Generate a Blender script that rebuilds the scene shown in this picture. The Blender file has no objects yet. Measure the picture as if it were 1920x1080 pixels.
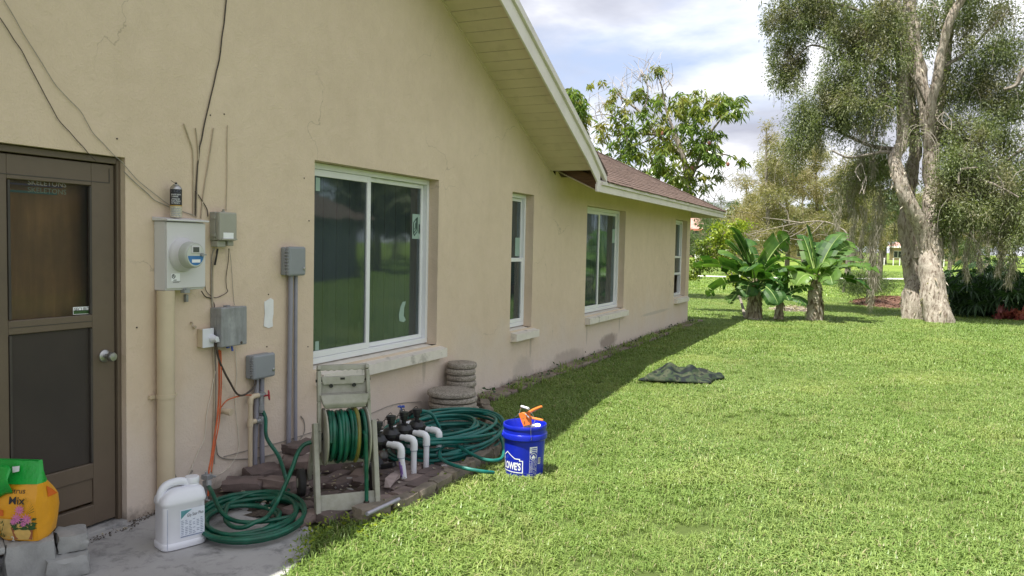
import bpy, bmesh, math, random
import numpy as np
from mathutils import Vector, Matrix
S = bpy.context.scene
COL = S.collection
random.seed(7)
RNG = np.random.default_rng(11)
V = Vector
rad = math.radians

# ------------------------------------------------------------------ camera
CAM_H, F_PX, YAW, PITCH, ROLL = 1.62, 1500.0, rad(24.894), rad(3.121), rad(1.2316)
_fw = V((-math.sin(YAW)*math.cos(PITCH), math.cos(YAW)*math.cos(PITCH), -math.sin(PITCH)))
_r0 = V((math.cos(YAW), math.sin(YAW), 0)); _u0 = _r0.cross(_fw)
_rt = _r0*math.cos(ROLL)+_u0*math.sin(ROLL); _up = _u0*math.cos(ROLL)-_r0*math.sin(ROLL)
cd = bpy.data.cameras.new('camera'); cam = bpy.data.objects.new('camera', cd); COL.objects.link(cam)
cd.sensor_width = 36; cd.lens = F_PX/1920*36; cd.clip_start = .05; cd.clip_end = 3000
mw = Matrix((_rt, _up, -_fw)).transposed().to_4x4(); mw.translation = (0, 0, CAM_H); cam.matrix_world = mw
S.camera = cam
CO = V((0, 0, CAM_H))
def ray(u, v): return _fw+_rt*((u-960)/F_PX)-_up*((v-540)/F_PX)
def on_x(u, v, x): d = ray(u, v); return CO+d*(x/d.x)          # measured photo point on a plane of the place
def on_y(u, v, y): d = ray(u, v); return CO+d*(y/d.y)
def on_z(u, v, z): d = ray(u, v); return CO+d*((z-CAM_H)/d.z)
WX = -3.8                                                        # the house wall
def wl(u, v, d=0.0): return on_x(u, v, WX+d)

# ------------------------------------------------------------------ world, sun, exposure
SUN = V((-.15, -.36, 1)).normalized()
W = bpy.data.worlds.new('World'); S.world = W; W.use_nodes = True
nt = W.node_tree; nt.nodes.clear()
def N(t, typ, **kw):
    n = t.nodes.new(typ)
    for k, v in kw.items(): setattr(n, k, v)
    return n
def math_n(t, op, a, b=None, c=None, clamp=False):
    n = N(t, 'ShaderNodeMath', operation=op, use_clamp=clamp)
    for i, q in enumerate((a, b, c)):
        if q is None: continue
        if isinstance(q, (int, float)): n.inputs[i].default_value = q
        else: t.links.new(q, n.inputs[i])
    return n.outputs[0]
def mix_c(t, f, a, b, blend='MIX'):
    n = N(t, 'ShaderNodeMix', data_type='RGBA', blend_type=blend)
    for i, q in ((0, f), (6, a), (7, b)):
        if isinstance(q, (int, float)): n.inputs[i].default_value = q
        elif isinstance(q, (tuple, list)): n.inputs[i].default_value = (*q[:3], 1)
        else: t.links.new(q, n.inputs[i])
    return n.outputs[2]
def ramp(t, f, stops, mode='LINEAR'):
    n = N(t, 'ShaderNodeValToRGB'); n.color_ramp.interpolation = mode
    e = n.color_ramp.elements
    while len(e) > 1: e.remove(e[-1])
    for i, (p, c) in enumerate(stops):
        q = e[0] if i == 0 else e.new(p)
        q.position = p; q.color = (c, c, c, 1) if isinstance(c, (int, float)) else (*c, 1)
    t.links.new(f, n.inputs[0]); return n.outputs[0]
sky = N(nt, 'ShaderNodeTexSky', sky_type='NISHITA'); sky.sun_disc = False
sky.sun_elevation = math.asin(SUN.z); sky.sun_rotation = math.atan2(SUN.x, SUN.y)
sky.air_density = 1.0; sky.dust_density = .8
geo = N(nt, 'ShaderNodeTexCoord')
sep = N(nt, 'ShaderNodeSeparateXYZ'); nt.links.new(geo.outputs['Generated'], sep.inputs[0])
zz = math_n(nt, 'ADD', math_n(nt, 'MAXIMUM', sep.outputs[2], 0.0), .22)
px = math_n(nt, 'DIVIDE', sep.outputs[0], zz); py = math_n(nt, 'DIVIDE', sep.outputs[1], zz)
cmb = N(nt, 'ShaderNodeCombineXYZ'); nt.links.new(px, cmb.inputs[0]); nt.links.new(py, cmb.inputs[1])
def wnoise(scale, detail, rough, off, dist=0.0):
    mp = N(nt, 'ShaderNodeMapping'); mp.inputs['Location'].default_value = off; nt.links.new(cmb.outputs[0], mp.inputs[0])
    n = N(nt, 'ShaderNodeTexNoise'); n.inputs['Scale'].default_value = scale; n.inputs['Detail'].default_value = detail
    n.inputs['Roughness'].default_value = rough; n.inputs['Distortion'].default_value = dist
    nt.links.new(mp.outputs[0], n.inputs['Vector']); return n.outputs[0]
CLOUD_OFF = (6, 3, 0)
cover = ramp(nt, wnoise(.9, 7, .55, CLOUD_OFF, .3), [(.35, 0), (.48, .85), (.58, 1)])
tone = ramp(nt, wnoise(1.15, 6, .55, (1, 8, 0), .2), [(.34, (3.9, 3.95, 4.6)), (.46, (6.0, 6.1, 6.7)), (.56, (9.6, 9.6, 9.8))])
blue = mix_c(nt, .6, sky.outputs[0], (5.2, 6.0, 8.2))
bg = N(nt, 'ShaderNodeBackground'); bg.inputs[1].default_value = .066
nt.links.new(mix_c(nt, cover, blue, tone), bg.inputs[0])
wo = N(nt, 'ShaderNodeOutputWorld'); nt.links.new(bg.outputs[0], wo.inputs[0])
sl = bpy.data.lights.new('sun', 'SUN'); sl.energy = 5.0; sl.angle = rad(.55); sl.color = (1, .965, .90)
so = bpy.data.objects.new('sun', sl); COL.objects.link(so); so.rotation_euler = SUN.to_track_quat('Z', 'Y').to_euler(); so.location = (-4, -9, 25)
vs = S.view_settings; vs.view_transform = 'Standard'; vs.look = 'None'; vs.exposure = 1.15; vs.gamma = 1; vs.use_curve_mapping = False
S.cycles.max_bounces = 8; S.cycles.transparent_max_bounces = 16; S.cycles.caustics_reflective = False; S.cycles.caustics_refractive = False

# ------------------------------------------------------------------ materials
def new_mat(name):
    m = bpy.data.materials.new(name); m.use_nodes = True
    t = m.node_tree; b = t.nodes['Principled BSDF']; return m, t, b
def pos(t): return N(t, 'ShaderNodeNewGeometry').outputs['Position']
def noise(t, scale, detail=4, rough=.55, vec=None, dist=0.0, sx=None):
    n = N(t, 'ShaderNodeTexNoise'); n.inputs['Scale'].default_value = scale; n.inputs['Detail'].default_value = detail
    n.inputs['Roughness'].default_value = rough; n.inputs['Distortion'].default_value = dist
    v = vec if vec is not None else pos(t)
    if sx:
        mp = N(t, 'ShaderNodeMapping'); mp.inputs['Scale'].default_value = sx; t.links.new(v, mp.inputs[0]); v = mp.outputs[0]
    t.links.new(v, n.inputs['Vector']); return n.outputs[0]
def bump(t, b, h, strength=.3, dist=.01):
    n = N(t, 'ShaderNodeBump'); n.inputs['Strength'].default_value = strength; n.inputs['Distance'].default_value = dist
    t.links.new(h, n.inputs['Height']); t.links.new(n.outputs[0], b.inputs['Normal'])
def MAT(name, col, rough=.6, var=.18, scale=9, dirt=None, dscale=3, damt=(.45, .7), bs=60, bst=.15, bd=.004, metal=0.0, spec=.5, sx=None):
    m, t, b = new_mat(name)
    f = noise(t, scale, 5, .6, sx=sx)
    lo = tuple(c*(1-var) for c in col); hi = tuple(min(1, c*(1+var)) for c in col)
    c = mix_c(t, ramp(t, f, [(.3, 0), (.7, 1)]), lo, hi)
    if dirt: c = mix_c(t, ramp(t, noise(t, dscale, 7, .65), [(damt[0], 0), (damt[1], .85)]), c, dirt)
    t.links.new(c, b.inputs['Base Color']); b.inputs['Roughness'].default_value = rough; b.inputs['Metallic'].default_value = metal
    b.inputs['Specular IOR Level'].default_value = spec
    if bst: bump(t, b, noise(t, bs, 5, .6), bst, bd)
    return m
def LEAF(name, a, bcol, trans=.35, rough=.5, extra=None, scale=1.2, spec=.4):
    m, t, b = new_mat(name)
    g = N(t, 'ShaderNodeNewGeometry')
    c = mix_c(t, g.outputs['Random Per Island'], a, bcol)
    if extra: c = mix_c(t, ramp(t, noise(t, scale, 3, .6), [(.47, 0), (.66, .8)]), c, extra)
    t.links.new(c, b.inputs['Base Color']); b.inputs['Roughness'].default_value = rough; b.inputs['Specular IOR Level'].default_value = spec
    tr = N(t, 'ShaderNodeBsdfTranslucent'); t.links.new(mix_c(t, 1.0, c, (1.15, 1.25, .55), 'MULTIPLY'), tr.inputs[0])
    mx = N(t, 'ShaderNodeMixShader'); mx.inputs[0].default_value = trans
    t.links.new(b.outputs[0], mx.inputs[1]); t.links.new(tr.outputs[0], mx.inputs[2])
    t.links.new(mx.outputs[0], t.nodes['Material Output'].inputs[0]); return m

def wall_mat():
    m, t, b = new_mat('stucco')
    P = pos(t); sp = N(t, 'ShaderNodeSeparateXYZ'); t.links.new(P, sp.inputs[0])
    c = mix_c(t, ramp(t, noise(t, .9, 5, .6), [(.3, 0), (.7, 1)]), (.65, .52, .395), (.705, .57, .44))
    c = mix_c(t, ramp(t, noise(t, 6, 6, .7), [(.35, .0), (.8, .3)]), c, (.48, .385, .27))
    c = mix_c(t, ramp(t, noise(t, 2.6, 6, .7, sx=(1, 1.6, .4)), [(.50, 0), (.8, .22)]), c, (.49, .385, .28))
    vo = N(t, 'ShaderNodeTexVoronoi'); vo.feature = 'DISTANCE_TO_EDGE'; vo.inputs['Scale'].default_value = .55
    wv = N(t, 'ShaderNodeVectorMath'); wv.operation = 'ADD'; nz = N(t, 'ShaderNodeTexNoise'); nz.inputs['Scale'].default_value = 2.2; nz.inputs['Detail'].default_value = 6; t.links.new(P, nz.inputs['Vector'])
    t.links.new(P, wv.inputs[0]); t.links.new(nz.outputs['Color'], wv.inputs[1]); t.links.new(wv.outputs[0], vo.inputs['Vector'])
    crk = math_n(t, 'MULTIPLY', ramp(t, vo.outputs['Distance'], [(.0, 1), (.0035, 0)]), ramp(t, noise(t, .8, 3), [(.5, 0), (.6, .55)]))
    c = mix_c(t, crk, c, (.30, .24, .18))
    # sky light painted as a paler ragged-topped band, and dirt along the wall's foot
    z = math_n(t, 'ADD', sp.outputs[2], math_n(t, 'MULTIPLY', math_n(t, 'SUBTRACT', noise(t, 1.6, 6, .65), .5), 1.3))
    c = mix_c(t, ramp(t, math_n(t, 'MULTIPLY', z, 1.0), [(.1, .85), (.8, 0)]), c, (.66, .575, .50))
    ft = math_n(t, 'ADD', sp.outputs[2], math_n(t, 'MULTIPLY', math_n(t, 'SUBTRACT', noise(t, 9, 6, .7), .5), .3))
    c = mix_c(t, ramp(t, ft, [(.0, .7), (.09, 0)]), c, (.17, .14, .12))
    # a damp stain and vertical runs under the third sill
    def spot(y, zc, ry, rz, amt, col, c):
        a = math_n(t, 'DIVIDE', math_n(t, 'SUBTRACT', sp.outputs[1], y), ry); q = math_n(t, 'DIVIDE', math_n(t, 'SUBTRACT', sp.outputs[2], zc), rz)
        d = math_n(t, 'ADD', math_n(t, 'POWER', math_n(t, 'ABSOLUTE', a), 2.0), math_n(t, 'POWER', math_n(t, 'ABSOLUTE', q), 2.0))
        d = math_n(t, 'ADD', d, math_n(t, 'MULTIPLY', math_n(t, 'SUBTRACT', noise(t, 7, 5, .7), .5), 1.6))
        return mix_c(t, ramp(t, d, [(.35, amt), (1.2, 0)]), c, col)
    c = spot(11.75, .17, .5, .12, .7, (.24, .19, .16), c)
    c = spot(10.0, .12, .7, .12, .5, (.33, .28, .23), c)
    c = spot(8.55, .12, .35, .22, .35, (.33, .29, .24), c)
    c = spot(6.3, 0.45, .035, .16, .45, (.33, .28, .22), c)
    c = spot(5.3, 0.44, .035, .16, .45, (.33, .28, .22), c)
    c = spot(8.75, 0.4, .035, .16, .45, (.33, .28, .22), c)
    c = spot(12.3, 0.38, .035, .16, .45, (.33, .28, .22), c)
    c = spot(10.75, 0.35, .035, .16, .45, (.33, .28, .22), c)
    c = spot(14.6, .42, 1.2, .035, .5, (.42, .38, .33), c)
    t.links.new(c, b.inputs['Base Color']); b.inputs['Roughness'].default_value = .85; b.inputs['Specular IOR Level'].default_value = .25
    h = math_n(t, 'ADD', noise(t, 75, 4, .6), math_n(t, 'MULTIPLY', noise(t, 7, 4, .6, dist=.5), 2.6))
    bump(t, b, h, .42, .008); return m
M = {}
M['stucco'] = wall_mat()
M['trim'] = MAT('trim_paint', (.72, .665, .635), .55, .06, 4, (.42, .39, .33), 2.5, (.55, .85), 40, .08)
M['soffit'] = MAT('soffit_paint', (.65, .54, .43), .6, .06, 3, (.44, .36, .26), 5, (.55, .9), 30, .1)
M['plywood'] = MAT('bare_plywood', (.16, .085, .05), .8, .3, 6, sx=(1, 8, 8))
M['white_vinyl'] = MAT('white_vinyl', (.78, .79, .80), .35, .03, 3, None, bst=.02)
M['sill'] = MAT('sill_paint', (.70, .655, .575), .75, .08, 8, (.17, .16, .12), 5, (.57, .74), 50, .25)
M['door'] = MAT('door_bronze', (.125, .094, .066), .5, .12, 3, (.09, .068, .05), 6, (.5, .8), 90, .06)
M['door_dark'] = MAT('door_recess', (.05, .042, .036), .6, .2, 5)
M['steel'] = MAT('brushed_steel', (.42, .42, .41), .42, .05, 8, metal=1.0, bst=.03)
M['galv'] = MAT('galvanised', (.33, .34, .35), .6, .25, 14, (.20, .20, .20), 9, (.45, .75), 60, .12, metal=.3, sx=(1, 1, .35))
M['meter_grey'] = MAT('meter_enclosure', (.62, .61, .62), .45, .04, 3, (.47, .46, .46), 5, (.62, .9), 60, .05)
M['box_beige'] = MAT('phone_box', (.33, .325, .275), .55, .06, 5, (.23, .22, .19), 8, (.58, .85), 60, .08)
M['ctl_grey'] = MAT('controller_grey', (.26, .275, .295), .5, .05, 5, (.19, .2, .21), 8, (.6, .85), 60, .05)
M['pvc_grey'] = MAT('grey_conduit', (.27, .265, .31), .5, .08, 5, (.19, .19, .21), 9, (.55, .8), 60, .05)
M['pvc_beige'] = MAT('painted_pipe', (.57, .475, .335), .6, .06, 5, (.42, .36, .27), 7, (.58, .85), 60, .1)
M['pvc_white'] = MAT('white_pvc', (.74, .75, .78), .35, .04, 6, (.5, .48, .45), 9, (.62, .85), 60, .04)
M['primer'] = MAT('purple_primer', (.28, .17, .48), .4, .3, 30)
M['white_plastic'] = MAT('white_jug', (.70, .71, .76), .35, .04, 6, (.55, .54, .54), 6, (.66, .95), 50, .04)
M['plaster'] = MAT('bare_plaster', (.78, .78, .78), .9, .05, 20)
M['black_plastic'] = MAT('black_plastic', (.014, .014, .016), .4, .3, 12, (.06, .055, .05), 9, (.6, .85), 60, .08)
M['black_rubber'] = MAT('black_rubber', (.022, .021, .02), .7, .3, 12)
M['cable_dark'] = MAT('dark_cable', (.065, .048, .036), .6, .4, 20)
M['cable_beige'] = MAT('painted_cable', (.46, .38, .28), .6, .12, 20)
M['cable_grey'] = MAT('grey_cable', (.30, .27, .23), .6, .2, 20)
M['cable_white'] = MAT('white_cable', (.63, .58, .48), .6, .1, 20)
M['cable_orange'] = MAT('orange_cable', (.50, .105, .03), .55, .25, 15)
M['red'] = MAT('red_handle', (.38, .03, .04), .45, .1, 15)
M['blue_handle'] = MAT('blue_handle', (.05, .10, .42), .4, .1, 15)
def hose_mat():
    m, t, b = new_mat('green_hose')
    c = mix_c(t, ramp(t, noise(t, 14, 4), [(.35, 0), (.7, 1)]), (.003, .062, .036), (.006, .125, .074))
    c = mix_c(t, ramp(t, noise(t, 22, 6, .7), [(.58, 0), (.8, .5)]), c, (.06, .07, .05))
    t.links.new(c, b.inputs['Base Color']); b.inputs['Roughness'].default_value = .38; bump(t, b, noise(t, 120, 2), .08, .003); return m
M['hose'] = hose_mat()
M['hose_old'] = MAT('stained_hose', (.16, .15, .03), .45, .3, 14)
M['reel'] = MAT('reel_plastic', (.36, .35, .30), .6, .08, 6, (.15, .16, .09), 5, (.44, .76), 50, .12)
M['paver'] = MAT('clay_paver', (.155, .115, .105), .9, .22, 7, (.075, .062, .055), 6, (.45, .75), 90, .45, .006)
M['paver_b'] = MAT('clay_paver_pale', (.22, .165, .145), .9, .2, 7, (.10, .085, .072), 6, (.5, .75), 90, .45, .006)
M['edging'] = MAT('edging_block', (.235, .195, .15), .9, .22, 8, (.095, .085, .062), 5, (.42, .72), 80, .5, .008)
M['dirt'] = MAT('bare_dirt', (.085, .066, .05), 1, .35, 18, (.17, .14, .11), 30, (.55, .75), 70, .9, .015)
def concrete_mat(name, a, b2, dark, agg=0.0):
    m, t, b = new_mat(name)
    c = mix_c(t, ramp(t, noise(t, 2.2, 6, .65), [(.3, 0), (.7, 1)]), a, b2)
    c = mix_c(t, ramp(t, noise(t, 7, 8, .7, dist=.4), [(.5, 0), (.68, .8)]), c, dark)
    if agg:
        vo = N(t, 'ShaderNodeTexVoronoi'); vo.inputs['Scale'].default_value = agg; t.links.new(pos(t), vo.inputs['Vector'])
        sp = N(t, 'ShaderNodeSeparateColor'); t.links.new(vo.outputs['Color'], sp.inputs[0])
        c = mix_c(t, .55, c, mix_c(t, sp.outputs[0], (.10, .085, .07), (.52, .47, .40)))
        bump(t, b, math_n(t, 'SUBTRACT', 1.0, vo.outputs['Distance']), .5, .004)
    else: bump(t, b, noise(t, 110, 5, .7), .35, .005)
    t.links.new(c, b.inputs['Base Color']); b.inputs['Roughness'].default_value = .9; return m
M['slab'] = concrete_mat('slab_concrete', (.33, .32, .315), (.42, .41, .40), (.14, .14, .14))
M['block'] = concrete_mat('block_concrete', (.27, .275, .27), (.36, .36, .35), (.20, .2, .2))
M['stone'] = concrete_mat('aggregate_stone', (.26, .23, .19), (.34, .30, .25), (.15, .13, .10), 110)
M['path'] = concrete_mat('path_concrete', (.6, .58, .54), (.7, .68, .64), (.5, .48, .45))
def glass_mat(name, tint, refl, haze=.1):
    m, t, b = new_mat(name); t.nodes.remove(b)
    tr = N(t, 'ShaderNodeBsdfTransparent'); tr.inputs[0].default_value = (*tint, 1)
    gl = N(t, 'ShaderNodeBsdfGlossy'); gl.inputs['Roughness'].default_value = .045; gl.inputs['Color'].default_value = (.80, .92, .92, 1)
    fr = N(t, 'ShaderNodeFresnel'); fr.inputs['IOR'].default_value = refl
    bp = N(t, 'ShaderNodeBump'); bp.inputs['Strength'].default_value = .04; bp.inputs['Distance'].default_value = .05
    t.links.new(noise(t, 1.7, 2), bp.inputs['Height']); t.links.new(bp.outputs[0], gl.inputs['Normal'])
    mx = N(t, 'ShaderNodeMixShader'); t.links.new(fr.outputs[0], mx.inputs[0]); t.links.new(tr.outputs[0], mx.inputs[1]); t.links.new(gl.outputs[0], mx.inputs[2])
    df = N(t, 'ShaderNodeBsdfDiffuse'); df.inputs[0].default_value = (.30, .38, .42, 1)     # whitish haze of the panes, painted in as a grey diffuse coat
    m2 = N(t, 'ShaderNodeMixShader'); t.links.new(ramp(t, noise(t, 1.3, 5, .6, sx=(1, 1, .5)), [(.3, haze*.6), (.7, haze*1.5)]), m2.inputs[0]); t.links.new(mx.outputs[0], m2.inputs[1]); t.links.new(df.outputs[0], m2.inputs[2])
    t.links.new(m2.outputs[0], t.nodes['Material Output'].inputs[0]); return m
M['glass'] = glass_mat('window_glass', (.52, .60, .58), 1.95, .08)
M['door_glass'] = glass_mat('door_glass', (.78, .74, .68), 1.3, .03)
M['film'] = MAT('label_film', (.30, .42, .36), .5, .05, 8)
M['film_ink'] = MAT('label_ink', (.012, .04, .03), .6, .05)
M['blind'] = MAT('blind_vinyl', (.085, .105, .11), .7, .06, 4)
M['inside'] = MAT('dark_interior', (.03, .03, .03), .9, .1)
M['screen'] = MAT('insect_screen', (.040, .030, .022), .75, .25, 3, (.035, .033, .03), 400, (.4, .7), 500, .2)
M['inner_door'] = MAT('inner_wood_door', (.36, .215, .10), .5, .35, 2.5, (.16, .10, .05), 1.2, (.45, .7), sx=(1, 6, .6))
M['paper'] = MAT('paper_label', (.66, .70, .78), .6, .04, 30)
M['ink'] = MAT('black_ink', (.02, .02, .025), .6, .1)
M['ink_grey'] = MAT('grey_print', (.25, .29, .40), .6, .2, 60)
M['ink_blue'] = MAT('blue_print', (.04, .17, .42), .5, .1, 30)
M['ink_white'] = MAT('white_print', (.82, .83, .86), .45, .03, 30)
M['teal'] = MAT('teal_card', (.05, .16, .17), .6, .1, 10)
M['violet'] = MAT('violet_card', (.065, .06, .12), .6, .1, 10)
M['bag_yellow'] = MAT('bag_yellow_film', (.72, .33, .018), .33, .08, 12, bs=18, bst=.35, bd=.01)
M['bag_green'] = MAT('bag_green_film', (.012, .34, .045), .3, .1, 12, bs=22, bst=.5, bd=.012)
M['bag_orange'] = MAT('bag_orange_print', (.62, .13, .015), .35, .1, 12)
M['pink'] = MAT('pink_petals', (.60, .18, .42), .5, .25, 90)
M['pot'] = MAT('terracotta_print', (.30, .10, .04), .5, .15, 30)
M['leafprint'] = MAT('leaf_print', (.03, .08, .02), .5, .5, 120)
M['cream'] = MAT('cream_print', (.60, .40, .12), .4, .2, 20)
M['bucket'] = MAT('blue_bucket', (.006, .018, .40), .32, .1, 8, (.02, .045, .36), 14, (.6, .85), 60, .04)
M['cutter'] = MAT('orange_tool', (.78, .20, .04), .4, .08, 20)
M['can_black'] = MAT('can_print', (.014, .014, .022), .35, .1, 20)
M['can_cream'] = MAT('can_lower', (.50, .46, .36), .4, .3, 90)
M['can_gold'] = MAT('can_band', (.40, .25, .05), .4, .1)
M['shingle'] = MAT('shingle', (.080, .050, .037), .95, .4, 9, (.135, .09, .07), 20, (.42, .7), 160, .7, .008)
def camo_mat():
    m, t, b = new_mat('camouflage')
    f = noise(t, 6, 3, .5, dist=.8)
    c = ramp(t, f, [(.0, (.008, .012, .012)), (.45, (.020, .033, .016)), (.53, (.042, .05, .028)), (.60, (.010, .013, .011))], 'CONSTANT')
    t.links.new(c, b.inputs['Base Color']); b.inputs['Roughness'].default_value = .75; b.inputs['Specular IOR Level'].default_value = .2; bump(t, b, noise(t, 40, 3), .3, .01); return m
M['camo'] = camo_mat()
def lawn_mat():
    m, t, b = new_mat('lawn')
    far = noise(t, .045, 4, .55); mid = noise(t, .35, 5, .6); fine = noise(t, 26, 5, .7)
    c = mix_c(t, ramp(t, far, [(.35, 0), (.65, 1)]), (.155, .23, .035), (.20, .28, .042))
    c = mix_c(t, ramp(t, mid, [(.45, 0), (.75, .6)]), c, (.17, .185, .05))
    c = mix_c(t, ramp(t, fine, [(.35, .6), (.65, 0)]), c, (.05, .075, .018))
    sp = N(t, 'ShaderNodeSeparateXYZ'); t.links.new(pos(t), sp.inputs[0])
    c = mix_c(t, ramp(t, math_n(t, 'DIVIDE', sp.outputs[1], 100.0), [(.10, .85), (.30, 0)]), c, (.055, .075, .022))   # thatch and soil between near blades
    t.links.new(c, b.inputs['Base Color']); b.inputs['Roughness'].default_value = .9; b.inputs['Specular IOR Level'].default_value = .15
    bump(t, b, noise(t, 30, 4, .7), .6, .03); return m
M['lawn'] = lawn_mat()
def blade_mat():
    m, t, b = new_mat('grass_blades')
    oi = N(t, 'ShaderNodeObjectInfo'); g = N(t, 'ShaderNodeNewGeometry')
    c = mix_c(t, g.outputs['Random Per Island'], (.097, .178, .036), (.32, .412, .115))
    c = mix_c(t, ramp(t, noise(t, .5, 4, .6), [(.42, 0), (.68, .75)]), c, (.23, .32, .085))
    c = mix_c(t, ramp(t, noise(t, .33, 3, .5, sx=(2.2, .5, 1)), [(.45, 0), (.6, .5)]), c, (.17, .27, .055))
    c = mix_c(t, ramp(t, noise(t, .7, 4, .6, dist=.4), [(.52, 0), (.68, .6)]), c, (.33, .385, .115))
    c = mix_c(t, ramp(t, noise(t, .85, 5, .65, dist=.5), [(.61, 0), (.76, .6)]), c, (.36, .32, .15))
    c = mix_c(t, ramp(t, math_n(t, 'FRACT', math_n(t, 'MULTIPLY', g.outputs['Random Per Island'], 17.3)), [(.93, 0), (.95, .7)], 'CONSTANT'), c, (.36, .31, .18))
    t.links.new(c, b.inputs['Base Color']); b.inputs['Roughness'].default_value = .42; b.inputs['Specular IOR Level'].default_value = .45
    tr = N(t, 'ShaderNodeBsdfTranslucent'); t.links.new(mix_c(t, 1.0, c, (1.1, 1.2, .6), 'MULTIPLY'), tr.inputs[0])
    mx = N(t, 'ShaderNodeMixShader'); mx.inputs[0].default_value = .3
    t.links.new(b.outputs[0], mx.inputs[1]); t.links.new(tr.outputs[0], mx.inputs[2]); t.links.new(mx.outputs[0], t.nodes['Material Output'].inputs[0]); return m
M['blade'] = blade_mat()
def bark_mat(name, a, b2, dark, s=(7, 7, 2.2)):
    m, t, b = new_mat(name)
    f = noise(t, 1.6, 7, .68, sx=s)
    c = mix_c(t, ramp(t, f, [(.35, 0), (.62, 1)]), a, b2)
    c = mix_c(t, ramp(t, noise(t, 2.6, 6, .7, sx=s, dist=.6), [(.50, 0), (.62, .9)]), c, dark)
    t.links.new(c, b.inputs['Base Color']); b.inputs['Roughness'].default_value = .9
    bump(t, b, noise(t, 3.5, 7, .7, sx=s), .8, .04); return m
M['paperbark'] = bark_mat('paperbark', (.27, .225, .18), (.50, .44, .37), (.12, .085, .06))
M['bark'] = bark_mat('grey_bark', (.16, .135, .11), (.30, .265, .22), (.08, .065, .05))
M['twig'] = MAT('pale_twig', (.33, .29, .25), .9, .2, 5)
M['leaf_mel'] = LEAF('paperbark_leaves', (.085, .12, .05), (.25, .285, .13), .42, .5, (.24, .21, .14), 1.1)
M['leaf_cas'] = LEAF('pine_needles', (.17, .175, .085), (.31, .285, .14), .4, .6, (.28, .22, .12), .35)
M['leaf_cas_g'] = LEAF('green_needles', (.05, .09, .03), (.11, .15, .05), .3, .6)
M['moss'] = LEAF('spanish_moss', (.21, .195, .15), (.40, .37, .30), .3, .8)
M['leaf_mango'] = LEAF('mango_leaves', (.05, .105, .02), (.20, .28, .055), .4, .3, (.30, .26, .06), .9)
M['leaf_ban'] = LEAF('banana_leaves', (.022, .072, .014), (.058, .135, .026), .4, .52, (.12, .21, .04), 1.1, .3)
M['leaf_ban_y'] = LEAF('banana_leaves_young', (.15, .26, .05), (.19, .30, .07), .45, .35)
M['leaf_shrub'] = LEAF('shrub_leaves', (.12, .19, .025), (.34, .40, .04), .45, .4, (.06, .10, .02), .9)
M['leaf_dark'] = LEAF('dark_leaves', (.024, .056, .022), (.055, .11, .038), .28, .4)
M['leaf_red'] = LEAF('red_leaves', (.24, .05, .05), (.45, .16, .14), .35, .4)
M['leaf_far'] = LEAF('far_leaves', (.05, .085, .03), (.11, .15, .05), .25, .6, (.13, .13, .06), .1)
M['ban_stem'] = bark_mat('banana_stem', (.20, .155, .10), (.36, .30, .21), (.07, .05, .035), (9, 9, 2))
M['husk'] = LEAF('dry_husk', (.34, .28, .21), (.62, .56, .47), .3, .8)
M['midrib'] = MAT('banana_midrib', (.22, .30, .09), .4, .1)
M['mulch'] = MAT('red_mulch', (.17, .085, .055), 1, .5, 25, (.26, .16, .11), 40, (.5, .7), 60, 1, .04)
M['house_pink'] = MAT('far_wall_tan', (.50, .36, .25), .8, .08, 1)
M['house_red'] = MAT('far_wall_red', (.42, .15, .10), .8, .1, 1)
M['roof_far'] = MAT('far_roof', (.36, .20, .17), .8, .1, 1)
M['win_far'] = MAT('far_window', (.05, .055, .06), .2, .1)
M['white_far'] = MAT('far_white', (.75, .74, .72), .7, .05)
M['wall_nb'] = MAT('neighbour_wall', (.20, .22, .24), .8, .06, 1)

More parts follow.
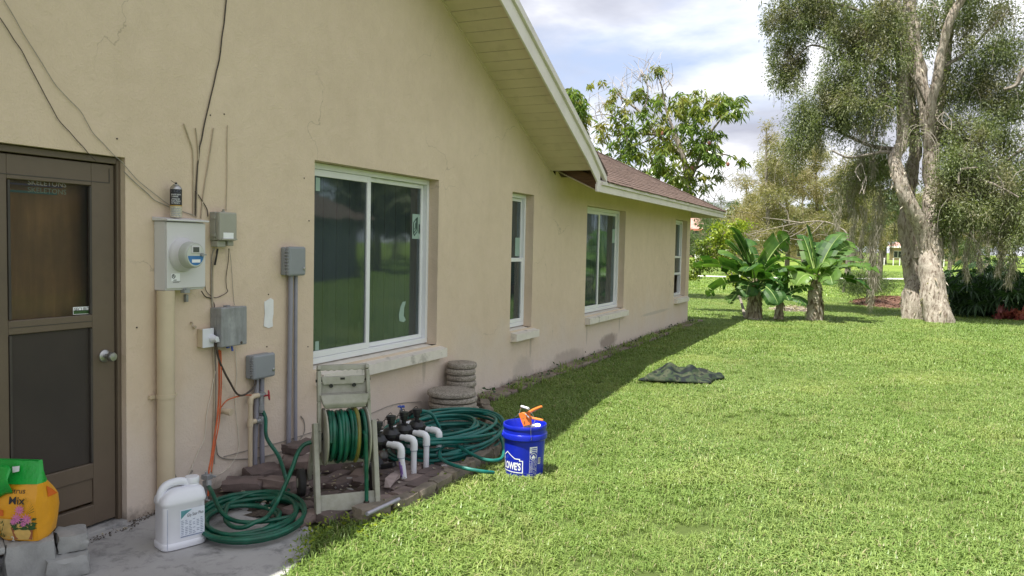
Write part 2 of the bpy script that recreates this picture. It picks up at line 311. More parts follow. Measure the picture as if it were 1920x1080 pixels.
# ------------------------------------------------------------------ mesh helpers
class MB:
    def __init__(s): s.v = []; s.f = []
    def add(s, vs, fs):
        o = len(s.v); s.v += [tuple(p) for p in vs]; s.f += [tuple(i+o for i in q) for q in fs]; return s
    def box(s, c, d, rot=None):
        h = [x/2 for x in d]; c = V(c)
        P = [V((x*h[0], y*h[1], z*h[2])) for x in (-1, 1) for y in (-1, 1) for z in (-1, 1)]
        if rot is not None: P = [rot @ p for p in P]
        return s.add([p+c for p in P], [(0, 1, 3, 2), (4, 6, 7, 5), (0, 4, 5, 1), (2, 3, 7, 6), (0, 2, 6, 4), (1, 5, 7, 3)])
    def rbox(s, c, d, rot=None, amp=.004, n=4, rnd=None, chip=.25):
        r = rnd or random; c = V(c); seen = {}; h = [x/2 for x in d]; base = len(s.v)
        def vert(i, j, k):
            key = (i, j, k)
            if key not in seen:
                q = [(-1+2*t/n) for t in key]; e = sum(abs(t) > .99 for t in q); p = V([q[a]*h[a] for a in range(3)])
                sh = 1-.035*(e >= 2)-.03*(e == 3)-(chip*.22*r.random() if e >= 2 and r.random() < chip else 0)
                p = V((p.x*(sh if abs(q[0]) > .99 else 1), p.y*(sh if abs(q[1]) > .99 else 1), p.z*(sh if abs(q[2]) > .99 else 1)))+V((r.gauss(0, amp), r.gauss(0, amp), r.gauss(0, amp*.8)))
                if rot is not None: p = rot @ p
                seen[key] = len(s.v)-base; s.v.append(tuple(p+c))
            return seen[key]+base
        for ax in range(3):
            for side in (0, n):
                for i in range(n):
                    for j in range(n):
                        q = []
                        for (a, b) in ((i, j), (i+1, j), (i+1, j+1), (i, j+1)): t = [0, 0, 0]; t[ax] = side; t[(ax+1) % 3] = a; t[(ax+2) % 3] = b; q.append(vert(*t))
                        s.f.append(tuple(q if side else q[::-1]))
        return s
    def box2(s, a, b): return s.box([(x+y)/2 for x, y in zip(a, b)], [abs(y-x) for x, y in zip(a, b)])
    def quad(s, *p): return s.add(p, [tuple(range(len(p)))])
    def tube(s, pts, r, n=8, cap=True):
        pts = [V(p) for p in pts]; m = len(pts)
        rs = [r]*m if isinstance(r, (int, float)) else list(r)
        if m > 2 and not isinstance(r, (int, float)) and len(rs) != m: rs = [rs[0]+(rs[-1]-rs[0])*i/(m-1) for i in range(m)]
        t0 = (pts[1]-pts[0]).normalized(); u = t0.orthogonal().normalized(); vs = []
        for i, p in enumerate(pts):
            t = (pts[min(i+1, m-1)]-pts[max(i-1, 0)])
            t = t.normalized() if t.length > 1e-9 else t0
            u = (u-t*u.dot(t)); u = u.normalized() if u.length > 1e-6 else t.orthogonal().normalized(); w = t.cross(u)
            vs += [p+(u*math.cos(2*math.pi*k/n)+w*math.sin(2*math.pi*k/n))*rs[i] for k in range(n)]
        fs = [(i*n+k, i*n+(k+1) % n, (i+1)*n+(k+1) % n, (i+1)*n+k) for i in range(m-1) for k in range(n)]
        if cap: fs += [tuple(range(n))[::-1], tuple((m-1)*n+k for k in range(n))]
        return s.add(vs, fs)
    def cyl(s, a, b, r0, r1=None, n=20): return s.tube([a, b], [r0, r0 if r1 is None else r1], n)
    def lathe(s, c, prof, n=28, axis='z', cap=True, sx=1.0, sy=1.0):
        c = V(c); vs = []
        for r, h in prof:
            for k in range(n):
                a = 2*math.pi*k/n; x, y = r*math.cos(a)*sx, r*math.sin(a)*sy
                vs.append(c+(V((x, y, h)) if axis == 'z' else V((h, x, y)) if axis == 'x' else V((y, h, x))))
        m = len(prof)
        fs = [(i*n+k, i*n+(k+1) % n, (i+1)*n+(k+1) % n, (i+1)*n+k) for i in range(m-1) for k in range(n)]
        if cap: fs += [tuple(range(n))[::-1], tuple((m-1)*n+k for k in range(n))]
        return s.add(vs, fs)
    def prism(s, poly, off):
        n = len(poly); off = V(off); poly = [V(p) for p in poly]
        return s.add(poly+[p+off for p in poly], [tuple(range(n))[::-1], tuple(range(n, 2*n))]+[(k, (k+1) % n, n+(k+1) % n, n+k) for k in range(n)])
    def build(s, name, mat, parent=None, smooth=False, bevel=0, world=True, recalc=True, kind=None, sub=0):
        me = bpy.data.meshes.new(name)
        o0 = root_loc(parent) if (parent is not None and world) else V((0, 0, 0))
        me.from_pydata([(p[0]-o0.x, p[1]-o0.y, p[2]-o0.z) for p in s.v], [], s.f)
        if recalc:
            bm = bmesh.new(); bm.from_mesh(me); bmesh.ops.recalc_face_normals(bm, faces=bm.faces); bm.to_mesh(me); bm.free()
        me.materials.append(mat)
        if smooth:
            me.polygons.foreach_set('use_smooth', [True]*len(me.polygons))
            try: me.set_sharp_from_angle(angle=rad(38))
            except Exception: pass
        o = bpy.data.objects.new(name, me); COL.objects.link(o)
        if parent is not None: o.parent = parent
        if bevel:
            b = o.modifiers.new('bevel', 'BEVEL'); b.width = bevel; b.segments = 2; b.limit_method = 'ANGLE'; b.angle_limit = rad(40)
        if sub:
            b = o.modifiers.new('sub', 'SUBSURF'); b.levels = sub; b.render_levels = sub
        if kind: o['kind'] = kind
        return o
def root_loc(o):
    while o.parent: o = o.parent
    return o.location.copy()
def tag(o, label=None, cat=None, group=None, kind=None):
    for k, v in (('label', label), ('category', cat), ('group', group), ('kind', kind)):
        if v: o[k] = v
    return o
def thing(name, loc, label, cat, group=None, rz=0.0):
    o = bpy.data.objects.new(name, None); o.empty_display_size = .1; COL.objects.link(o); o.location = loc; o.rotation_euler = (0, 0, rz)
    return tag(o, label, cat, group)
def solo(mb, name, mat, label, cat, group=None, smooth=False, bevel=0, **kw):
    return tag(mb.build(name, mat, None, smooth, bevel, **kw), label, cat, group)
def smooth_path(pts, k=6):
    P = [V(p) for p in pts]; out = []
    for i in range(len(P)-1):
        a, b, c, d = P[max(i-1, 0)], P[i], P[i+1], P[min(i+2, len(P)-1)]
        for j in range(k):
            t = j/k
            out.append(.5*((2*b)+(c-a)*t+(2*a-5*b+4*c-d)*t*t+(3*b-a-3*c+d)*t*t*t))
    out.append(P[-1]); return out
def text_mesh(body, size, fn, name, mat, parent, bold=0.0, sx=1.0, thick=0.0):
    """letters as flat print; fn maps (x, y) on the label to a place in the scene"""
    cu = bpy.data.curves.new('lettering', 'FONT'); cu.body = body; cu.size = size; cu.offset = bold; cu.resolution_u = 3
    o = bpy.data.objects.new('lettering', cu); COL.objects.link(o)
    dg = bpy.context.evaluated_depsgraph_get(); me = bpy.data.meshes.new_from_object(o.evaluated_get(dg))
    vs = [tuple(v.co) for v in me.vertices]; fs = [tuple(p.vertices) for p in me.polygons]
    bpy.data.objects.remove(o); bpy.data.curves.remove(cu); bpy.data.meshes.remove(me)
    mb = MB(); mb.add([fn(v[0]*sx, v[1]) for v in vs], fs)
    return mb.build(name, mat, parent, recalc=False)
def np_mesh(name, verts, faces_quads, mat, parent=None, tris=None, smooth=False, world=True, kind=None):
    """fast mesh from numpy arrays: verts (n,3), quads (m,4) or (m,3)"""
    me = bpy.data.meshes.new(name); o0 = root_loc(parent) if (parent is not None and world) else V((0, 0, 0))
    vv = np.asarray(verts, np.float32)-np.array(o0, np.float32); k = faces_quads.shape[1]; m = len(faces_quads)
    me.vertices.add(len(vv)); me.vertices.foreach_set('co', vv.ravel())
    me.loops.add(m*k); me.loops.foreach_set('vertex_index', faces_quads.astype(np.int32).ravel())
    me.polygons.add(m); me.polygons.foreach_set('loop_start', np.arange(0, m*k, k, dtype=np.int32))
    try: me.polygons.foreach_set('loop_total', np.full(m, k, np.int32))
    except Exception: pass
    me.update(calc_edges=True); me.validate()
    if smooth: me.polygons.foreach_set('use_smooth', [True]*m)
    me.materials.append(mat); o = bpy.data.objects.new(name, me); COL.objects.link(o)
    if parent is not None: o.parent = parent
    if kind: o['kind'] = kind
    return o
def unit(a): return a/np.maximum(np.linalg.norm(a, axis=1, keepdims=True), 1e-9)
def leaf_cards(P, D, L, Wd, rng=RNG):
    """folded rhombus leaves: base P, direction D, length L, width Wd -> verts, quads (two halves share the midrib)"""
    n = len(P); D = unit(D); R = unit(np.cross(D, unit(rng.normal(size=(n, 3))))); U = np.cross(R, D)
    L = np.broadcast_to(L, (n,))[:, None]; Wd = np.broadcast_to(Wd, (n,))[:, None]
    tip = P+D*L-np.array([0, 0, 1])*L*.12; mid = P+D*L*.48
    a = mid+R*Wd*.5+U*Wd*.18; b = mid-R*Wd*.5+U*Wd*.18
    vs = np.stack([P, a, tip, b], 1).reshape(-1, 3); i = np.arange(n)*4
    q = np.stack([i, i+1, i+2, i+3], 1); return vs, q
def clumpy(blobs, n, sub, spread, rng=RNG, shell=.5, zs=.8):
    """points in ellipsoid blobs [(center, radii, weight)], gathered into sub-clumps"""
    w = np.array([b[2] for b in blobs], float); w /= w.sum(); out = []; outd = []
    for (c, r, _), k in zip(blobs, (w*n).astype(int)):
        if k < 1: continue
        m = max(2, int(sub)); d = unit(rng.normal(size=(m, 3))); rr = shell+(1-shell)*rng.random((m, 1))**.6
        C = d*rr*np.array(r); ci = rng.integers(0, m, k)
        size = spread*(0.5+rng.random((m, 1))*1.0)
        p = C[ci]+rng.normal(size=(k, 3))*size[ci]*np.array([1, 1, zs])
        out.append(p+np.array(c)); outd.append(unit(p-C[ci]+rng.normal(size=(k, 3))*.05))
    return np.concatenate(out), np.concatenate(outd)

# ================================================================== SETTING
def structure(mb, name, mat, **kw): return tag(mb.build(name, mat, None, **kw), kind='structure')
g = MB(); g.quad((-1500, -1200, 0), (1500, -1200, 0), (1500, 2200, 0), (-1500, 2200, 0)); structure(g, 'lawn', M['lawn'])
BED = [(-3.8, 3.42), (-3.3, 3.5), (-2.95, 3.55), (-2.66, 3.66), (-2.56, 4.03), (-2.60, 5.2), (-2.70, 5.67), (-2.92, 6.0), (-3.6, 7.1), (-3.8, 7.2)]
SLAB = [(-3.86, 1.0), (-2.55, 1.0), (-2.53, 2.4), (-2.56, 3.02), (-2.66, 3.3), (-2.82, 3.52), (-3.2, 3.62), (-3.86, 3.6)]
s = MB(); s.prism([(x, y, -.05) for x, y in SLAB], (0, 0, .062)); structure(s, 'concrete_slab', M['slab'], bevel=.006)
# bed of bare dirt against the wall, a little heaped
def inside(poly, X, Y):
    X = np.asarray(X); Y = np.asarray(Y); r = np.zeros(X.shape, bool); n = len(poly)
    for i in range(n):
        x0, y0 = poly[i]; x1, y1 = poly[(i+1) % n]
        c = ((y0 > Y) != (y1 > Y)) & (X < (x1-x0)*(Y-y0)/((y1-y0) if abs(y1-y0) > 1e-12 else 1e-12)+x0); r ^= c
    return r
nx, ny = 44, 120; gx = np.linspace(-3.82, -2.55, nx); gy = np.linspace(3.44, 7.2, ny); GX, GY = np.meshgrid(gx, gy, indexing='ij')
GZ = .016+.016*np.sin(GX*13+GY*5)*np.sin(GY*9-GX*4)+RNG.normal(size=GX.shape)*.004+.03*np.clip((-3.3-GX)/.5, 0, 1)
GZ = np.maximum(GZ, .008)
idx = np.arange(nx*ny).reshape(nx, ny); q = np.stack([idx[:-1, :-1], idx[1:, :-1], idx[1:, 1:], idx[:-1, 1:]], -1).reshape(-1, 4)
cxm = (GX[:-1, :-1]+GX[1:, 1:]).ravel()/2; cym = (GY[:-1, :-1]+GY[1:, 1:]).ravel()/2
q = q[inside(BED, cxm, cym)]
tag(np_mesh('dirt_bed', np.stack([GX, GY, GZ], -1).reshape(-1, 3), q, M['dirt'], smooth=True), kind='structure')
# the pale cart path across the far field
pp = [(-60, 44.5), (-30, 45.2), (-10.2, 47.3), (-4, 50.5), (1.1, 55.5), (8, 64), (16, 78)]
pl = smooth_path([(x, y, .006) for x, y in pp], 6); m = MB(); L_, R_ = [], []
for i, p in enumerate(pl):
    t = (pl[min(i+1, len(pl)-1)]-pl[max(i-1, 0)]).normalized(); n = V((-t.y, t.x, 0)); L_.append(p+n*.75); R_.append(p-n*.75)
for i in range(len(pl)-1): m.quad(L_[i], R_[i], R_[i+1], L_[i+1])
structure(m, 'path', M['path'])

# ---- grass as geometry-node instances of small tufts
def tuft(seed, nb, radius, hgt, wid):
    r = np.random.default_rng(seed); vs = []; fs = []
    for i in range(nb):
        a = r.random()*6.283; d = radius*math.sqrt(r.random()); bx, by = d*math.cos(a), d*math.sin(a)
        h = hgt*(.55+.7*r.random()); w = wid*(.7+.6*r.random()); th = r.random()*6.283; lean = .25+r.random()**.7*1.15
        dx, dy = math.cos(th), math.sin(th); px_, py_ = -dy*w/2, dx*w/2
        o = len(vs); c1 = (bx+dx*lean*h*.3, by+dy*lean*h*.3, h*.55); tp = (bx+dx*lean*h*.95, by+dy*lean*h*.95, h*(1-.42*lean))
        vs += [(bx-px_, by-py_, -.01), (bx+px_, by+py_, -.01), (c1[0]+px_*.9, c1[1]+py_*.9, c1[2]), (c1[0]-px_*.9, c1[1]-py_*.9, c1[2]), tp]
        fs += [(o, o+1, o+2, o+3), (o+3, o+2, o+4)]
    me = bpy.data.meshes.new('grass_tuft'); me.from_pydata(vs, [], fs); me.materials.append(M['blade'])
    return bpy.data.objects.new('grass_tuft', me)
def scatter(name, P, scale, variants):
    n = len(P); me = bpy.data.meshes.new(name); me.vertices.add(n); me.vertices.foreach_set('co', np.asarray(P, np.float32).ravel())
    for nm, typ, arr in (('rotz', 'FLOAT', RNG.random(n)*6.283), ('scl', 'FLOAT', scale), ('var', 'INT', RNG.integers(0, len(variants), n))):
        at = me.attributes.new(nm, typ, 'POINT'); at.data.foreach_set('value', np.asarray(arr, np.float32 if typ == 'FLOAT' else np.int32))
    me.materials.append(M['blade']); o = bpy.data.objects.new(name, me); COL.objects.link(o); o['kind'] = 'stuff'
    t = bpy.data.node_groups.new(name+'_nodes', 'GeometryNodeTree')
    t.interface.new_socket('Geometry', in_out='INPUT', socket_type='NodeSocketGeometry'); t.interface.new_socket('Geometry', in_out='OUTPUT', socket_type='NodeSocketGeometry')
    gi = t.nodes.new('NodeGroupInput'); go = t.nodes.new('NodeGroupOutput'); j = t.nodes.new('GeometryNodeJoinGeometry')
    def attr(nm, dt):
        a = t.nodes.new('GeometryNodeInputNamedAttribute'); a.data_type = dt; a.inputs[0].default_value = nm
        return [k for k in a.outputs if k.enabled and k.name == 'Attribute'][0]
    rz = t.nodes.new('ShaderNodeCombineXYZ'); t.links.new(attr('rotz', 'FLOAT'), rz.inputs[2]); sc = attr('scl', 'FLOAT'); va = attr('var', 'INT')
    for k, src in enumerate(variants):
        ip = t.nodes.new('GeometryNodeInstanceOnPoints'); oi = t.nodes.new('GeometryNodeObjectInfo'); oi.inputs['Object'].default_value = src
        cp = t.nodes.new('FunctionNodeCompare'); cp.data_type = 'INT'; cp.operation = 'EQUAL'
        ii = [s_ for s_ in cp.inputs if s_.enabled]; t.links.new(va, ii[0]); ii[1].default_value = k
        t.links.new(gi.outputs[0], ip.inputs['Points']); t.links.new(cp.outputs[0], ip.inputs['Selection']); t.links.new(oi.outputs['Geometry'], ip.inputs['Instance'])
        t.links.new(rz.outputs[0], ip.inputs['Rotation']); t.links.new(sc, ip.inputs['Scale']); t.links.new(ip.outputs[0], j.inputs[0])
    t.links.new(j.outputs[0], go.inputs[0]); md = o.modifiers.new('tufts', 'NODES'); md.node_group = t
    return o
near = [tuft(100+i, 70, .11, .056, .0056) for i in range(7)]
midt = [tuft(200+i, 56, .19, .062, .009) for i in range(5)]
fart = [tuft(300+i, 26, .45, .10, .03) for i in range(4)]
def lawn_pts(x0, x1, y0, y1, dens, rmin, rmax, minaz=-60, maxaz=48):
    n = int((x1-x0)*(y1-y0)*dens); X = x0+(x1-x0)*RNG.random(n); Y = y0+(y1-y0)*RNG.random(n)
    d = np.hypot(X, Y); az = np.degrees(np.arctan2(X, Y)); k = (d >= rmin) & (d < rmax) & (az > minaz) & (az < maxaz)
    jx = X+RNG.normal(size=n)*.025; jy = Y+RNG.normal(size=n)*.025
    k &= ~((X < -3.66) & (Y < 17.35)) & ~inside(BED, jx-.075, jy) & ~inside(SLAB, jx-.01, jy)
    k &= ~((jx < -3.53+.05*np.sin(Y*2.1)+.04*np.sin(Y*5.3)) & (Y > 7) & (Y < 17.6))
    return X[k], Y[k]
X, Y = lawn_pts(-4, 9, .6, 14, 150, 0, 12.5); d = np.hypot(X, Y)
sc = (.8+.45*RNG.random(len(X)))*(.9+.25*np.sin(X*2.3+1)*np.sin(Y*1.9)); sc = sc*np.where((X < -3.2) & (Y > 7), 1.25, 1)
scatter('grass', np.stack([X, Y, np.zeros_like(X)], 1), sc, near)
X, Y = lawn_pts(-8, 16, 8, 32, 56, 12.5, 30); sc = (.75+.4*RNG.random(len(X)))
scatter('grass', np.stack([X, Y, np.zeros_like(X)], 1), sc, midt)
X, Y = lawn_pts(-34, 34, 22, 75, 7, 30, 78)
pd = np.min(np.stack([np.hypot(X-p.x, Y-p.y) for p in pl]), 0); k = pd > 1.6; X, Y = X[k], Y[k]
scatter('grass', np.stack([X, Y, np.zeros_like(X)], 1), (.5+.35*RNG.random(len(X))), fart)
# longer weeds in the joint between paving and lawn
wy = np.concatenate([7.2+10*RNG.random(150), 3.55+2*RNG.random(26)]); wx = np.where(wy > 7.15, -3.60+.05*RNG.normal(size=len(wy)), -2.50+.03*RNG.normal(size=len(wy)))
scatter('weeds', np.stack([wx, wy, np.full_like(wx, .01)], 1), np.where(wy > 7.15, .7+.8*RNG.random(len(wx)), .55), [tuft(400+i, 16, .05, .11, .009) for i in range(3)])

# ================================================================== HOUSE
house = thing('house', (WX, 9.0, 0), 'long beige stucco house with brown shingle roof and white window frames', 'house')
RIDGE_Y, SL = 4.2, .49
def soff(y): return 3.86-SL*(abs(y-RIDGE_Y)-(6.52-RIDGE_Y))       # height of the rake soffit
def soffr(y): return soff(y)-.10*max(0, y-8.9)
OPEN = dict(door=(2.24, 3.11, 0.0, 2.05), w1=(4.72, 6.52, .66, 2.205), w2=(8.15, 8.76, .64, 2.21), w3=(10.64, 12.48, .63, 2.19), w4=(15.9, 16.92, .62, 2.19))
Y0, Y1 = -1.2, 17.22
br = sorted({Y0, Y1, RIDGE_Y, 9.42} | {v for o in OPEN.values() for v in o[:2]})
w = MB()
def top(y): return soff(y)+.06 if y < 9.43 else 2.62
for a, b in zip(br[:-1], br[1:]):
    o = [q for q in OPEN.values() if q[0] <= a+1e-6 and q[1] >= b-1e-6]
    ta, tb = (top(a), top(b)) if b <= 9.43 else (2.62, 2.62)
    if not o: w.quad((WX, a, -.05), (WX, b, -.05), (WX, b, tb), (WX, a, ta))
    else:
        q = o[0]
        if q[2] > 0: w.quad((WX, a, -.05), (WX, b, -.05), (WX, b, q[2]), (WX, a, q[2]))
        w.quad((WX, a, q[3]), (WX, b, q[3]), (WX, b, tb), (WX, a, ta))
D = .20
for (a, b, z0, z1) in OPEN.values():
    w.quad((WX, a, z0), (WX, a, z1), (WX-D, a, z1), (WX-D, a, z0)); w.quad((WX, b, z0), (WX-D, b, z0), (WX-D, b, z1), (WX, b, z1))
    w.quad((WX, a, z1), (WX, b, z1), (WX-D, b, z1), (WX-D, a, z1))
    if z0 > 0: w.quad((WX-.002, a, z0-.06), (WX-D, a, z0-.06), (WX-D, b, z0-.06), (WX-.002, b, z0-.06))
XB = -13.6
w.quad((WX, Y1, -.05), (XB, Y1, -.05), (XB, Y1, 2.62), (WX, Y1, 2.62)); w.quad((XB, Y1, -.05), (XB, Y0, -.05), (XB, Y0, 2.4), (XB, Y1, 2.4)); w.quad((WX, Y0, -.05), (WX, Y0, top(Y0)), (XB, Y0, top(Y0)), (XB, Y0, -.05))
w.build('wall', M['stucco'], house, recalc=False)
i_ = MB(); i_.quad((WX-.55, Y0+.05, -.02), (WX-.55, Y1-.05, -.02), (WX-.55, Y1-.05, 2.3), (WX-.55, Y0+.05, 2.3)); i_.quad((WX-.55, Y0+.05, 2.3), (WX-.55, Y1-.05, 2.3), (WX-.003, Y1-.05, 2.3), (WX-.003, Y0+.05, 2.3))
i_.build('dark_room_sheet', M['inside'], house, recalc=False)  # near-black sheet and lid added so the rooms behind the glass stay dark
# roof planes: gable front and hipped wing
EX = -3.17; RT = .13                                             # drip edge, height of roof surface over the soffit
def gz(y): return soff(y)+.20
rf = MB()
RXB = -14.0
ytip, yl = 9.62, -1.6
P3 = [(EX-.01, yl, gz(yl)), (EX-.01, RIDGE_Y, gz(RIDGE_Y)), (EX-.01, ytip, gz(ytip))]
poly = [(EX-.012, yl, gz(yl)-.05), (EX-.012, RIDGE_Y, gz(RIDGE_Y)-.05), (EX-.012, ytip, gz(ytip)-.05), (EX-.012, ytip+.01, gz(ytip)), (EX-.012, RIDGE_Y, gz(RIDGE_Y)+.012), (EX-.012, yl, gz(yl))]
# gable: slab running back to the main ridge
rf.prism(poly, (-7.5, 0, 0))
rf.build('gable_roof', M['shingle'], house)
EZ = 2.425; HS = .50; YE = 17.73
def hz(t): return EZ+HS*t
# the wing's roof laid in stepped courses of separate tabs
sh = MB(); rr = random.Random(5)
course = .125; ncs = int(5.6/ (course*math.cos(math.atan(HS))))
dt = course*math.cos(math.atan(HS))
for k in range(ncs):
    t0, t1 = k*dt-.012, (k+1)*dt+.01
    ya = 9.64-.99*max(t0, 0)-.02; yb = YE-t0
    y = ya-rr.random()*.16
    while y < yb:
        wd = .155+rr.random()*.02; e = min(y+wd, yb)
        if e > ya:
            a = max(y, ya); lift = .007+rr.random()*.006; drop = rr.random()*.012
            x0, z0 = EX-t0+drop, hz(t0)-drop*HS; x1, z1 = EX-t1, hz(t1)
            bb = min(e-.004, YE-t1) if e >= yb-1e-6 else e-.004
            sh.add([(x0, a, z0-.004), (x0, e-.004, z0-.004), (x1, max(bb, a), z1), (x1, a, z1), (x0, a, z0+lift), (x0, e-.004, z0+lift), (x1, max(bb, a), z1+.002), (x1, a, z1+.002)],
                   [(4, 5, 6, 7), (0, 1, 5, 4), (1, 2, 6, 5), (3, 0, 4, 7)])
        y += wd
o = sh.build('shingles', M['shingle'], house, recalc=False, kind='stuff')
hp = MB(); T = 5.6
hp.quad((EX, 9.6, EZ-.012), (EX, YE, EZ-.012), (EX-T, YE-T, hz(T)-.012), (EX-T, 9.6-.99*T, hz(T)-.012))
hp.quad((EX, YE, EZ-.012), (-14.3, YE, EZ-.012), (-14.3+T, YE-T, hz(T)-.012), (EX-T, YE-T, hz(T)-.012))
hp.quad((-14.3, YE, EZ-.012), (-14.3, yl, EZ-.012), (-14.3+T, yl, hz(T)-.012), (-14.3+T, YE-T, hz(T)-.012))
hp.build('hip_roof', M['shingle'], house)
cap = MB()
for k in range(26):
    t = k*.215; p = V((EX-t, YE-t, hz(t)+.012)); q_ = V((EX-t-.24, YE-t-.24, hz(t+.24)+.02)); n = V((1, -1, 0)).normalized()*.11
    cap.quad(p+n-V((0, 0, .035)), p+V((0, 0, .012)), q_, q_+n-V((0, 0, .04))); cap.quad(p+V((0, 0, .012)), p-n-V((0, 0, .035)), q_-n-V((0, 0, .04)), q_)
cap.build('hip_cap', M['shingle'], house, recalc=False, kind='stuff')
# rake and eave boards
XF = -3.2
f = MB()
def rake(mb, x0, x1, lo, hi, ya, yb):
    for a, b in ((yl, RIDGE_Y), (RIDGE_Y, 8.95), (8.95, yb)):
        mb.prism([(x0, a, soffr(a)+lo), (x0, b, soffr(b)+lo), (x0, b, soffr(b)+hi), (x0, a, soffr(a)+hi)], (x1-x0, 0, 0))
rake(f, XF-.022, XF, -.055, .115, yl, 9.40)
f.build('rake_board', M['trim'], house, bevel=.003)
f = MB(); rake(f, XF-.02, XF+.027, .118, .196, yl, 9.585); f.build('rake_trim', M['trim'], house, bevel=.003)
f = MB(); f.box2((XF-.022, 9.28, 2.285), (XF+.003, YE-.03, 2.372)); f.box2((XF-.021, 9.30, 2.373), (XF-.001, 9.6, 2.43)); f.box2((-14.2, YE-.052, 2.285), (XF-.024, YE-.03, 2.372)); f.build('eave_board', M['trim'], house, bevel=.003)
f = MB(); f.box2((XF-.02, 9.44, 2.374), (XF+.029, YE-.005, 2.418)); f.box2((-14.2, YE-.05, 2.374), (XF-.022, YE-.003, 2.418)); f.build('eave_trim', M['trim'], house, bevel=.003)
# soffit of the gable, panel by panel
pw = .134; n_p = int((9.215-RIDGE_Y)/pw)
me0 = None
for k in range(n_p):
    a = 9.215-(k+1)*pw+.004; b = 9.215-k*pw-.004
    pnl = MB(); pnl.prism([(WX+.001, a, soff(a)+.0), (WX+.001, b, soff(b)), (WX+.001, b, soff(b)+.005), (WX+.001, a, soff(a)+.005)], (XF-.024-WX, 0, 0))
    pnl.build('soffit_panel', M['soffit'], house)
b_ = MB(); b_.prism([(WX, RIDGE_Y-5.5, soff(RIDGE_Y-5.5)+.035), (WX, RIDGE_Y, soff(RIDGE_Y)+.035), (WX, 9.22, soff(9.22)+.035), (WX, 9.22, soff(9.22)+.045), (WX, RIDGE_Y, soff(RIDGE_Y)+.045), (WX, RIDGE_Y-5.5, soff(RIDGE_Y-5.5)+.045)], (XF-.024-WX, 0, 0))
b_.build('soffit_backing', M['door_dark'], house)
b_ = MB(); b_.prism([(WX, RIDGE_Y, soff(RIDGE_Y)-.016), (WX, 9.2, soff(9.21)-.016), (WX, 9.21, soff(9.21)-.001), (WX, RIDGE_Y, soff(RIDGE_Y)-.001)], (.012, 0, 0)); b_.build('wall_channel', M['soffit'], house)
# end of the boxed rake, the bare wood seen in the gap and the sloping eave soffit beyond
m = MB(); m.box2((WX, 9.218, soff(9.22)-.0), (XF-.024, 9.235, soff(9.22)+.02)); m.build('soffit_end', M['soffit'], house)
m = MB(); m.prism([(WX, 9.44, 2.575), (XF-.024, 9.44, 2.30), (XF-.024, 9.44, 2.60), (WX, 9.44, 2.64)], (0, .02, 0)); m.build('gap_panel', M['plywood'], house)
m = MB(); m.prism([(WX, 9.425, 2.555), (XF-.024, 9.425, 2.288), (XF-.024, 9.425, 2.30), (WX, 9.425, 2.57)], (0, YE-.06-9.425, 0)); m.build('eave_soffit', M['soffit'], house)
m = MB(); m.prism([(WX, YE-.06, 2.555), (XF-.024, YE-.06, 2.288), (XF-.024, YE-.06, 2.30), (WX, YE-.06, 2.57)], (-9.5, 0, 0));
# -------- windows
XG = WX-.10                                                       # plane of the frames
def sill(y0, y1, z):
    m = MB(); m.prism([(WX-.004, y0+.03, z-.0199), (WX+.075, y0+.03, z-.036), (WX+.075, y0+.03, z-.118), (WX-.004, y0+.03, z-.124)], (0, y1-y0-.06, 0))
    m.prism([(WX-.199, y0+.003, z+.0195), (WX-.0045, y0+.003, z-.0198), (WX-.0045, y0+.003, z-.05), (WX-.199, y0+.003, z-.04)], (0, y1-y0-.116, 0))
    return m
def bars(y0, y1, z0, z1, wv, wh, x, dep, wt=None):
    m = MB(); wt = wt or wh
    m.box2((x-dep, y0, z0), (x, y0+wv, z1)); m.box2((x-dep, y1-wv, z0), (x, y1, z1)); m.box2((x-dep, y0+wv, z0), (x, y1-wv, z0+wh)); m.box2((x-dep, y0+wv, z1-wt), (x, y1-wv, z1)); return m
def pane(y0, y1, z0, z1, x, win):
    m = MB(); m.quad((x, y0, z0), (x, y1, z0), (x, y1, z1), (x, y0, z1)); return m.build('pane', M['glass'], win, recalc=False)
def blinds(y0, y1, z0, z1, x, win, wd=.165):
    n = max(2, round((y1-y0)/wd)); wd = (y1-y0)/n
    for k in range(n):
        a = y0+k*wd; m = MB(); m.prism([(x, a+.004, z0), (x-.012, a+wd*.5, z0), (x-.004, a+wd-.006, z0), (x-.006, a+wd-.006, z0), (x-.014, a+wd*.5, z0), (x-.002, a+.004, z0)], (0, 0, z1-z0)); m.build('blind_slat', M['blind'], win)
def sticker(win, y0, y1, z0, z1, x): m = MB(); m.quad((x, y0, z0), (x, y1, z0), (x, y1, z1), (x, y0, z1)); return m.build('label_film', M['film'], win, recalc=False)
wins = {}
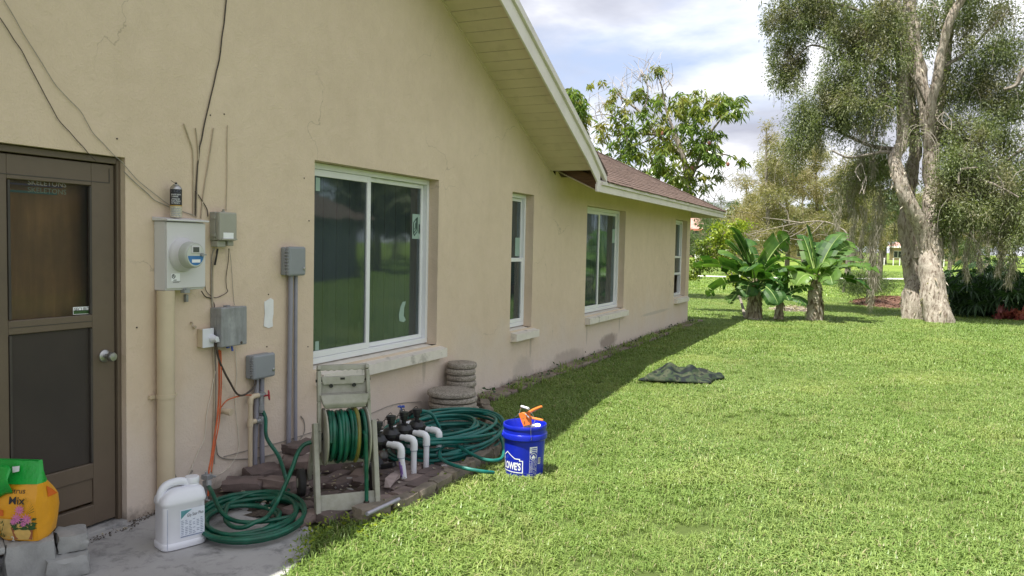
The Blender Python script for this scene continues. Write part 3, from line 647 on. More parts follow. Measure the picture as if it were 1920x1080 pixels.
for key, kind in (('w1', 'slider'), ('w2', 'hung'), ('w3', 'slider'), ('w4', 'hung_open')):
    y0, y1, z0, z1 = OPEN[key]; a, b, c, d = y0+.002, y1-.002, z0+.015, z1-.003
    win = bars(a, b, c, d, .04, .045, XG, .075).build('window', M['white_vinyl'], house, bevel=.004); wins[key] = win
    sill(y0, y1+.11, z0).build('sill', M['sill'], win)
    ia, ib, ic, id_ = a+.042, b-.042, c+.047, d-.047
    if kind == 'slider':
        mid = y0+(5.55-4.72)/(6.52-4.72)*(y1-y0)
        bars(ia, mid+.035, ic, id_, .05, .05, XG-.008, .028).build('sash', M['white_vinyl'], win, bevel=.003)
        bars(mid-.015, ib, ic, id_, .038, .036, XG-.040, .028).build('sash', M['white_vinyl'], win, bevel=.003)
        pane(ia+.045, mid-.01, ic+.045, id_-.045, XG-.022, win); pane(mid+.018, ib-.033, ic+.032, id_-.032, XG-.054, win)
        blinds(ia, ib, ic, id_, XG-.12, win)
    else:
        zm = c+(d-c)*(.508 if kind == 'hung' else .508); zl = ic if kind == 'hung' else ic+.38
        bars(ia, ib, zm-.02, id_, .022, .035, XG-.036, .03).build('sash', M['white_vinyl'], win, bevel=.003)
        top_l = zm+.02 if kind == 'hung' else zm+.03
        bars(ia, ib, zl, top_l, .045, .045, XG-.004, .03).build('sash', M['white_vinyl'], win, bevel=.003)
        pane(ia+.02, ib-.02, zm+.01, id_-.03, XG-.05, win); pane(ia+.04, ib-.04, zl+.04, top_l-.04, XG-.02, win)
        blinds(ia, ib, ic if kind == 'hung' else zl, id_, XG-.12, win)
# caulking residue and maker's film left on the glass
w1 = wins['w1']; xg = XG-.0525
p = lambda u, v: on_x(u, v, xg)
f1 = sticker(w1, p(773, 430).y, p(801, 430).y, p(787, 448).z, p(787, 402).z, xg)
fx = xg+.0015
ly = p(773, 430).y; lz = p(787, 448).z
text_mesh('MI', .115, lambda x, y: (fx, ly+.105+x, lz+.055+y), 'lettering', M['film_ink'], w1, bold=.004)
m = MB()
for q in ([(0.02, .05), (.07, .09), (.07, .19), (.02, .15)],):
    for (a, b) in zip(q, q[1:]+q[:1]): m.tube([(fx, ly+a[0], lz+a[1]), (fx, ly+b[0], lz+b[1])], .004, 4)
m.tube([(fx, ly+.02, lz+.05), (fx, ly+.035, lz+.03), (fx, ly+.085, lz+.07), (fx, ly+.085, lz+.2), (fx, ly+.07, lz+.19)], .004, 4); m.tube([(fx, ly+.035, lz+.09), (fx, ly+.055, lz+.10), (fx, ly+.055, lz+.15)], .004, 4)
m.build('film_emblem', M['film_ink'], w1)
sticker(w1, p(790, 600).y, p(800, 600).y, p(795, 610).z, p(795, 589).z, xg)
xl = XG-.0205; p2 = lambda u, v: on_x(u, v, xl)
sticker(w1, p2(592, 345).y, p2(600, 345).y, p2(596, 358).z, p2(596, 333).z, xl); sticker(w1, p2(591, 650).y, p2(598, 650).y, p2(594, 657).z, p2(594, 640).z, xl)
m = MB(); m.add([p(u, v) for u, v in [(749, 602), (748, 590), (751, 575), (755, 566), (761, 565), (758, 577), (757, 592), (761, 600), (757, 604)]], [tuple(range(9))]); m.build('smear', M['film'], w1, recalc=False)
xg2 = XG-.0485; p = lambda u, v: on_x(u, v, xg2); sticker(wins['w2'], p(966, 460).y, p(984, 460).y, p(975, 480).z, p(975, 446).z, xg2)
xg2 = XG-.0525; p = lambda u, v: on_x(u, v, xg2); sticker(wins['w3'], p(1148, 440).y, p(1158, 440).y, p(1153, 456).z, p(1153, 430).z, xg2)
m = MB()
for k in range(7):
    yy = 4.95+k*.11+random.random()*.05; m.box((WX-.02-.06*random.random(), yy, .645), (.015, .05*random.random()+.015, .004))
# bare plaster patch
pts = [(494, 612), (496, 588), (495, 566), (500, 563), (507, 559), (512, 562), (512, 588), (510, 600), (511, 612), (503, 615)]
m = MB(); m.prism([wl(u, v, .0015) for u, v in pts], (.004, 0, 0)); m.build('plaster_patch', M['plaster'], house)
# -------- screen door
door = MB()
y0, y1, z0, z1 = OPEN['door']; XD = WX-.05
door.box2((XD-.03, y0+.03, .045), (XD, y0+.245, 2.005)); door.box2((XD-.03, y1-.17, .045), (XD, y1-.032, 2.005))
zs = [(1.885, 2.005), (1.125, 1.195), (.045, .385)]
door.box2((XD-.03, y0+.245, 1.885), (XD, y1-.17, 2.005)); door.box2((XD-.03, y0+.245, 1.125), (XD, y1-.17, 1.195)); door.box2((XD-.03, y0+.245, .30), (XD, y1-.17, .385))
dr = door.build('screen_door', M['door'], house, bevel=.004)
m = MB(); m.box2((XD-.024, y0+.245, .17), (XD-.008, y1-.17, .30)); m.build('kick_panel', M['door'], dr, bevel=.003)
m = MB(); m.box2((XD-.03, y0+.245, .045), (XD+.004, y1-.17, .155)); m.build('bottom_rail', M['door'], dr, bevel=.004)
m = MB(); m.box2((XD-.05, y0+.002, .03), (XD+.015, y0+.026, 2.035)); m.box2((XD-.05, y1-.026, .03), (XD+.015, y1-.002, 2.035)); m.box2((XD-.05, y0+.026, 2.012), (XD+.015, y1-.026, 2.045)); m.build('door_frame', M['door'], house, bevel=.003)
m = MB(); m.box2((WX-.19, y0+.002, -.02), (WX+.01, y1-.002, .03)); m.build('threshold', M['slab'], house, bevel=.005)
m = MB(); m.box2((XD-.016, y0+.247, .388), (XD-.012, y1-.172, 1.123)); m.build('insect_screen', M['screen'], dr)
m = MB(); m.quad((XD-.014, y0+.247, 1.197), (XD-.014, y1-.172, 1.197), (XD-.014, y1-.172, 1.883), (XD-.014, y0+.247, 1.883)); m.build('storm_glass', M['door_glass'], dr, recalc=False)
for a in ((y0+.247, y0+.259), (y1-.184, y1-.172)):
    m = MB(); m.box2((XD-.01, a[0], .39), (XD+.004, a[1], 1.12)); m.box2((XD-.01, a[0], 1.2), (XD+.004, a[1], 1.88)); m.build('glazing_bead', M['door_dark'], dr)
for a_, b_ in (((XD-.001, y0+.06, 1.905), (XD+.002, y1-.06, 1.909)), ((XD-.001, y1-.064, 1.9095), (XD+.002, y1-.06, 1.985)), ((XD-.001, y0+.25, 1.158), (XD+.002, y1-.17, 1.161))):
    m = MB(); m.box2(a_, b_); m.build('rail_seam', M['door_dark'], dr)
m = MB(); m.box2((WX-.18, y0+.01, .03), (WX-.14, y1-.01, 2.03)); m.build('inner_door', M['inner_door'], house)
kb = MB(); ky, kz = 3.012, .962
kb.lathe((XD, ky, kz), [(.034, 0), (.034, .006), (.028, .010), (.014, .014), (.013, .034), (.02, .04), (.026, .05), (.026, .066), (.021, .074), (.0, .076)], 24, 'x', cap=False)
kb.build('knob', M['steel'], dr, smooth=True)
sg = MB(); q = [on_x(u, v, XD-.0125) for u, v in [(137, 590), (177, 588), (177, 574), (137, 576)]]; sg.quad(*q); st = sg.build('security_sticker', M['ink_white'], dr, recalc=False)
q2 = [on_x(u, v, XD-.0115) for u, v in [(138, 589), (176, 587), (176, 581), (138, 582)]]; sg = MB(); sg.quad(*q2); sg.build('sticker_band', M['leafprint'], dr, recalc=False)
sy, sz = q[3].y, q[3].z
text_mesh('SECURITY', .032, lambda x, y: (XD-.0115, sy+.005+x, sz-.022+y*.8), 'lettering', M['ink'], dr, sx=.75)
for (u0, u1, v0, v1, mt, zt) in ((14, 117, 341, 353, 'violet', 0), (14, 107, 355, 366, 'teal', 1)):
    a = on_x(u0, v0, XD-.03); b = on_x(u1, v1, XD-.03); m = MB(); m.quad((XD-.03, a.y, b.z), (XD-.03, b.y, b.z), (XD-.03, b.y, a.z), (XD-.03, a.y, a.z)); m.build('notice_strip', M[mt], dr, recalc=False)
    text_mesh('SKELETONS', .036, lambda x, y: (XD-.029, a.y+.10+x, b.z+.006+y), 'lettering', M['ink_white' if zt == 0 else 'film'], dr, sx=1.1)
# nail heads and small pocks in the stucco
m = MB()
for u, v in [(219, 260), (394, 216), (570, 334), (579, 414), (577, 650), (503, 552), (420, 214), (256, 614), (500, 650)]: m.lathe(wl(u, v), [(.004, -.002), (.005, .004), (.002, .006)], 8, 'x')
m.build('nail_heads', M['cable_dark'], house, kind='stuff')
# hairline cracks

# ================================================================== PAVING AT THE FOOT OF THE WALL
strip = thing('paver_strip', (WX+.1, 12.3, 0), 'narrow line of weathered pavers along the foot of the beige wall', 'pavers')
y = 7.25; rr = random.Random(3)
while y < 17.6:
    L_ = .20+.03*rr.random(); z = .014+.012*rr.random(); m = MB()
    m.rbox((WX+.135+.012*rr.random(), y+L_/2, z+.016), (.235, L_-.012, .045), amp=.003, n=3, rnd=rr, rot=Matrix.Rotation(rr.uniform(-.05, .05), 3, 'Z') @ Matrix.Rotation(rr.uniform(-.03, .03), 3, 'Y'))
    m.build('paver', M['edging' if rr.random() < .6 else 'paver_b'], strip, smooth=True); y += L_
border = thing('garden_border', (-2.6, 4.8, 0), 'low border of mossy blocks between the lawn and the paved bed', 'edging')
line = smooth_path([(-2.66, 3.70, 0), (-2.575, 4.05, 0), (-2.585, 4.6, 0), (-2.62, 5.2, 0), (-2.71, 5.66, 0), (-2.93, 6.0, 0), (-3.25, 6.55, 0), (-3.58, 7.08, 0)], 12)
acc = [0]
for a, b in zip(line[:-1], line[1:]): acc.append(acc[-1]+(b-a).length)
def along(s_):
    for i in range(len(line)-1):
        if acc[i+1] >= s_: t = (s_-acc[i])/max(acc[i+1]-acc[i], 1e-6); return line[i].lerp(line[i+1], t)
    return line[-1]
s_ = 0
while s_ < acc[-1]-.12:
    L_ = .21+.06*rr.random(); a = along(s_); b = along(min(s_+L_-.012, acc[-1])); c = (a+b)/2; ang = math.atan2(b.y-a.y, b.x-a.x)
    m = MB(); m.rbox((c.x, c.y, .036+.016*rr.random()), ((b-a).length, .08+.02*rr.random(), .095), amp=.005, rnd=rr, chip=.4, rot=Matrix.Rotation(ang+rr.uniform(-.06, .06), 3, 'Z') @ Matrix.Rotation(rr.uniform(-.09, .09), 3, 'X'))
    m.build('edging_block', M['edging'], border, smooth=True); s_ += L_
floor_ = thing('bed_paving', (-2.9, 4.6, 0), 'uneven dark clay pavers laid inside the border beside the hose reel', 'pavers')
for r in range(6):
    for k in range(22):
        L_, wd = .205, .108; cx = -2.70-r*.118+rr.uniform(-.012, .012); cy = 3.60+k*.213+(.1 if r % 2 else 0)+rr.uniform(-.015, .015)
        cx -= max(0, (cy-5.2))*.36
        if not inside(BED, [cx+.02], [cy])[0] or cy > 5.75 or (r > 1 and cy > 5.0) or rr.random() < (.03 if r < 2 else .22): continue
        if cx < -3.55: continue
        m = MB(); m.rbox((cx, cy, .020+.018*rr.random()), (wd, L_, .05), amp=.004, n=3, rnd=rr, chip=.35, rot=Matrix.Rotation(rr.uniform(-.12, .12), 3, 'Z') @ Matrix.Rotation(rr.uniform(-.07, .07), 3, 'X') @ Matrix.Rotation(rr.uniform(-.07, .07), 3, 'Y'))
        m.build('paver', M['paver' if rr.random() < .7 else 'paver_b'], floor_, smooth=True)
# loose pavers heaped by the wall
for (x, y, z, a, tx, lab, mt) in [(-3.60, 3.80, .075, .5, .08, 'large loose paver nearest the orange cable, left end of the heap', 'paver'),
        (-3.42, 3.93, .075, .2, -.06, 'flat loose paver at the front of the heap, behind the coiled hose', 'paver_b'),
        (-3.66, 4.05, .08, 1.2, .1, 'loose paver tucked behind the beige standpipe at the wall', 'paver'),
        (-3.50, 4.22, .135, .35, .05, 'tilted loose paver in the middle tier of the heap by the spigot', 'paver_b'),
        (-3.58, 4.33, .20, 1.5, -.05, 'long paver lying topmost on the loose heap by the wall', 'paver'),
        (-3.45, 4.40, .07, .9, .06, 'loose paver under the heap right beside the reel wheel', 'paver')]:
    m = MB(); m.rbox((0, 0, 0), (.245, .15, .062), amp=.004, rnd=rr, chip=.35, rot=Matrix.Rotation(a, 3, 'Z') @ Matrix.Rotation(tx, 3, 'X')); m.v = [(p[0]+x, p[1]+y, p[2]+z) for p in m.v]
    solo(m, 'paver_brick', M[mt], lab, 'paver', 'loose pavers heaped by the wall', smooth=True)
# rubble and chips on the dirt
m = MB()
for k in range(150):
    x, y = rr.uniform(-3.7, -2.7), rr.uniform(3.5, 6.0); s0 = .006+.02*rr.random()**2
    if not inside(BED, [x], [y])[0]: continue
    m.box((x, y, .035+s0*.3), (s0*1.6, s0, s0*.8), Matrix.Rotation(rr.random()*6, 3, 'Z') @ Matrix.Rotation(rr.random(), 3, 'X'))
tag(m.build('gravel', M['slab'], None), kind='stuff')
m = MB()
for k in range(420):
    x, y = rr.uniform(-3.78, -2.65), rr.uniform(2.9, 7.0)
    if y < 3.6 and x > -3.68: continue
    if not (inside(BED, [x], [y])[0] or y < 3.6): continue
    a = rr.random()*6.28; l_ = .012+.03*rr.random(); z = .045+.015*rr.random() if y > 3.5 else .016
    m.quad((x, y, z), (x+l_*.4*math.cos(a+1), y+l_*.4*math.sin(a+1), z+.008), (x+l_*math.cos(a), y+l_*math.sin(a), z), (x+l_*.4*math.cos(a-1), y+l_*.4*math.sin(a-1), z+.004))
tag(m.build('litter', M['husk'], None, recalc=False), kind='stuff')

# ================================================================== BOXES AND PIPES ON THE WALL
# electric meter box
mb_ = thing('electric_meter_box', (WX, 3.44, 1.312), 'pale grey electric meter box with a round glass meter beside the screen door', 'meter box')
X1 = WX+.105
m = MB(); m.box2((WX+.001, 3.297, 1.312), (X1-.012, 3.581, 1.71)); m.build('enclosure', M['meter_grey'], mb_, bevel=.006)
m = MB(); m.box2((X1-.011, 3.297, 1.325), (X1, 3.581, 1.705)); m.build('cover', M['meter_grey'], mb_, bevel=.003)
m = MB(); m.prism([(WX+.001, 3.285, 1.712), (X1+.018, 3.285, 1.712), (X1+.018, 3.285, 1.722), (WX+.001, 3.285, 1.735)], (0, .31, 0)); m.build('rain_lid', M['meter_grey'], mb_, bevel=.002)
m = MB(); m.box2((X1-.03, 3.42, 1.295), (X1+.004, 3.46, 1.318)); m.lathe((X1+.002, 3.432, 1.318), [(.0, .008), (.006, .006), (.006, 0)], 10, 'x', cap=False); m.build('hasp', M['galv'], mb_)
mc = on_x(352, 478, X1+.06); my, mz = on_x(349, 478, X1+.03).y, on_x(352, 478, X1+.03).z
m = MB(); m.lathe((X1, my, mz), [(.098, 0), (.098, .012), (.092, .022), (.078, .05), (.078, .052)], 40, 'x'); ring = m.build('meter_base', M['meter_grey'], mb_, smooth=True)
m = MB(); m.lathe((X1, my, mz), [(.078, .05), (.073, .095), (.07, .10), (.066, .105)], 40, 'x'); met = m.build('meter', MAT('meter_cover', (.47, .49, .45), .25, .04, 3, bst=0), mb_, smooth=True)
fx = X1+.107
def disc(mbx, x, y, z, r, a0=0, a1=6.2832, n=26): mbx.add([(x, y, z)]+[(x, y+r*math.cos(a0+(a1-a0)*k/n), z+r*math.sin(a0+(a1-a0)*k/n)) for k in range(n+1)], [(0, k+1, k+2) for k in range(n)])
m = MB(); disc(m, fx-.001, my, mz, .064); m.build('dial_face', MAT('dial', (.55, .57, .53), .3, .03, 5, bst=0), met)
m = MB(); m.box2((fx-.001, my-.034, mz+.012), (fx+.004, my+.03, mz+.054)); m.build('display_bezel', M['meter_grey'], met, bevel=.003)
m = MB(); m.box2((fx+.002, my-.024, mz+.018), (fx+.0055, my+.02, mz+.047)); m.build('display', MAT('lcd', (.09, .10, .09), .2, .1), met)
m = MB(); m.add([(fx, my+.058*math.cos(a), mz+.058*math.sin(a)) for a in [math.pi*1.02+k*math.pi*.96/16 for k in range(17)]], [tuple(range(17))]); m.build('dial_label', M['ink_blue'], met)
m = MB(); m.quad((fx+.001, my-.03, mz-.042), (fx+.001, my+.032, mz-.042), (fx+.001, my+.032, mz-.024), (fx+.001, my-.03, mz-.024)); m.build('dial_plate', M['ink_white'], met)
m = MB(); m.cyl((fx-.02, my+.04, mz+.003), (fx+.012, my+.04, mz+.003), .010, n=12); m.box((fx+.01, my+.05, mz+.003), (.006, .035, .008)); m.build('seal', M['galv'], met)
a = on_x(321, 513, X1); b = on_x(337, 527, X1); m = MB(); m.quad((X1+.0012, a.y, b.z), (X1+.0012, b.y, b.z), (X1+.0012, b.y, a.z), (X1+.0012, a.y, a.z)); m.build('notice', M['ink_white'], mb_, recalc=False)
m = MB(); cy, cz = a.y+.016, a.z-.016
for k in range(20):
    q = 2*math.pi*k/20; r_ = .0105
    if k not in (2, 3): m.box((X1+.0018, cy+r_*math.cos(q), cz+r_*math.sin(q)), (.0006, .0042, .0042))
m.box((X1+.0018, cy, cz+.002), (.0006, .009, .007)); m.box((X1+.0018, cy+.01, cz-.022), (.0006, .022, .004)); m.box((X1+.0018, cy+.022, cz-.030), (.0006, .055, .0016)); m.box((X1+.0018, cy+.018, cz-.036), (.0006, .045, .0016))
m.build('notice_print', M['ink'], mb_)
# aerosol can on top
cx, cyy, cz0 = WX+.062, on_x(330, 405, WX+.062).y, 1.733
can = thing('spray_can', (cx, cyy, cz0), 'black and cream spray can with a straw, standing on the meter box', 'spray can')
m = MB(); m.lathe((cx, cyy, cz0), [(.030, 0), (.033, .003), (.033, .065)], 26); m.build('lower_print', M['can_cream'], can, smooth=True)
m = MB(); m.lathe((cx, cyy, cz0), [(.0331, .065), (.0331, .072)], 26); m.build('gold_band', M['can_gold'], can, smooth=True)
m = MB(); m.lathe((cx, cyy, cz0), [(.0331, .072), (.0331, .163)], 26); m.build('upper_print', M['can_black'], can, smooth=True)
m = MB(); m.lathe((cx, cyy, cz0), [(.0335, .163), (.0335, .167), (.029, .176), (.02, .186), (.017, .188), (.017, .192), (.0, .192)], 26, cap=False); m.build('dome', M['steel'], can, smooth=True)
m = MB(); m.lathe((cx, cyy, cz0), [(.007, .19), (.007, .203), (.0, .204)], 14, cap=False); noz = m.build('nozzle', M['black_plastic'], can)
m = MB(); m.tube([(cx, cyy, cz0+.199), (cx+.03, cyy-.045, cz0+.2005), (cx+.062, cyy-.09, cz0+.206)], .0016, 6); m.build('straw', M['cable_dark'], noz)
def wrap(cx, cy, cz, r, a0): return lambda x, y: (cx+r*math.cos(a0+x/r), cy+r*math.sin(a0+x/r), cz+y)
A0 = math.atan2(-cyy, -cx)
for i, t_ in enumerate(['BRAKE PARTS', 'CLEANER', 'LIMPIADOR', 'PARA PIEZAS', 'DE FRENOS']):
    text_mesh(t_, .0125, wrap(cx, cyy, cz0+.128-i*.0115-(.003 if i > 1 else 0), .0336, A0-.85), 'lettering', M['ink_white'], can, sx=.78)
m = MB()
for q in (-.55, .5):
    for k in range(14):
        a = 2*math.pi*k/14; fn = wrap(cx, cyy, cz0+.151, .0336, A0+q); m.quad(fn(.012*math.cos(a)-.001, .0055*math.sin(a)-.0008), fn(.012*math.cos(a)+.001, .0055*math.sin(a)-.0008), fn(.012*math.cos(a)+.001, .0055*math.sin(a)+.0008), fn(.012*math.cos(a)-.001, .0055*math.sin(a)+.0008))
for i in range(5): 
    fn = wrap(cx, cyy, cz0+.012+i*.0095, .0334, A0)
    for k in range(9): x_ = -.028+k*.0062; m.quad(fn(x_, 0), fn(x_+.0045, 0), fn(x_+.0045, .0035), fn(x_, .0035))
m.build('fine_print', M['ink_grey'], can, recalc=False)
# service pipe below the meter
sp = thing('service_pipe', (WX+.06, 3.335, 0), 'thick beige painted pipe running from the meter box down to the slab', 'pipe')
yp = 3.332
m = MB(); m.cyl((WX+.055, yp, .0), (WX+.055, yp, 1.312), .049, n=24); m.build('pipe', M['pvc_beige'], sp, smooth=True)
zc = on_x(311, 743, WX+.06).z
m = MB(); m.cyl((WX+.055, yp, zc-.011), (WX+.055, yp, zc+.011), .053, n=24); m.box((WX+.012, yp-.062, zc), (.02, .035, .02)); m.box((WX+.03, yp+.062, zc), (.05, .03, .022)); m.lathe((WX+.056, yp+.066, zc), [(.008, 0), (.008, .012), (.0, .013)], 8, 'x', cap=False); m.build('clamp', M['pvc_beige'], sp, smooth=True)
# telephone box
def wall_box(name, label, cat, d, y0, y1, z0, z1, mat, lip=.0, bev=.01):
    t = thing(name, (WX, (y0+y1)/2, z0), label, cat)
    m = MB(); m.box2((WX+.001, y0, z0), (WX+d*.55, y1, z1)); m.build('back_case', mat, t, bevel=bev*.6)
    m = MB(); m.box2((WX+d*.56, y0-lip, z0-lip), (WX+d, y1+lip, z1+lip)); c = m.build('cover', mat, t, bevel=bev)
    return t, c
d = .085
t, c = wall_box('telephone_box', 'olive grey telephone box with a white sticker right of the meter box', 'utility box', d, 3.715, 3.862, 1.605, 1.782, M['box_beige'])
m = MB(); m.box2((WX+.004, 3.722, 1.565), (WX+.06, 3.79, 1.604)); m.box2((WX+.004, 3.808, 1.572), (WX+.06, 3.858, 1.604)); m.build('cable_entry', M['box_beige'], t, bevel=.004)
for z in (1.64, 1.75): m = MB(); m.box2((WX+.025, 3.704, z-.012), (WX+.055, 3.716, z+.012)); m.build('hinge', M['box_beige'], t, bevel=.002)
m = MB(); m.box2((WX+d-.001, 3.728, 1.609), (WX+d+.006, 3.858, 1.618)); m.build('drip_rib', M['box_beige'], c)
a = on_x(419, 436, WX+d+.001); b = on_x(438, 450, WX+d+.001); m = MB(); m.box2((WX+d, a.y, b.z), (WX+d+.0012, b.y, a.z)); m.build('blank_sticker', M['ink_white'], c)
m = MB(); m.lathe((WX+.04, 3.79, 1.782), [(.012, 0), (.012, .006), (.006, .008), (.006, .014), (.010, .016), (.0, .018)], 12, cap=False); m.build('top_bolt', M['box_beige'], t)
m = MB(); m.box2((WX+.05, 3.862, 1.70), (WX+.06, 3.870, 1.72)); m.build('latch', M['black_plastic'], c)
# weathered metal box with the outlet beside it
t, c = wall_box('junction_box', 'weathered streaky metal junction box below the telephone box', 'utility box', .10, 3.72, 3.932, .945, 1.185, M['galv'], .004, .007)
m = MB(); m.lathe((WX+.09, 3.885, .957), [(.009, 0), (.009, .012), (.0, .013)], 10, 'x', cap=False); m.build('screw', M['cable_dark'], c)
m = MB(); m.cyl((WX+.05, 3.82, .945), (WX+.05, 3.82, .925), .012, n=10); m.cyl((WX+.06, 3.84, .945), (WX+.065, 3.845, .905), .007, n=8); m.build('wire_nut', M['blue_handle'], t)
m = MB(); m.box2((WX+.03, 3.80, 1.186), (WX+.06, 3.83, 1.197)); m.build('top_tab', M['galv'], t)
t = thing('outlet', (WX, 3.66, .95), 'white outdoor power outlet with a round plug left of the metal junction box', 'outlet')
m = MB(); m.box2((WX+.001, 3.615, .948), (WX+.045, 3.7, 1.062)); m.build('outlet_case', M['pvc_beige'], t, bevel=.004)
m = MB(); m.box2((WX+.046, 3.613, .946), (WX+.053, 3.702, 1.064)); m.build('face_plate', M['white_plastic'], t, bevel=.003)
m = MB(); m.lathe((WX+.053, 3.683, 1.0), [(.024, 0), (.024, .012), (.017, .03), (.015, .045), (.0, .046)], 16, 'x', cap=False); m.box((WX+.075, 3.70, .985), (.02, .03, .016)); m.build('plug', M['white_plastic'], t, smooth=True)
# two sprinkler controllers with their conduits
def controller(y0, y1, z0, z1, label):
    t, c = wall_box('sprinkler_controller', label, 'controller', .082, y0, y1, z0, z1, M['ctl_grey'], .004, .014); c['label'] = 'hinged front cover'
    n = 7
    for k in range(n):
        z = z0+.03+(z1-z0-.06)*k/(n-1); m = MB(); m.box((WX+.058, y0-.004, z), (.032, .012, .011)); m.build('hinge_knuckle', M['ctl_grey'], t, bevel=.003)
    m = MB(); m.lathe((WX+.082, y1-.018, z0+.045), [(.012, 0), (.012, .004), (.007, .006), (.0, .006)], 12, 'x', cap=False); m.build('lock', M['steel'], c)
    return t
controller(4.36, 4.53, 1.372, 1.568, 'grey sprinkler controller above two tall conduits left of the big window')
controller(4.025, 4.222, .695, .85, 'lower grey sprinkler controller near the red spigot handle')
for y_, yb, z0, z1, lab in ((4.432, 4.425, .04, 1.372, 'tall grey conduit, the left one of the pair below the upper controller'), (4.487, 4.50, .04, 1.372, 'tall grey conduit, the right one of the pair below the upper controller'),
                     (4.098, 4.088, .05, .695, 'short thick grey conduit under the lower controller'), (4.15, 4.16, .06, .695, 'short thin grey conduit under the lower controller, right of the thick one')):
    m = MB(); m.tube(smooth_path([(WX+.028, yb, z0), (WX+.026, yb+(y_-yb)*.3, z0+(z1-z0)*.3), (WX+.03, y_, z1-.25), (WX+.03, y_, z1)], 5), .0165 if 'left' in lab or 'thick' in lab else .0135, 12)
    solo(m, 'conduit', M['pvc_grey'], lab, 'conduit', 'grey conduits under the controllers', smooth=True)
# standpipe with the spigot
t = thing('standpipe', (WX+.05, 4.02, 0), 'beige water standpipe with a red handled brass spigot by the wall', 'standpipe')
px_ = WX+.05; yv = 4.022
zt = on_x(468, 745, px_).z; zm = on_x(470, 792, px_).z
m = MB(); m.cyl((px_, yv, .03), (px_, yv, zt-.02), .0145, n=16); m.build('pipe', M['pvc_beige'], t, smooth=True)
m = MB(); m.cyl((px_, yv, zm-.025), (px_, yv, zm+.025), .019, n=16); m.cyl((px_, yv, zm), (px_, yv+.045, zm), .017, n=14); m.cyl((px_, yv, .03), (px_, yv, .10), .019, n=16); m.build('tee_fitting', M['pvc_beige'], t, smooth=True)
m = MB(); m.tube(smooth_path([(px_, yv, zt-.045), (px_, yv+.004, zt-.01), (px_, yv+.03, zt), (px_, yv+.07, zt)], 4), .018, 14); m.build('elbow', M['pvc_beige'], t, smooth=True)
m = MB(); m.cyl((px_, yv+.06, zt), (px_, yv+.13, zt-.004), .016, n=12); m.cyl((px_, yv+.10, zt+.02), (px_, yv+.10, zt-.075), .015, n=12); m.cyl((px_, yv+.10, zt-.07), (px_, yv+.10, zt-.105), .021, n=10); m.build('spigot', M['galv'], t, smooth=True)
m = MB(); hc = V((px_+.035, yv+.135, zt-.006)); ax = V((.75, .62, .1)).normalized(); uu = ax.orthogonal().normalized(); vv = ax.cross(uu)
m.tube([hc+(uu*math.cos(k*math.pi/9)+vv*math.sin(k*math.pi/9))*(.028+.003*math.cos(k*math.pi/9*6)) for k in range(19)], .0055, 6)
for k in range(3): q = uu*math.cos(k*2.09)+vv*math.sin(k*2.09); m.tube([hc, hc+q*.026], .004, 5)
m.tube([hc-ax*.035, hc+ax*.006], .006, 6); m.build('handle', M['red'], t, smooth=True)
m = MB(); m.cyl((px_+.01, yv+.045, zm), (px_+.01, yv+.075, zm), .013, n=10); m.box((px_+.012, yv+.085, zm), (.03, .02, .05)); m.build('drain_valve', M['galv'], t)
a = wl(413, 770, .0); b = wl(428, 774, .07)
m = MB(); m.cyl((WX-.01, a.y-.01, a.z), (WX+.05, a.y+.005, a.z), .017, n=14); m.cyl((WX+.045, a.y+.005, a.z), (WX+.085, a.y+.008, a.z-.004), .022, n=14)
solo(m, 'pipe_stub', M['pvc_beige'], 'short capped beige pipe stub poking out of the wall left of the standpipe', 'pipe', smooth=True)
# ground rod with clamp
gx_, gy_ = WX+.17, on_x(387, 900, WX+.17).y
t = thing('ground_rod', (gx_, gy_, 0), 'grey ground rod with metal clamp holding orange cable behind white jug', 'ground rod')
m = MB(); m.cyl((gx_, gy_, 0), (gx_, gy_, .22), .009, n=10); m.build('rod', M['galv'], t, smooth=True)
m = MB(); m.box((gx_+.005, gy_, .19), (.05, .045, .03)); m.cyl((gx_+.02, gy_+.02, .19), (gx_+.045, gy_+.03, .19), .008, n=8); m.box((gx_, gy_, .14), (.035, .03, .05)); m.build('clamp', M['galv'], t, bevel=.003)
# ---- cables, each a thing of its own
def cable(name, uv, r, mat, label, d=.008, k=6, cat='cable', group='cables on the wall'):
    pts = [wl(q[0], q[1], q[2] if len(q) > 2 else d) for q in uv]
    m = MB(); m.tube(smooth_path(pts, k), r, 7); return solo(m, name, M[mat], label, cat, group, smooth=True)
def jig(uv, a=1.2, n=4):
    out = []
    for (p_, q_) in zip(uv[:-1], uv[1:]):
        for k in range(n): t = k/n; out.append((p_[0]+(q_[0]-p_[0])*t+random.uniform(-a, a), p_[1]+(q_[1]-p_[1])*t+random.uniform(-a, a)*.5))
    out.append(uv[-1]); return out
cable('cable', jig([(0, 32), (40, 95), (78, 165), (108, 222), (143, 262), (180, 302)], 1.0, 3), .0022, 'cable_dark', 'thin dark cable sagging from the upper left onto the door head')
cable('cable', jig([(8, 0), (45, 65), (80, 120), (105, 160), (150, 208), (175, 250), (215, 292), (232, 308), (260, 340), (318, 385)], .8, 2), .0019, 'cable_grey', 'thin grey cable passing over the top right corner of the door')
cable('cable', jig([(232, 322), (262, 350), (290, 375), (322, 390), (350, 399), (366, 405)], .7, 2), .0026, 'cable_grey', 'short cable from the door corner running behind the spray can')
cable('cable', jig([(425, -6), (420, 45), (411, 112), (396, 180), (384, 232), (375, 275), (369, 330), (366, 405)], .5, 3), .0042, 'cable_dark', 'long dark cable coming straight down the wall to the meter box')
cable('cable', [(345, 232), (354, 258), (362, 285), (363, 340), (363, 405)], .0042, 'cable_beige', 'painted cable bent left at its top above the meter box')
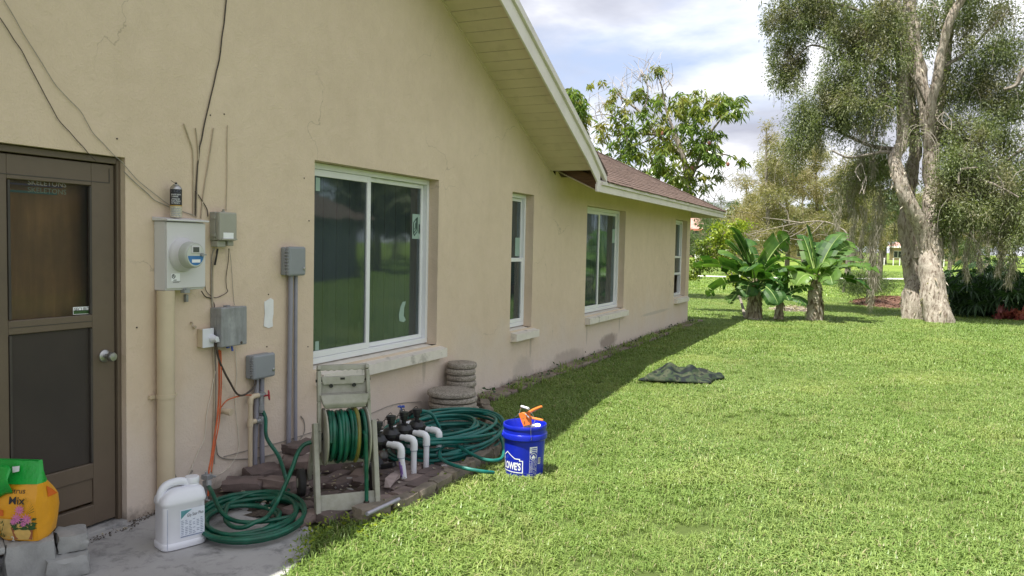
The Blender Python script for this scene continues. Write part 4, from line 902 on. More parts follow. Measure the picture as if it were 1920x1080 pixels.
cable('cable', [(367, 240), (370, 262), (372, 290), (370, 350), (369, 408)], .0040, 'cable_beige', 'painted cable hugging the long dark cable above the meter box')
cable('cable', [(401, 240), (396, 275), (389, 320), (382, 362), (377, 410)], .0042, 'cable_beige', 'painted cable slanting right above the meter box')
cable('cable', [(427, 235), (426, 275), (426, 330), (424, 395)], .0030, 'cable_beige', 'fine painted cable dropping onto the telephone box')
cable('cable', [(366, 359), (372, 366), (380, 378), (388, 392), (390, 406)], .0032, 'cable_dark', 'short loose cable end hooked beside the spray can')
cable('cable', [(409, 466, .03), (404, 478, .02), (400, 500), (399, 540), (399, 600), (400, 650), (402, 720), (401, 790), (399, 860), (398, 893)], .0050, 'cable_beige', 'painted cable running from the telephone box down behind the junction box')
cable('cable', [(402, 466, .03), (397, 486), (397, 560), (402, 600), (404, 660), (405, 740), (403, 820), (402, 870)], .0042, 'cable_grey', 'grey cable beside the painted one under the telephone box')
cable('cable', [(408, 467, .035), (406, 480, .025), (403, 497, .02)], .0062, 'black_rubber', 'thick black cable stub under the telephone box')
cable('cable', [(429, 466, .03), (428, 490), (424, 520), (425, 540), (427, 546), (420, 552), (405, 558), (392, 552), (385, 540), (384, 512)], .0022, 'cable_dark', 'thin looping cable from telephone box to meter box')
cable('cable', [(430, 466, .03), (434, 500), (438, 560), (440, 572)], .0016, 'cable_grey', 'hair thin cable dropping to the junction box')
cable('cable', [(378, 546, .04), (385, 556), (396, 560), (402, 572), (400, 580)], .0034, 'cable_dark', 'dark cable leaving the meter box bottom corner')
cable('cable', [(411, 656, .05), (411, 690, .03), (411, 730, .03), (408, 780, .05), (402, 820, .09), (396, 860, .13), (391, 888, .17), (390, 930, .18)], .0062, 'cable_orange', 'thick orange cable dropping from the junction box to the ground rod')
cable('cable', [(414, 657, .05), (415, 720, .05), (411, 790, .06), (403, 835, .10), (396, 885, .17)], .0042, 'cable_orange', 'thinner orange cable beside the thick orange one')
cable('cable', [(404, 640, .06), (410, 672, .05), (421, 698, .05), (433, 720, .05), (444, 738, .05), (456, 741, .05), (470, 732, .05), (479, 720, .05), (479, 709, .04)], .0068, 'cable_dark', 'thick dark cable swinging between the junction box and lower controller')
cable('cable', [(413, 766, .03), (424, 752, .03), (440, 745, .04), (460, 741, .05), (474, 741, .05)], .0042, 'cable_orange', 'short rusty orange cable curving towards the spigot')
cable('cable', jig([(406, 690), (395, 740), (388, 780), (382, 825), (366, 860), (352, 893)], .8, 2), .0028, 'cable_white', 'loose pale wire hanging left of the orange cable')
cable('cable', [(441, 655), (444, 700), (441, 745), (443, 780), (448, 825), (445, 850), (430, 875), (412, 889), (393, 893, .1)], .0026, 'cable_white', 'long pale wire hanging from the junction box in a wide curve')
cable('cable', [(402, 790), (406, 838), (412, 856), (440, 861), (490, 857), (540, 842), (562, 825), (571, 808), (570, 790), (564, 780)], .0036, 'cable_grey', 'pale cable looping low along the wall to a hook')
cable('cable', [(420, 856), (470, 843), (530, 828), (580, 812), (640, 792), (688, 778), (740, 758), (790, 753)], .0030, 'cable_grey', 'thin cable running low along the wall behind the hose reel')
cable('cable', [(325, 880, .02), (328, 892, .02), (338, 902, .03), (350, 896), (361, 882)], .0060, 'cable_grey', 'pale flexible tube curling at the foot of the service pipe')
m = MB(); m.tube([wl(358, 604), wl(361, 606, .02), wl(361, 613, .03)], .005, 6); m.cyl(wl(366, 613, 0), wl(366, 613, .02), .009, n=8); solo(m, 'wall_hook', M['cable_beige'], 'small painted hook on the wall left of the outlet', 'hook')
m = MB(); m.box(wl(349, 559, .012), (.02, .02, .045)); solo(m, 'wall_bracket', M['galv'], 'small rusty bracket just under the meter box', 'bracket', bevel=.003)

# ================================================================== THINGS ON THE SLAB
def fr(o, e1, e2):
    o, e1, e2 = V(o), V(e1), V(e2)
    return lambda a, b, c=0.0: o+e1*a+e2*b+V((0, 0, c))
e1 = V((.48, .877, 0)); e2 = V((-.877, .48, 0))
L = fr((-3.456, 2.442, 0), e1, e2)
t = thing('concrete_block', (-3.55, 2.3, .0), 'big concrete block with dark hollow core carrying the yellow soil bag', 'concrete block', 'concrete blocks by the door')
m = MB()
def fbox(mbx, L, a0, a1, b0, b1, c0, c1): mbx.add([L(a, b, c) for a in (a0, a1) for b in (b0, b1) for c in (c0, c1)], [(0, 1, 3, 2), (4, 6, 7, 5), (0, 4, 5, 1), (2, 3, 7, 6), (0, 2, 6, 4), (1, 5, 7, 3)])
m.rbox(L(-.10, .095, .106), (.2, .19, .188), amp=.0035, n=6, chip=.35, rot=Matrix.Rotation(math.atan2(.877, .48), 3, 'Z')); m.build('block_web', M['block'], t, smooth=True)
m = MB(); fbox(m, L, -.42, -.201, 0, .19, .168, .2); fbox(m, L, -.42, -.201, 0, .19, .012, .045); fbox(m, L, -.42, -.385, .001, .189, .046, .167); m.build('block_shell', M['block'], t, bevel=.008)
m = MB(); m.rbox(fr((-3.475, 2.465, 0), (.5, .866, 0), (-.866, .5, 0))(.065, .085, .152), (.13, .17, .084), amp=.004, n=5, chip=.4, rot=Matrix.Rotation(rad(60), 3, 'Z')); solo(m, 'concrete_block', M['block'], 'rough half block beside the big hollow one, in front of the door', 'concrete block', 'concrete blocks by the door', smooth=True)
m = MB(); m.rbox(fr((-3.44, 2.39, 0), (.5, .866, 0), (-.866, .5, 0))(.085, .11, .06), (.18, .22, .098), amp=.004, n=5, chip=.4, rot=Matrix.Rotation(rad(60), 3, 'Z')); solo(m, 'concrete_block', M['block'], 'low flat block at floor level under the rough half block', 'concrete block', 'concrete blocks by the door', smooth=True)
# soil bag
be1 = V((.93, .37, 0)).normalized(); be2 = V((-be1.y, be1.x, 0)); B = fr((-3.505, 2.385, .2), be1, be2)
bag = thing('soil_bag', (-3.58, 2.42, .2), 'yellow potting mix bag with folded green top on a concrete block', 'bag')
rings = [(0, -.155, .0, .0, .10), (.02, -.18, .006, -.006, .125), (.07, -.235, .0, -.012, .15), (.13, -.27, .002, -.014, .165), (.18, -.28, .0, -.012, .16), (.225, -.275, .0, -.004, .125), (.265, -.255, -.004, .008, .085), (.315, -.235, -.012, .03, .06), (.365, -.22, -.02, .042, .048)]
def bagring(r):
    z, u0, u1, w0, w1 = r; n = 7; P = []
    for k in range(n): t_ = k/(n-1); P.append((u0+(u1-u0)*t_, w0-.012*math.sin(t_*math.pi)))
    for k in range(1, 5): t_ = k/5; P.append((u1+.014*math.sin(t_*math.pi), w0+(w1-w0)*t_))
    for k in range(n): t_ = k/(n-1); P.append((u1+(u0-u1)*t_, w1+.01*math.sin(t_*math.pi)))
    for k in range(1, 5): t_ = k/5; P.append((u0-.014*math.sin(t_*math.pi), w1+(w0-w1)*t_))
    return [(a+random.uniform(-.004, .004), b+random.uniform(-.005, .005), z+random.uniform(-.004, .004)*(z > .02)) for a, b in P]
def loft(rgs, top=True):
    mbx = MB(); n = len(rgs[0]); vs = [B(*p_) for r in rgs for p_ in r]
    fs = [(i*n+k, i*n+(k+1) % n, (i+1)*n+(k+1) % n, (i+1)*n+k) for i in range(len(rgs)-1) for k in range(n)]
    fs += [tuple(range(n))[::-1]]+([tuple((len(rgs)-1)*n+k for k in range(n))] if top else []); mbx.add(vs, fs); return mbx
RG = [bagring(r) for r in rings]
loft(RG[:7], False).build('bag_body', M['bag_yellow'], bag, smooth=True)
def bagfront(x, z):       # a point on the front panel of the bag, x from its right edge
    zs_ = [r[0] for r in rings]; i = max(j for j in range(len(zs_)-1) if zs_[j] <= z+1e-9); a = (z-zs_[i])/(zs_[i+1]-zs_[i])
    u0 = rings[i][1]+(rings[i+1][1]-rings[i][1])*a; u1 = rings[i][2]+(rings[i+1][2]-rings[i][2])*a; w0 = rings[i][3]+(rings[i+1][3]-rings[i][3])*a
    t_ = (x+(-u0))/(u1-u0)
    return B(x, w0-.012*math.sin(max(0, min(1, t_))*math.pi)-.006, z)
gt = MB(); n = len(RG[0]); gt = loft([[(a*1.01-.001, b-.004 if b < .03 else b+.004, z) for a, b, z in RG[6]], [(a, b, z) for a, b, z in RG[7]], [(a, b, z) for a, b, z in RG[8]]])
gt.build('bag_top', M['bag_green'], bag, smooth=True)
m = MB(); nx_, nz_ = 7, 6; vs = []
for i in range(nx_):
    for j in range(nz_):
        u = -.27+.17*i/(nx_-1); z = .352-.19*j/(nz_-1)*(1-.35*i/(nx_-1))
        vs.append(B(u, -.03-.012*math.sin(j*1.1+i)-.02*math.sin(j/(nz_-1)*math.pi), z+.01*math.sin(i*1.7)))
m.add(vs, [(i*nz_+j, (i+1)*nz_+j, (i+1)*nz_+j+1, i*nz_+j+1) for i in range(nx_-1) for j in range(nz_-1)]); fl = m.build('bag_flap', M['bag_green'], bag, smooth=True, sub=1)
fl.modifiers.new('thick', 'SOLIDIFY').thickness = .004
text_mesh('Mix', .048, lambda x, y: bagfront(-.118+x, .178+y), 'lettering', M['ink'], bag, bold=.0006)
text_mesh('Citrus', .034, lambda x, y: bagfront(-.132+x, .226+y), 'lettering', M['ink'], bag)
m = MB()
def bq(mbx, x0, x1, z0, z1): mbx.quad(bagfront(x0, z0), bagfront(x1, z0), bagfront(x1, z1), bagfront(x0, z1))
m = MB(); bq(m, -.245, -.14, .122, .15); m.build('bag_banner', M['bag_orange'], bag, recalc=False)
m = MB()
for k in range(6):
    for j in range(3): bq(m, -.16+.0245*k, -.16+.0245*(k+1), .01+.033*j, .01+.033*(j+1))
m.build('bag_scene', M['cream'], bag, recalc=False)
def bagshift(fn, d): return lambda x, z: fn(x*1.25-.0, min(.33, max(.004, z*1.32-.004)))-be2*d
bf = bagshift(bagfront, .0012)
m = MB(); m.add([bf(*q) for q in [(-.075, .012), (-.012, .012), (-.006, .055), (-.085, .055)]], [(0, 1, 2, 3)]); m.build('printed_pot', M['pot'], bag, recalc=False)
m = MB()
rr = random.Random(9)
for k in range(46):
    cx_, cz_ = -.085+.085*rr.random(), .05+.035*rr.random(); a = rr.random()*6.28; l_ = .014
    m.add([bf(cx_-l_*math.cos(a), cz_-.4*l_*math.sin(a)), bf(cx_+.004*math.sin(a), cz_-.004), bf(cx_+l_*math.cos(a), cz_+.4*l_*math.sin(a)), bf(cx_-.004, cz_+.005)], [(0, 1, 2, 3)])
for k in range(15):
    a = .2+k*.17; m.add([bf(-.035, .10), bf(-.035+.06*math.cos(a)*.6, .10+.062*math.sin(a)), bf(-.032+.055*math.cos(a+.06)*.6, .099+.06*math.sin(a+.06))], [(0, 1, 2)])
for k in range(80):
    cx_, cz_ = -.175+.06*rr.random(), .012+.06*rr.random(); m.add([bf(cx_, cz_), bf(cx_+.004, cz_+.002), bf(cx_+.006, cz_+.012)], [(0, 1, 2)])
m.build('printed_leaves', M['leafprint'], bag, recalc=False)
bf = bagshift(bagfront, .0022); m = MB()
for (cx_, cz_, r_) in [(-.062, .088, .022), (-.028, .085, .022), (-.052, .118, .02), (-.075, .076, .014), (-.04, .068, .012)]:
    for k in range(11):
        a = 2*math.pi*k/11; m.add([bf(cx_, cz_), bf(cx_+.5*r_*math.cos(a-.22), cz_+.5*r_*math.sin(a-.22)), bf(cx_+r_*math.cos(a), cz_+r_*math.sin(a)), bf(cx_+.5*r_*math.cos(a+.22), cz_+.5*r_*math.sin(a+.22))], [(0, 1, 2, 3)])
m.build('printed_flowers', M['pink'], bag, recalc=False)
m = MB(); m.add([B(.013, .05, .245), B(.016, .085, .222), B(.02, .12, .19), B(.017, .055, .19)], [(0, 1, 2, 3)]); m.build('side_flash', M['bag_orange'], bag, recalc=False)
m = MB(); m.add([B(-.125, .018, .34), B(-.09, .018, .346), B(-.088, .012, .322), B(-.12, .012, .314)], [(0, 1, 2, 3)]); m.v = [tuple(V(p_)+V((.0, 0, 0))-be2*.006) for p_ in m.v]; m.build('price_tag', M['ink_white'], bag, recalc=False)
text_mesh('2', .03, lambda x, y: bf(-.088+x, .006+y*.8), 'lettering', M['ink_white'], bag)
# white jug
j1 = V((.34, .94, 0)); j2 = V((-.94, .34, 0)); J0 = fr((-3.285, 3.012, .012), j1, j2)
def J(a, b, c=0.0): return J0(a*1.06, b*1.06, c*1.06)
jug = thing('jug', (-3.295, 2.985, .012), 'white plastic jug with a paper label standing on the slab', 'jug')
def sring(a, b, z, ex=.42, n=36, ox=0.0):
    P = []
    for k in range(n): q = 2*math.pi*k/n; c_, s_ = math.cos(q), math.sin(q); P.append(J(ox+a*math.copysign(abs(c_)**ex, c_), b*math.copysign(abs(s_)**ex, s_), z))
    return P
def ringloft(rgs, close=True):
    mbx = MB(); n = len(rgs[0]); mbx.add([p_ for r in rgs for p_ in r], [(i*n+k, i*n+(k+1) % n, (i+1)*n+(k+1) % n, (i+1)*n+k) for i in range(len(rgs)-1) for k in range(n)]+[tuple(range(n))[::-1], tuple((len(rgs)-1)*n+k for k in range(n))]); return mbx
prof = [(.098, .062, 0), (.109, .073, .006), (.112, .076, .018), (.111, .075, .032), (.106, .070, .038), (.106, .070, .215), (.111, .075, .222), (.112, .076, .235), (.108, .072, .252), (.095, .062, .275), (.078, .05, .288), (.05, .036, .294)]
ringloft([sring(a, b, z, ox=(.018*max(0, (z-.25)/.05))) for a, b, z in prof]).build('body', M['white_plastic'], jug, smooth=True)
m = MB(); hp_ = smooth_path([J(-.095, 0, .235), J(-.093, 0, .275), J(-.072, 0, .306), J(-.03, 0, .318), (J(.012, 0, .315)), J(.034, 0, .298), J(.04, 0, .27)], 5); m.tube(hp_, [.021]*len(hp_), 14); m.build('handle', M['white_plastic'], jug, smooth=True)
m = MB(); m.lathe(J(.06, 0, .28), [(.036, 0), (.034, .018), (.031, .024)], 24); m.build('neck', M['white_plastic'], jug, smooth=True)
m = MB(); m.lathe(J(.06, 0, .303), [(.0355, 0), (.0365, .003), (.0365, .026), (.034, .030), (.0, .031)], 30, cap=False); m.build('cap', M['white_plastic'], jug, smooth=True)
m = MB(); m.tube([J(-.09, -.068, .012), J(-.09, -.0708, .05), J(-.09, -.0708, .21)], .0012, 5); m.build('sight_line', M['ink_grey'], jug)
def jf(d): return lambda x, z: J(x, -.0706-d, z)
f0 = jf(.0008); m = MB(); m.quad(f0(-.03, .055), f0(.092, .055), f0(.092, .195), f0(-.03, .195)); m.build('label', M['paper'], jug, recalc=False)
f0 = jf(.0016); m = MB()
m.add([f0(-.025, .19), f0(.03, .19), f0(.0, .172), f0(-.025, .15)], [(0, 1, 2, 3)]); m.build('label_flash', MAT('teal_print', (.09, .27, .30), .5, .2, 40), jug, recalc=False)
m = MB()
for i in range(9):
    for k in range(6):
        if rr.random() < .15: continue
        m.quad(f0(-.024+k*.019, .138-i*.0085), f0(-.024+k*.019+.008+.009*rr.random(), .138-i*.0085), f0(-.024+k*.019+.012, .1415-i*.0085), f0(-.024+k*.019, .1415-i*.0085))
m.quad(f0(-.027, .058), f0(.089, .058), f0(.089, .064), f0(-.027, .064)); m.build('label_print', M['ink_grey'], jug, recalc=False)
text_mesh('Gly Star Plus', .022, lambda x, y: jf(.002)(.004+x, .155+y+x*.06), 'lettering', M['ink'], jug, sx=.72)
# coiled green hose
HR = .0125
def loops(c, n, rx, ry, z0, dz, seed, jit=.25, k=26, rot=0.0):
    r = random.Random(seed); P = []; cr, sr = math.cos(rot), math.sin(rot)
    ph = [r.random()*6.28 for _ in range(4)]
    for i in range(int(n*k)):
        a = 2*math.pi*i/k; u = i/k
        s_ = 1-jit*(.5+.5*math.sin(u*2.17+ph[0])); ox = .03*math.sin(u*1.3+ph[1]); oy = .03*math.sin(u*1.9+ph[2])
        x = rx*s_*math.cos(a)+ox; y = ry*s_*math.sin(a)+oy
        P.append(V((c[0]+x*cr-y*sr, c[1]+x*sr+y*cr, z0+dz*(.5+.5*math.sin(u*1.73+ph[3]+.6*math.sin(a))))))
    return P
def relax(P, i0, w_=9, it=40):
    A = np.array([tuple(p_) for p_ in P]); a, b = max(1, i0-w_), min(len(A)-1, i0+w_)
    for _ in range(it): A[a:b] = (A[a-1:b-1]+2*A[a:b]+A[a+1:b+1])/4
    return [V(p_) for p_ in A]
def settle(P, r=HR*2, sweeps=1, floor=0.0):
    """lift crossing turns onto one another so the hose lies on itself instead of passing through"""
    A = np.array([tuple(p_) for p_ in P]); n = len(A)
    for i in range(n):
        lo = max(0, i-8); 
        if lo == 0: continue
        d = np.hypot(A[:lo, 0]-A[i, 0], A[:lo, 1]-A[i, 1]); k = d < r
        if k.any():
            need = (A[:lo, 2][k]+np.sqrt(np.maximum(r*r-d[k]**2, 0)))
            # stay under tall piles: only climb onto the turns that are close in height
            near_ = need[np.abs(A[:lo, 2][k]-A[i, 2]) < r]
            if len(near_): A[i, 2] = max(A[i, 2], near_.max())
    for _ in range(3): A[1:-1, 2] = (A[:-2, 2]+2*A[1:-1, 2]+A[2:, 2])/4
    return [V(p_) for p_ in A]
cc = (-3.20, 3.42)
pth = [on_z(391, 912, .17), on_z(399, 926, .16), on_z(410, 955, .09), on_z(425, 978, .055)]
coil = loops(cc, 8.6, .385, .30, .028, .035, 4, .36, rot=2.24)
st = min(range(26), key=lambda i: (coil[i]-pth[-1]).length)
coil = settle(coil[st:])
endp = [on_z(500, 972, .09), on_z(520, 945, .17), on_z(545, 890, .34)]
tail = [on_z(455, 985, .08), on_z(497, 972, .10), on_x(520, 940, -3.08), on_x(545, 885, -3.06), on_x(558, 850, -3.05), on_x(570, 834, -3.03), on_x(584, 829, -3.0)]
gh = thing('garden_hose', (-3.235, 3.52, .0), 'dark green garden hose coiled on the slab beside the white jug', 'hose')
a_ = smooth_path(pth, 5)[:-1]; P_ = a_+coil+smooth_path([coil[-1]]+tail, 5)[1:]; P_ = relax(relax(P_, len(a_)), len(a_)+len(coil)-2)
m = MB(); m.tube(P_, HR, 10); m.build('hose', M['hose'], gh, smooth=True)
m = MB(); m.cyl(pth[0]+V((-.01, .01, .03)), pth[0], .017, n=10); m.build('coupling', M['galv'], gh)
hs = [V((px_, yv+.10, zt-.09)), V((px_+.03, yv+.11, zt-.16)), on_x(500, 820, WX+.18), on_x(522, 855, WX+.30), on_x(534, 890, WX+.42), on_x(541, 922, WX+.50), V((-3.25, 3.70, .06)), V((-3.22, 3.62, .05))]
sh_ = thing('supply_hose', tuple(hs[0]), 'green hose hanging from the red handled spigot down to the coil', 'hose')
m = MB(); m.tube(smooth_path(hs, 7), HR, 10); m.build('hose', M['hose'], sh_, smooth=True)
m = MB(); m.cyl(hs[0]+V((0, 0, .01)), hs[0]-V((0, 0, .03)), .0165, n=12); m.build('coupling', M['galv'], sh_)

# ================================================================== HOSE REEL CART
REX = V((.682, .731, 0)); REY = V((-.731, .682, 0)); RO = (-2.772, 3.768, .045)
reel = thing('hose_reel_cart', RO, 'weathered beige hose reel cart leaning back on the pavers', 'hose reel', rz=math.atan2(REX.y, REX.x))
def rb(mbx, name, mat, parent=reel, **kw): return mbx.build(name, mat, parent, world=False, **kw)
def beam(mbx, a, b, w_, d_, up=V((1, 0, 0))):
    a, b = V(a), V(b); t_ = (b-a).normalized(); s_ = up-t_*up.dot(t_); s_.normalize(); n_ = t_.cross(s_)
    P = []
    for p_ in (a, b):
        for i, j in ((-1, -1), (1, -1), (1, 1), (-1, 1)): P.append(p_+s_*w_/2*i+n_*d_/2*j)
    mbx.add(P, [(3, 2, 1, 0), (4, 5, 6, 7), (0, 1, 5, 4), (1, 2, 6, 5), (2, 3, 7, 6), (3, 0, 4, 7)])
for s_ in (-1, 1):
    m = MB(); beam(m, (s_*.172, .0, .0), (s_*.172, .14, .50), .03, .075); rb(m, 'front_leg', M['reel'], bevel=.006)
    m = MB(); beam(m, (s_*.172, .125, .46), (s_*.172, .36, .12), .026, .055); rb(m, 'rear_leg', M['reel'], bevel=.006)
    m = MB(); m.lathe((s_*.218, .37, .085), [(.03, -.022), (.075, -.022), (.085, -.015), (.085, .015), (.075, .022), (.03, .022)], 26, 'x'); wh = rb(m, 'wheel', M['black_rubber'], smooth=True)
    m = MB(); m.lathe((s_*.218, .37, .085), [(.0, -.024), (.03, -.026), (.03, .026), (.0, .024)], 16, 'x', cap=False); rb(m, 'hub', M['reel'], wh)
m = MB(); beam(m, (-.17, .012, .055), (.17, .012, .055), .10, .024, V((0, .25, 1))); rb(m, 'cross_bar', M['reel'], bevel=.006)
m = MB(); beam(m, (-.23, .37, .085), (.23, .37, .085), .02, .02); rb(m, 'wheel_axle', M['galv'])
m = MB(); beam(m, (-.18, .25, .245), (.18, .25, .245), .05, .02, V((0, 0, 1))); rb(m, 'rear_bar', M['reel'], bevel=.004)
for s_ in (-1, 1):
    m = MB(); pts_ = [(s_*.152, .115, .33), (s_*.149, .135, .45), (s_*.146, .165, .62), (s_*.144, .20, .80), (s_*.142, .212, .825)]
    for a, b in zip(pts_[:-1], pts_[1:]): beam(m, a, b, .022, .05)
    rb(m, 'handle_post', M['reel'], bevel=.005)
def hpnt(x, z, d=0.0): # the plane of the handle frame
    return V((x, .205-(.80-z)*.195+d, z))
def hplate(mbx, poly, th=.02):
    n_ = len(poly); a = [hpnt(x, z) for x, z in poly]; b = [hpnt(x, z, th) for x, z in poly]; mbx.add(a+b, [tuple(range(n_)), tuple(range(n_, 2*n_))[::-1]]+[(k, n_+k, n_+(k+1) % n_, (k+1) % n_) for k in range(n_)])
m = MB(); hplate(m, [(-.15, .80)]+[(-.12+.24*k/14, .798+.004*math.sin(k*2.6)) for k in range(15)]+[(.15, .80), (.152, .83), (-.152, .83)], .032); rb(m, 'grip', M['reel'], bevel=.004)
m = MB(); hplate(m, [(-.15, .665), (.15, .665), (.15, .728), (-.15, .728)], .018); hplate(m, [(-.15, .729), (-.132, .729), (-.132, .798), (-.15, .798)], .018); hplate(m, [(.132, .729), (.15, .729), (.15, .798), (.132, .798)], .018); rb(m, 'handle_panel', M['reel'], bevel=.003)
m = MB(); hplate(m, [(-.12, .718), (.12, .718), (.13, .752), (.13, .766), (-.13, .766), (-.13, .752)], -.014); rb(m, 'bracket', M['reel'], bevel=.004)
m = MB(); 
for x in (-.075, .062): m.lathe(hpnt(x, .712, -.016), [(.010, -.003), (.012, 0), (.0, .001)], 14, 'y', cap=False)
m.box(hpnt(-.006, .752, -.0155), (.026, .004, .012)); m.box(hpnt(-.145, .742, -.004), (.036, .01, .016)); m.box(hpnt(.145, .742, -.004), (.036, .01, .016)); rb(m, 'slot', M['black_plastic'])
m = MB(); n_ = 9; P0 = []; 
for (z, hw, dd) in ((.665, .145, .05), (.615, .13, .062), (.585, .118, .045)):
    P0.append([hpnt(-hw, z, 0), hpnt(-hw, z, -dd), hpnt(hw, z, -dd), hpnt(hw, z, 0)])
m.add([p_ for r in P0 for p_ in r], [(i*4+k, i*4+(k+1) % 4, (i+1)*4+(k+1) % 4, (i+1)*4+k) for i in range(2) for k in range(4)]+[(8, 9, 10, 11)]); tr_ = rb(m, 'tray', M['reel'], bevel=.007); tr_.modifiers.new('thick', 'SOLIDIFY').thickness = .006
AX = (.01, .15, .415)
for x in (-.118, .128):
    m = MB(); m.lathe((x, AX[1], AX[2]), [(.0, -.008), (.10, -.007), (.162, -.007), (.168, -.003), (.168, .003), (.162, .007), (.10, .007), (.0, .008)], 44, 'x', cap=False); rb(m, 'flange', M['reel'], smooth=True)
m = MB(); m.cyl((-.17, AX[1], AX[2]), (.165, AX[1], AX[2]), .022, n=16); m.cyl((-.135, AX[1], AX[2]), (-.168, AX[1], AX[2]), .032, n=16); m.cyl((.145, AX[1], AX[2]), (.172, AX[1], AX[2]), .05, n=18); rb(m, 'axle', M['black_plastic'])
m = MB(); m.cyl((-.12, AX[1], AX[2]), (.133, AX[1], AX[2]), .07, n=24); rb(m, 'drum', M['reel'], smooth=True)
# hose wound on the drum
def rw(a, b, c): return V(RO)+REX*a+REY*b+V((0, 0, c))
P = []
for lay, (r0, n_, d_) in enumerate(((.092, 9.5, 1), (.118, 9.0, -1), (.144, 8.6, 1))):
    k = 26
    for i in range(int(n_*k)):
        u = i/(n_*k); a = 2*math.pi*i/k; x = (-.098+.208*u) if d_ > 0 else (.110-.208*u)
        x += .010*math.sin(a*.5+lay)*math.sin(u*9)
        r_ = r0+.007*math.sin(a+u*23+lay*2)+.004*math.sin(u*31)-.004*(math.cos(a) < -.3)
        P.append(rw(x, AX[1]-r_*math.cos(a), AX[2]+r_*math.sin(a)))
last = P[-1]
P += smooth_path([P[-1], rw(0.093, .0, .46), rw(0.1, -.012, .36), rw(0.102, -.018, .22), rw(0.104, -.02, .10), rw(0.104, -.022, .055)], 5)[1:]
rh = thing('reel_hose', tuple(rw(0, .15, .4)), 'glossy green hose wound on the drum of the reel cart, end hanging down', 'hose')
m = MB(); m.tube(P, HR*.94, 9); m.build('hose', M['hose'], rh, smooth=True)
m = MB(); Q = []
for i in range(20): a = 2*math.pi*(i-4)/24; Q.append(rw(.052+.012*math.sin(i*.2), AX[1]-.160*math.cos(a), AX[2]+.160*math.sin(a)))
m.tube(Q, HR*.9, 8); m.build('faded_turn', M['hose_old'], rh, smooth=True)
m = MB(); e = rw(0.104, -.022, .055); m.cyl(e+V((0, 0, .004)), e-V((0, 0, .028)), .0165, n=12); m.cyl(e-V((0, 0, .02)), e-V((0, 0, .034)), .019, n=8); m.build('coupling', M['cable_dark'], rh)

# ================================================================== SPRINKLER VALVES
vm = thing('valve_manifold', (-3.1, 4.75, 0), 'row of black sprinkler valves with bent white pipes by the border', 'valve manifold')
ys = [4.475, 4.635, 4.80, 4.975]; zv = [.262, .275, .272, .262]
m = MB(); m.cyl((-3.2, 4.42, .25), (-3.2, 5.12, .25), .024, n=14)
for y_ in ys: m.cyl((-3.2, y_, .25), (-3.12, y_, .255), .021, n=12)
m.cyl((-3.2, 4.56, .0), (-3.2, 4.56, .25), .024, n=14); m.cyl((-3.2, 5.10, .25), (-3.2, 5.10, .0), .024, n=14); m.build('header_pipe', M['pvc_white'], vm, smooth=True)
for i, (y_, z_) in enumerate(zip(ys, zv)):
    x_ = -3.055
    m = MB(); m.lathe((x_, y_, z_-.035), [(.04, -.01), (.058, .008), (.062, .03), (.066, .034), (.066, .054), (.058, .060), (.05, .08), (.034, .09), (.0, .092)], 22, cap=False)
    m.cyl((x_-.085, y_, z_-.005), (x_+.085, y_, z_-.005), .028, n=14)
    for k in range(8): a = 2*math.pi*k/8+.2; m.lathe((x_+.05*math.cos(a), y_+.05*math.sin(a), z_+.018), [(.006, 0), (.006, .009), (.0, .01)], 6, cap=False)
    vb = m.build('valve', M['black_plastic'], vm, smooth=True)
    m = MB(); sx_, sy_ = x_-.012, y_+.02; m.lathe((sx_, sy_, z_+.045), [(.016, 0), (.016, .03), (.024, .034), (.026, .04), (.026, .06), (.034, .064), (.034, .09), (.0, .093)], 18, cap=False); m.lathe((x_+.03, y_-.02, z_+.045), [(.012, 0), (.012, .02), (.0, .022)], 10, cap=False); m.build('solenoid', M['black_plastic'], vb, smooth=True)
    m = MB(); m.tube(smooth_path([(sx_, sy_+.02, z_+.12), (sx_-.03, sy_+.04, z_+.145), (sx_-.07, sy_+.03, z_+.10), (sx_-.10, sy_+.06, z_+.03)], 5), .0024, 5); m.tube(smooth_path([(sx_, sy_-.02, z_+.12), (sx_-.05, sy_-.01, z_+.10), (sx_-.10, sy_+.02, z_+.06)], 5), .0024, 5); m.build('lead_wire', M['cable_dark'], vb)
    xe = -2.865; xb = xe+(.03 if i == 0 else .0)
    m = MB(); m.cyl((x_+.08, y_, z_), (xe-.045, y_, z_), .0205, n=14); m.tube([(xe, y_, z_-.06), (xb, y_+.0, .02)], .0205, 14); op = m.build('outlet_pipe', M['pvc_white'], vm, smooth=True)
    m = MB(); q = [(xe-.065, y_, z_), (xe-.03, y_, z_), (xe-.012, y_, z_-.006), (xe-.003, y_, z_-.018), (xe, y_, z_-.035), (xe, y_, z_-.075)]; m.tube(q, .0255, 16); m.build('elbow', M['pvc_white'], op, smooth=True)
    if i == 0:
        m = MB(); m.tube([(xe+.003, y_, z_-.10), (xe+.01, y_, z_-.13), (xb-.008, y_, .06)], [.0209, .0212, .0209], 14, cap=False); m.build('primer_stain', M['primer'], op, smooth=True)
    m = MB(); m.cyl((xe, y_, z_-.0755), (xe, y_, z_-.079), .0258, n=16); m.build('joint_ring', M['ink_grey'], op)
m = MB(); beam(m, (-3.12, 4.38, .30), (-2.985, 4.42, .11), .07, .045, V((0, 1, 0))); beam(m, (-2.985, 4.42, .12), (-2.885, 4.44, .145), .055, .035, V((0, 1, 0))); m.build('valve_bracket', M['black_plastic'], vm, bevel=.01)
bx, by, bz = -3.27, 5.10, .25
m = MB(); m.cyl((bx, by, bz), (bx, by, bz+.10), .014, n=12); m.cyl((bx, by, bz+.05), (bx+.05, by+.02, bz+.06), .014, n=10); tp_ = m.build('tap', M['galv'], vm, smooth=True)
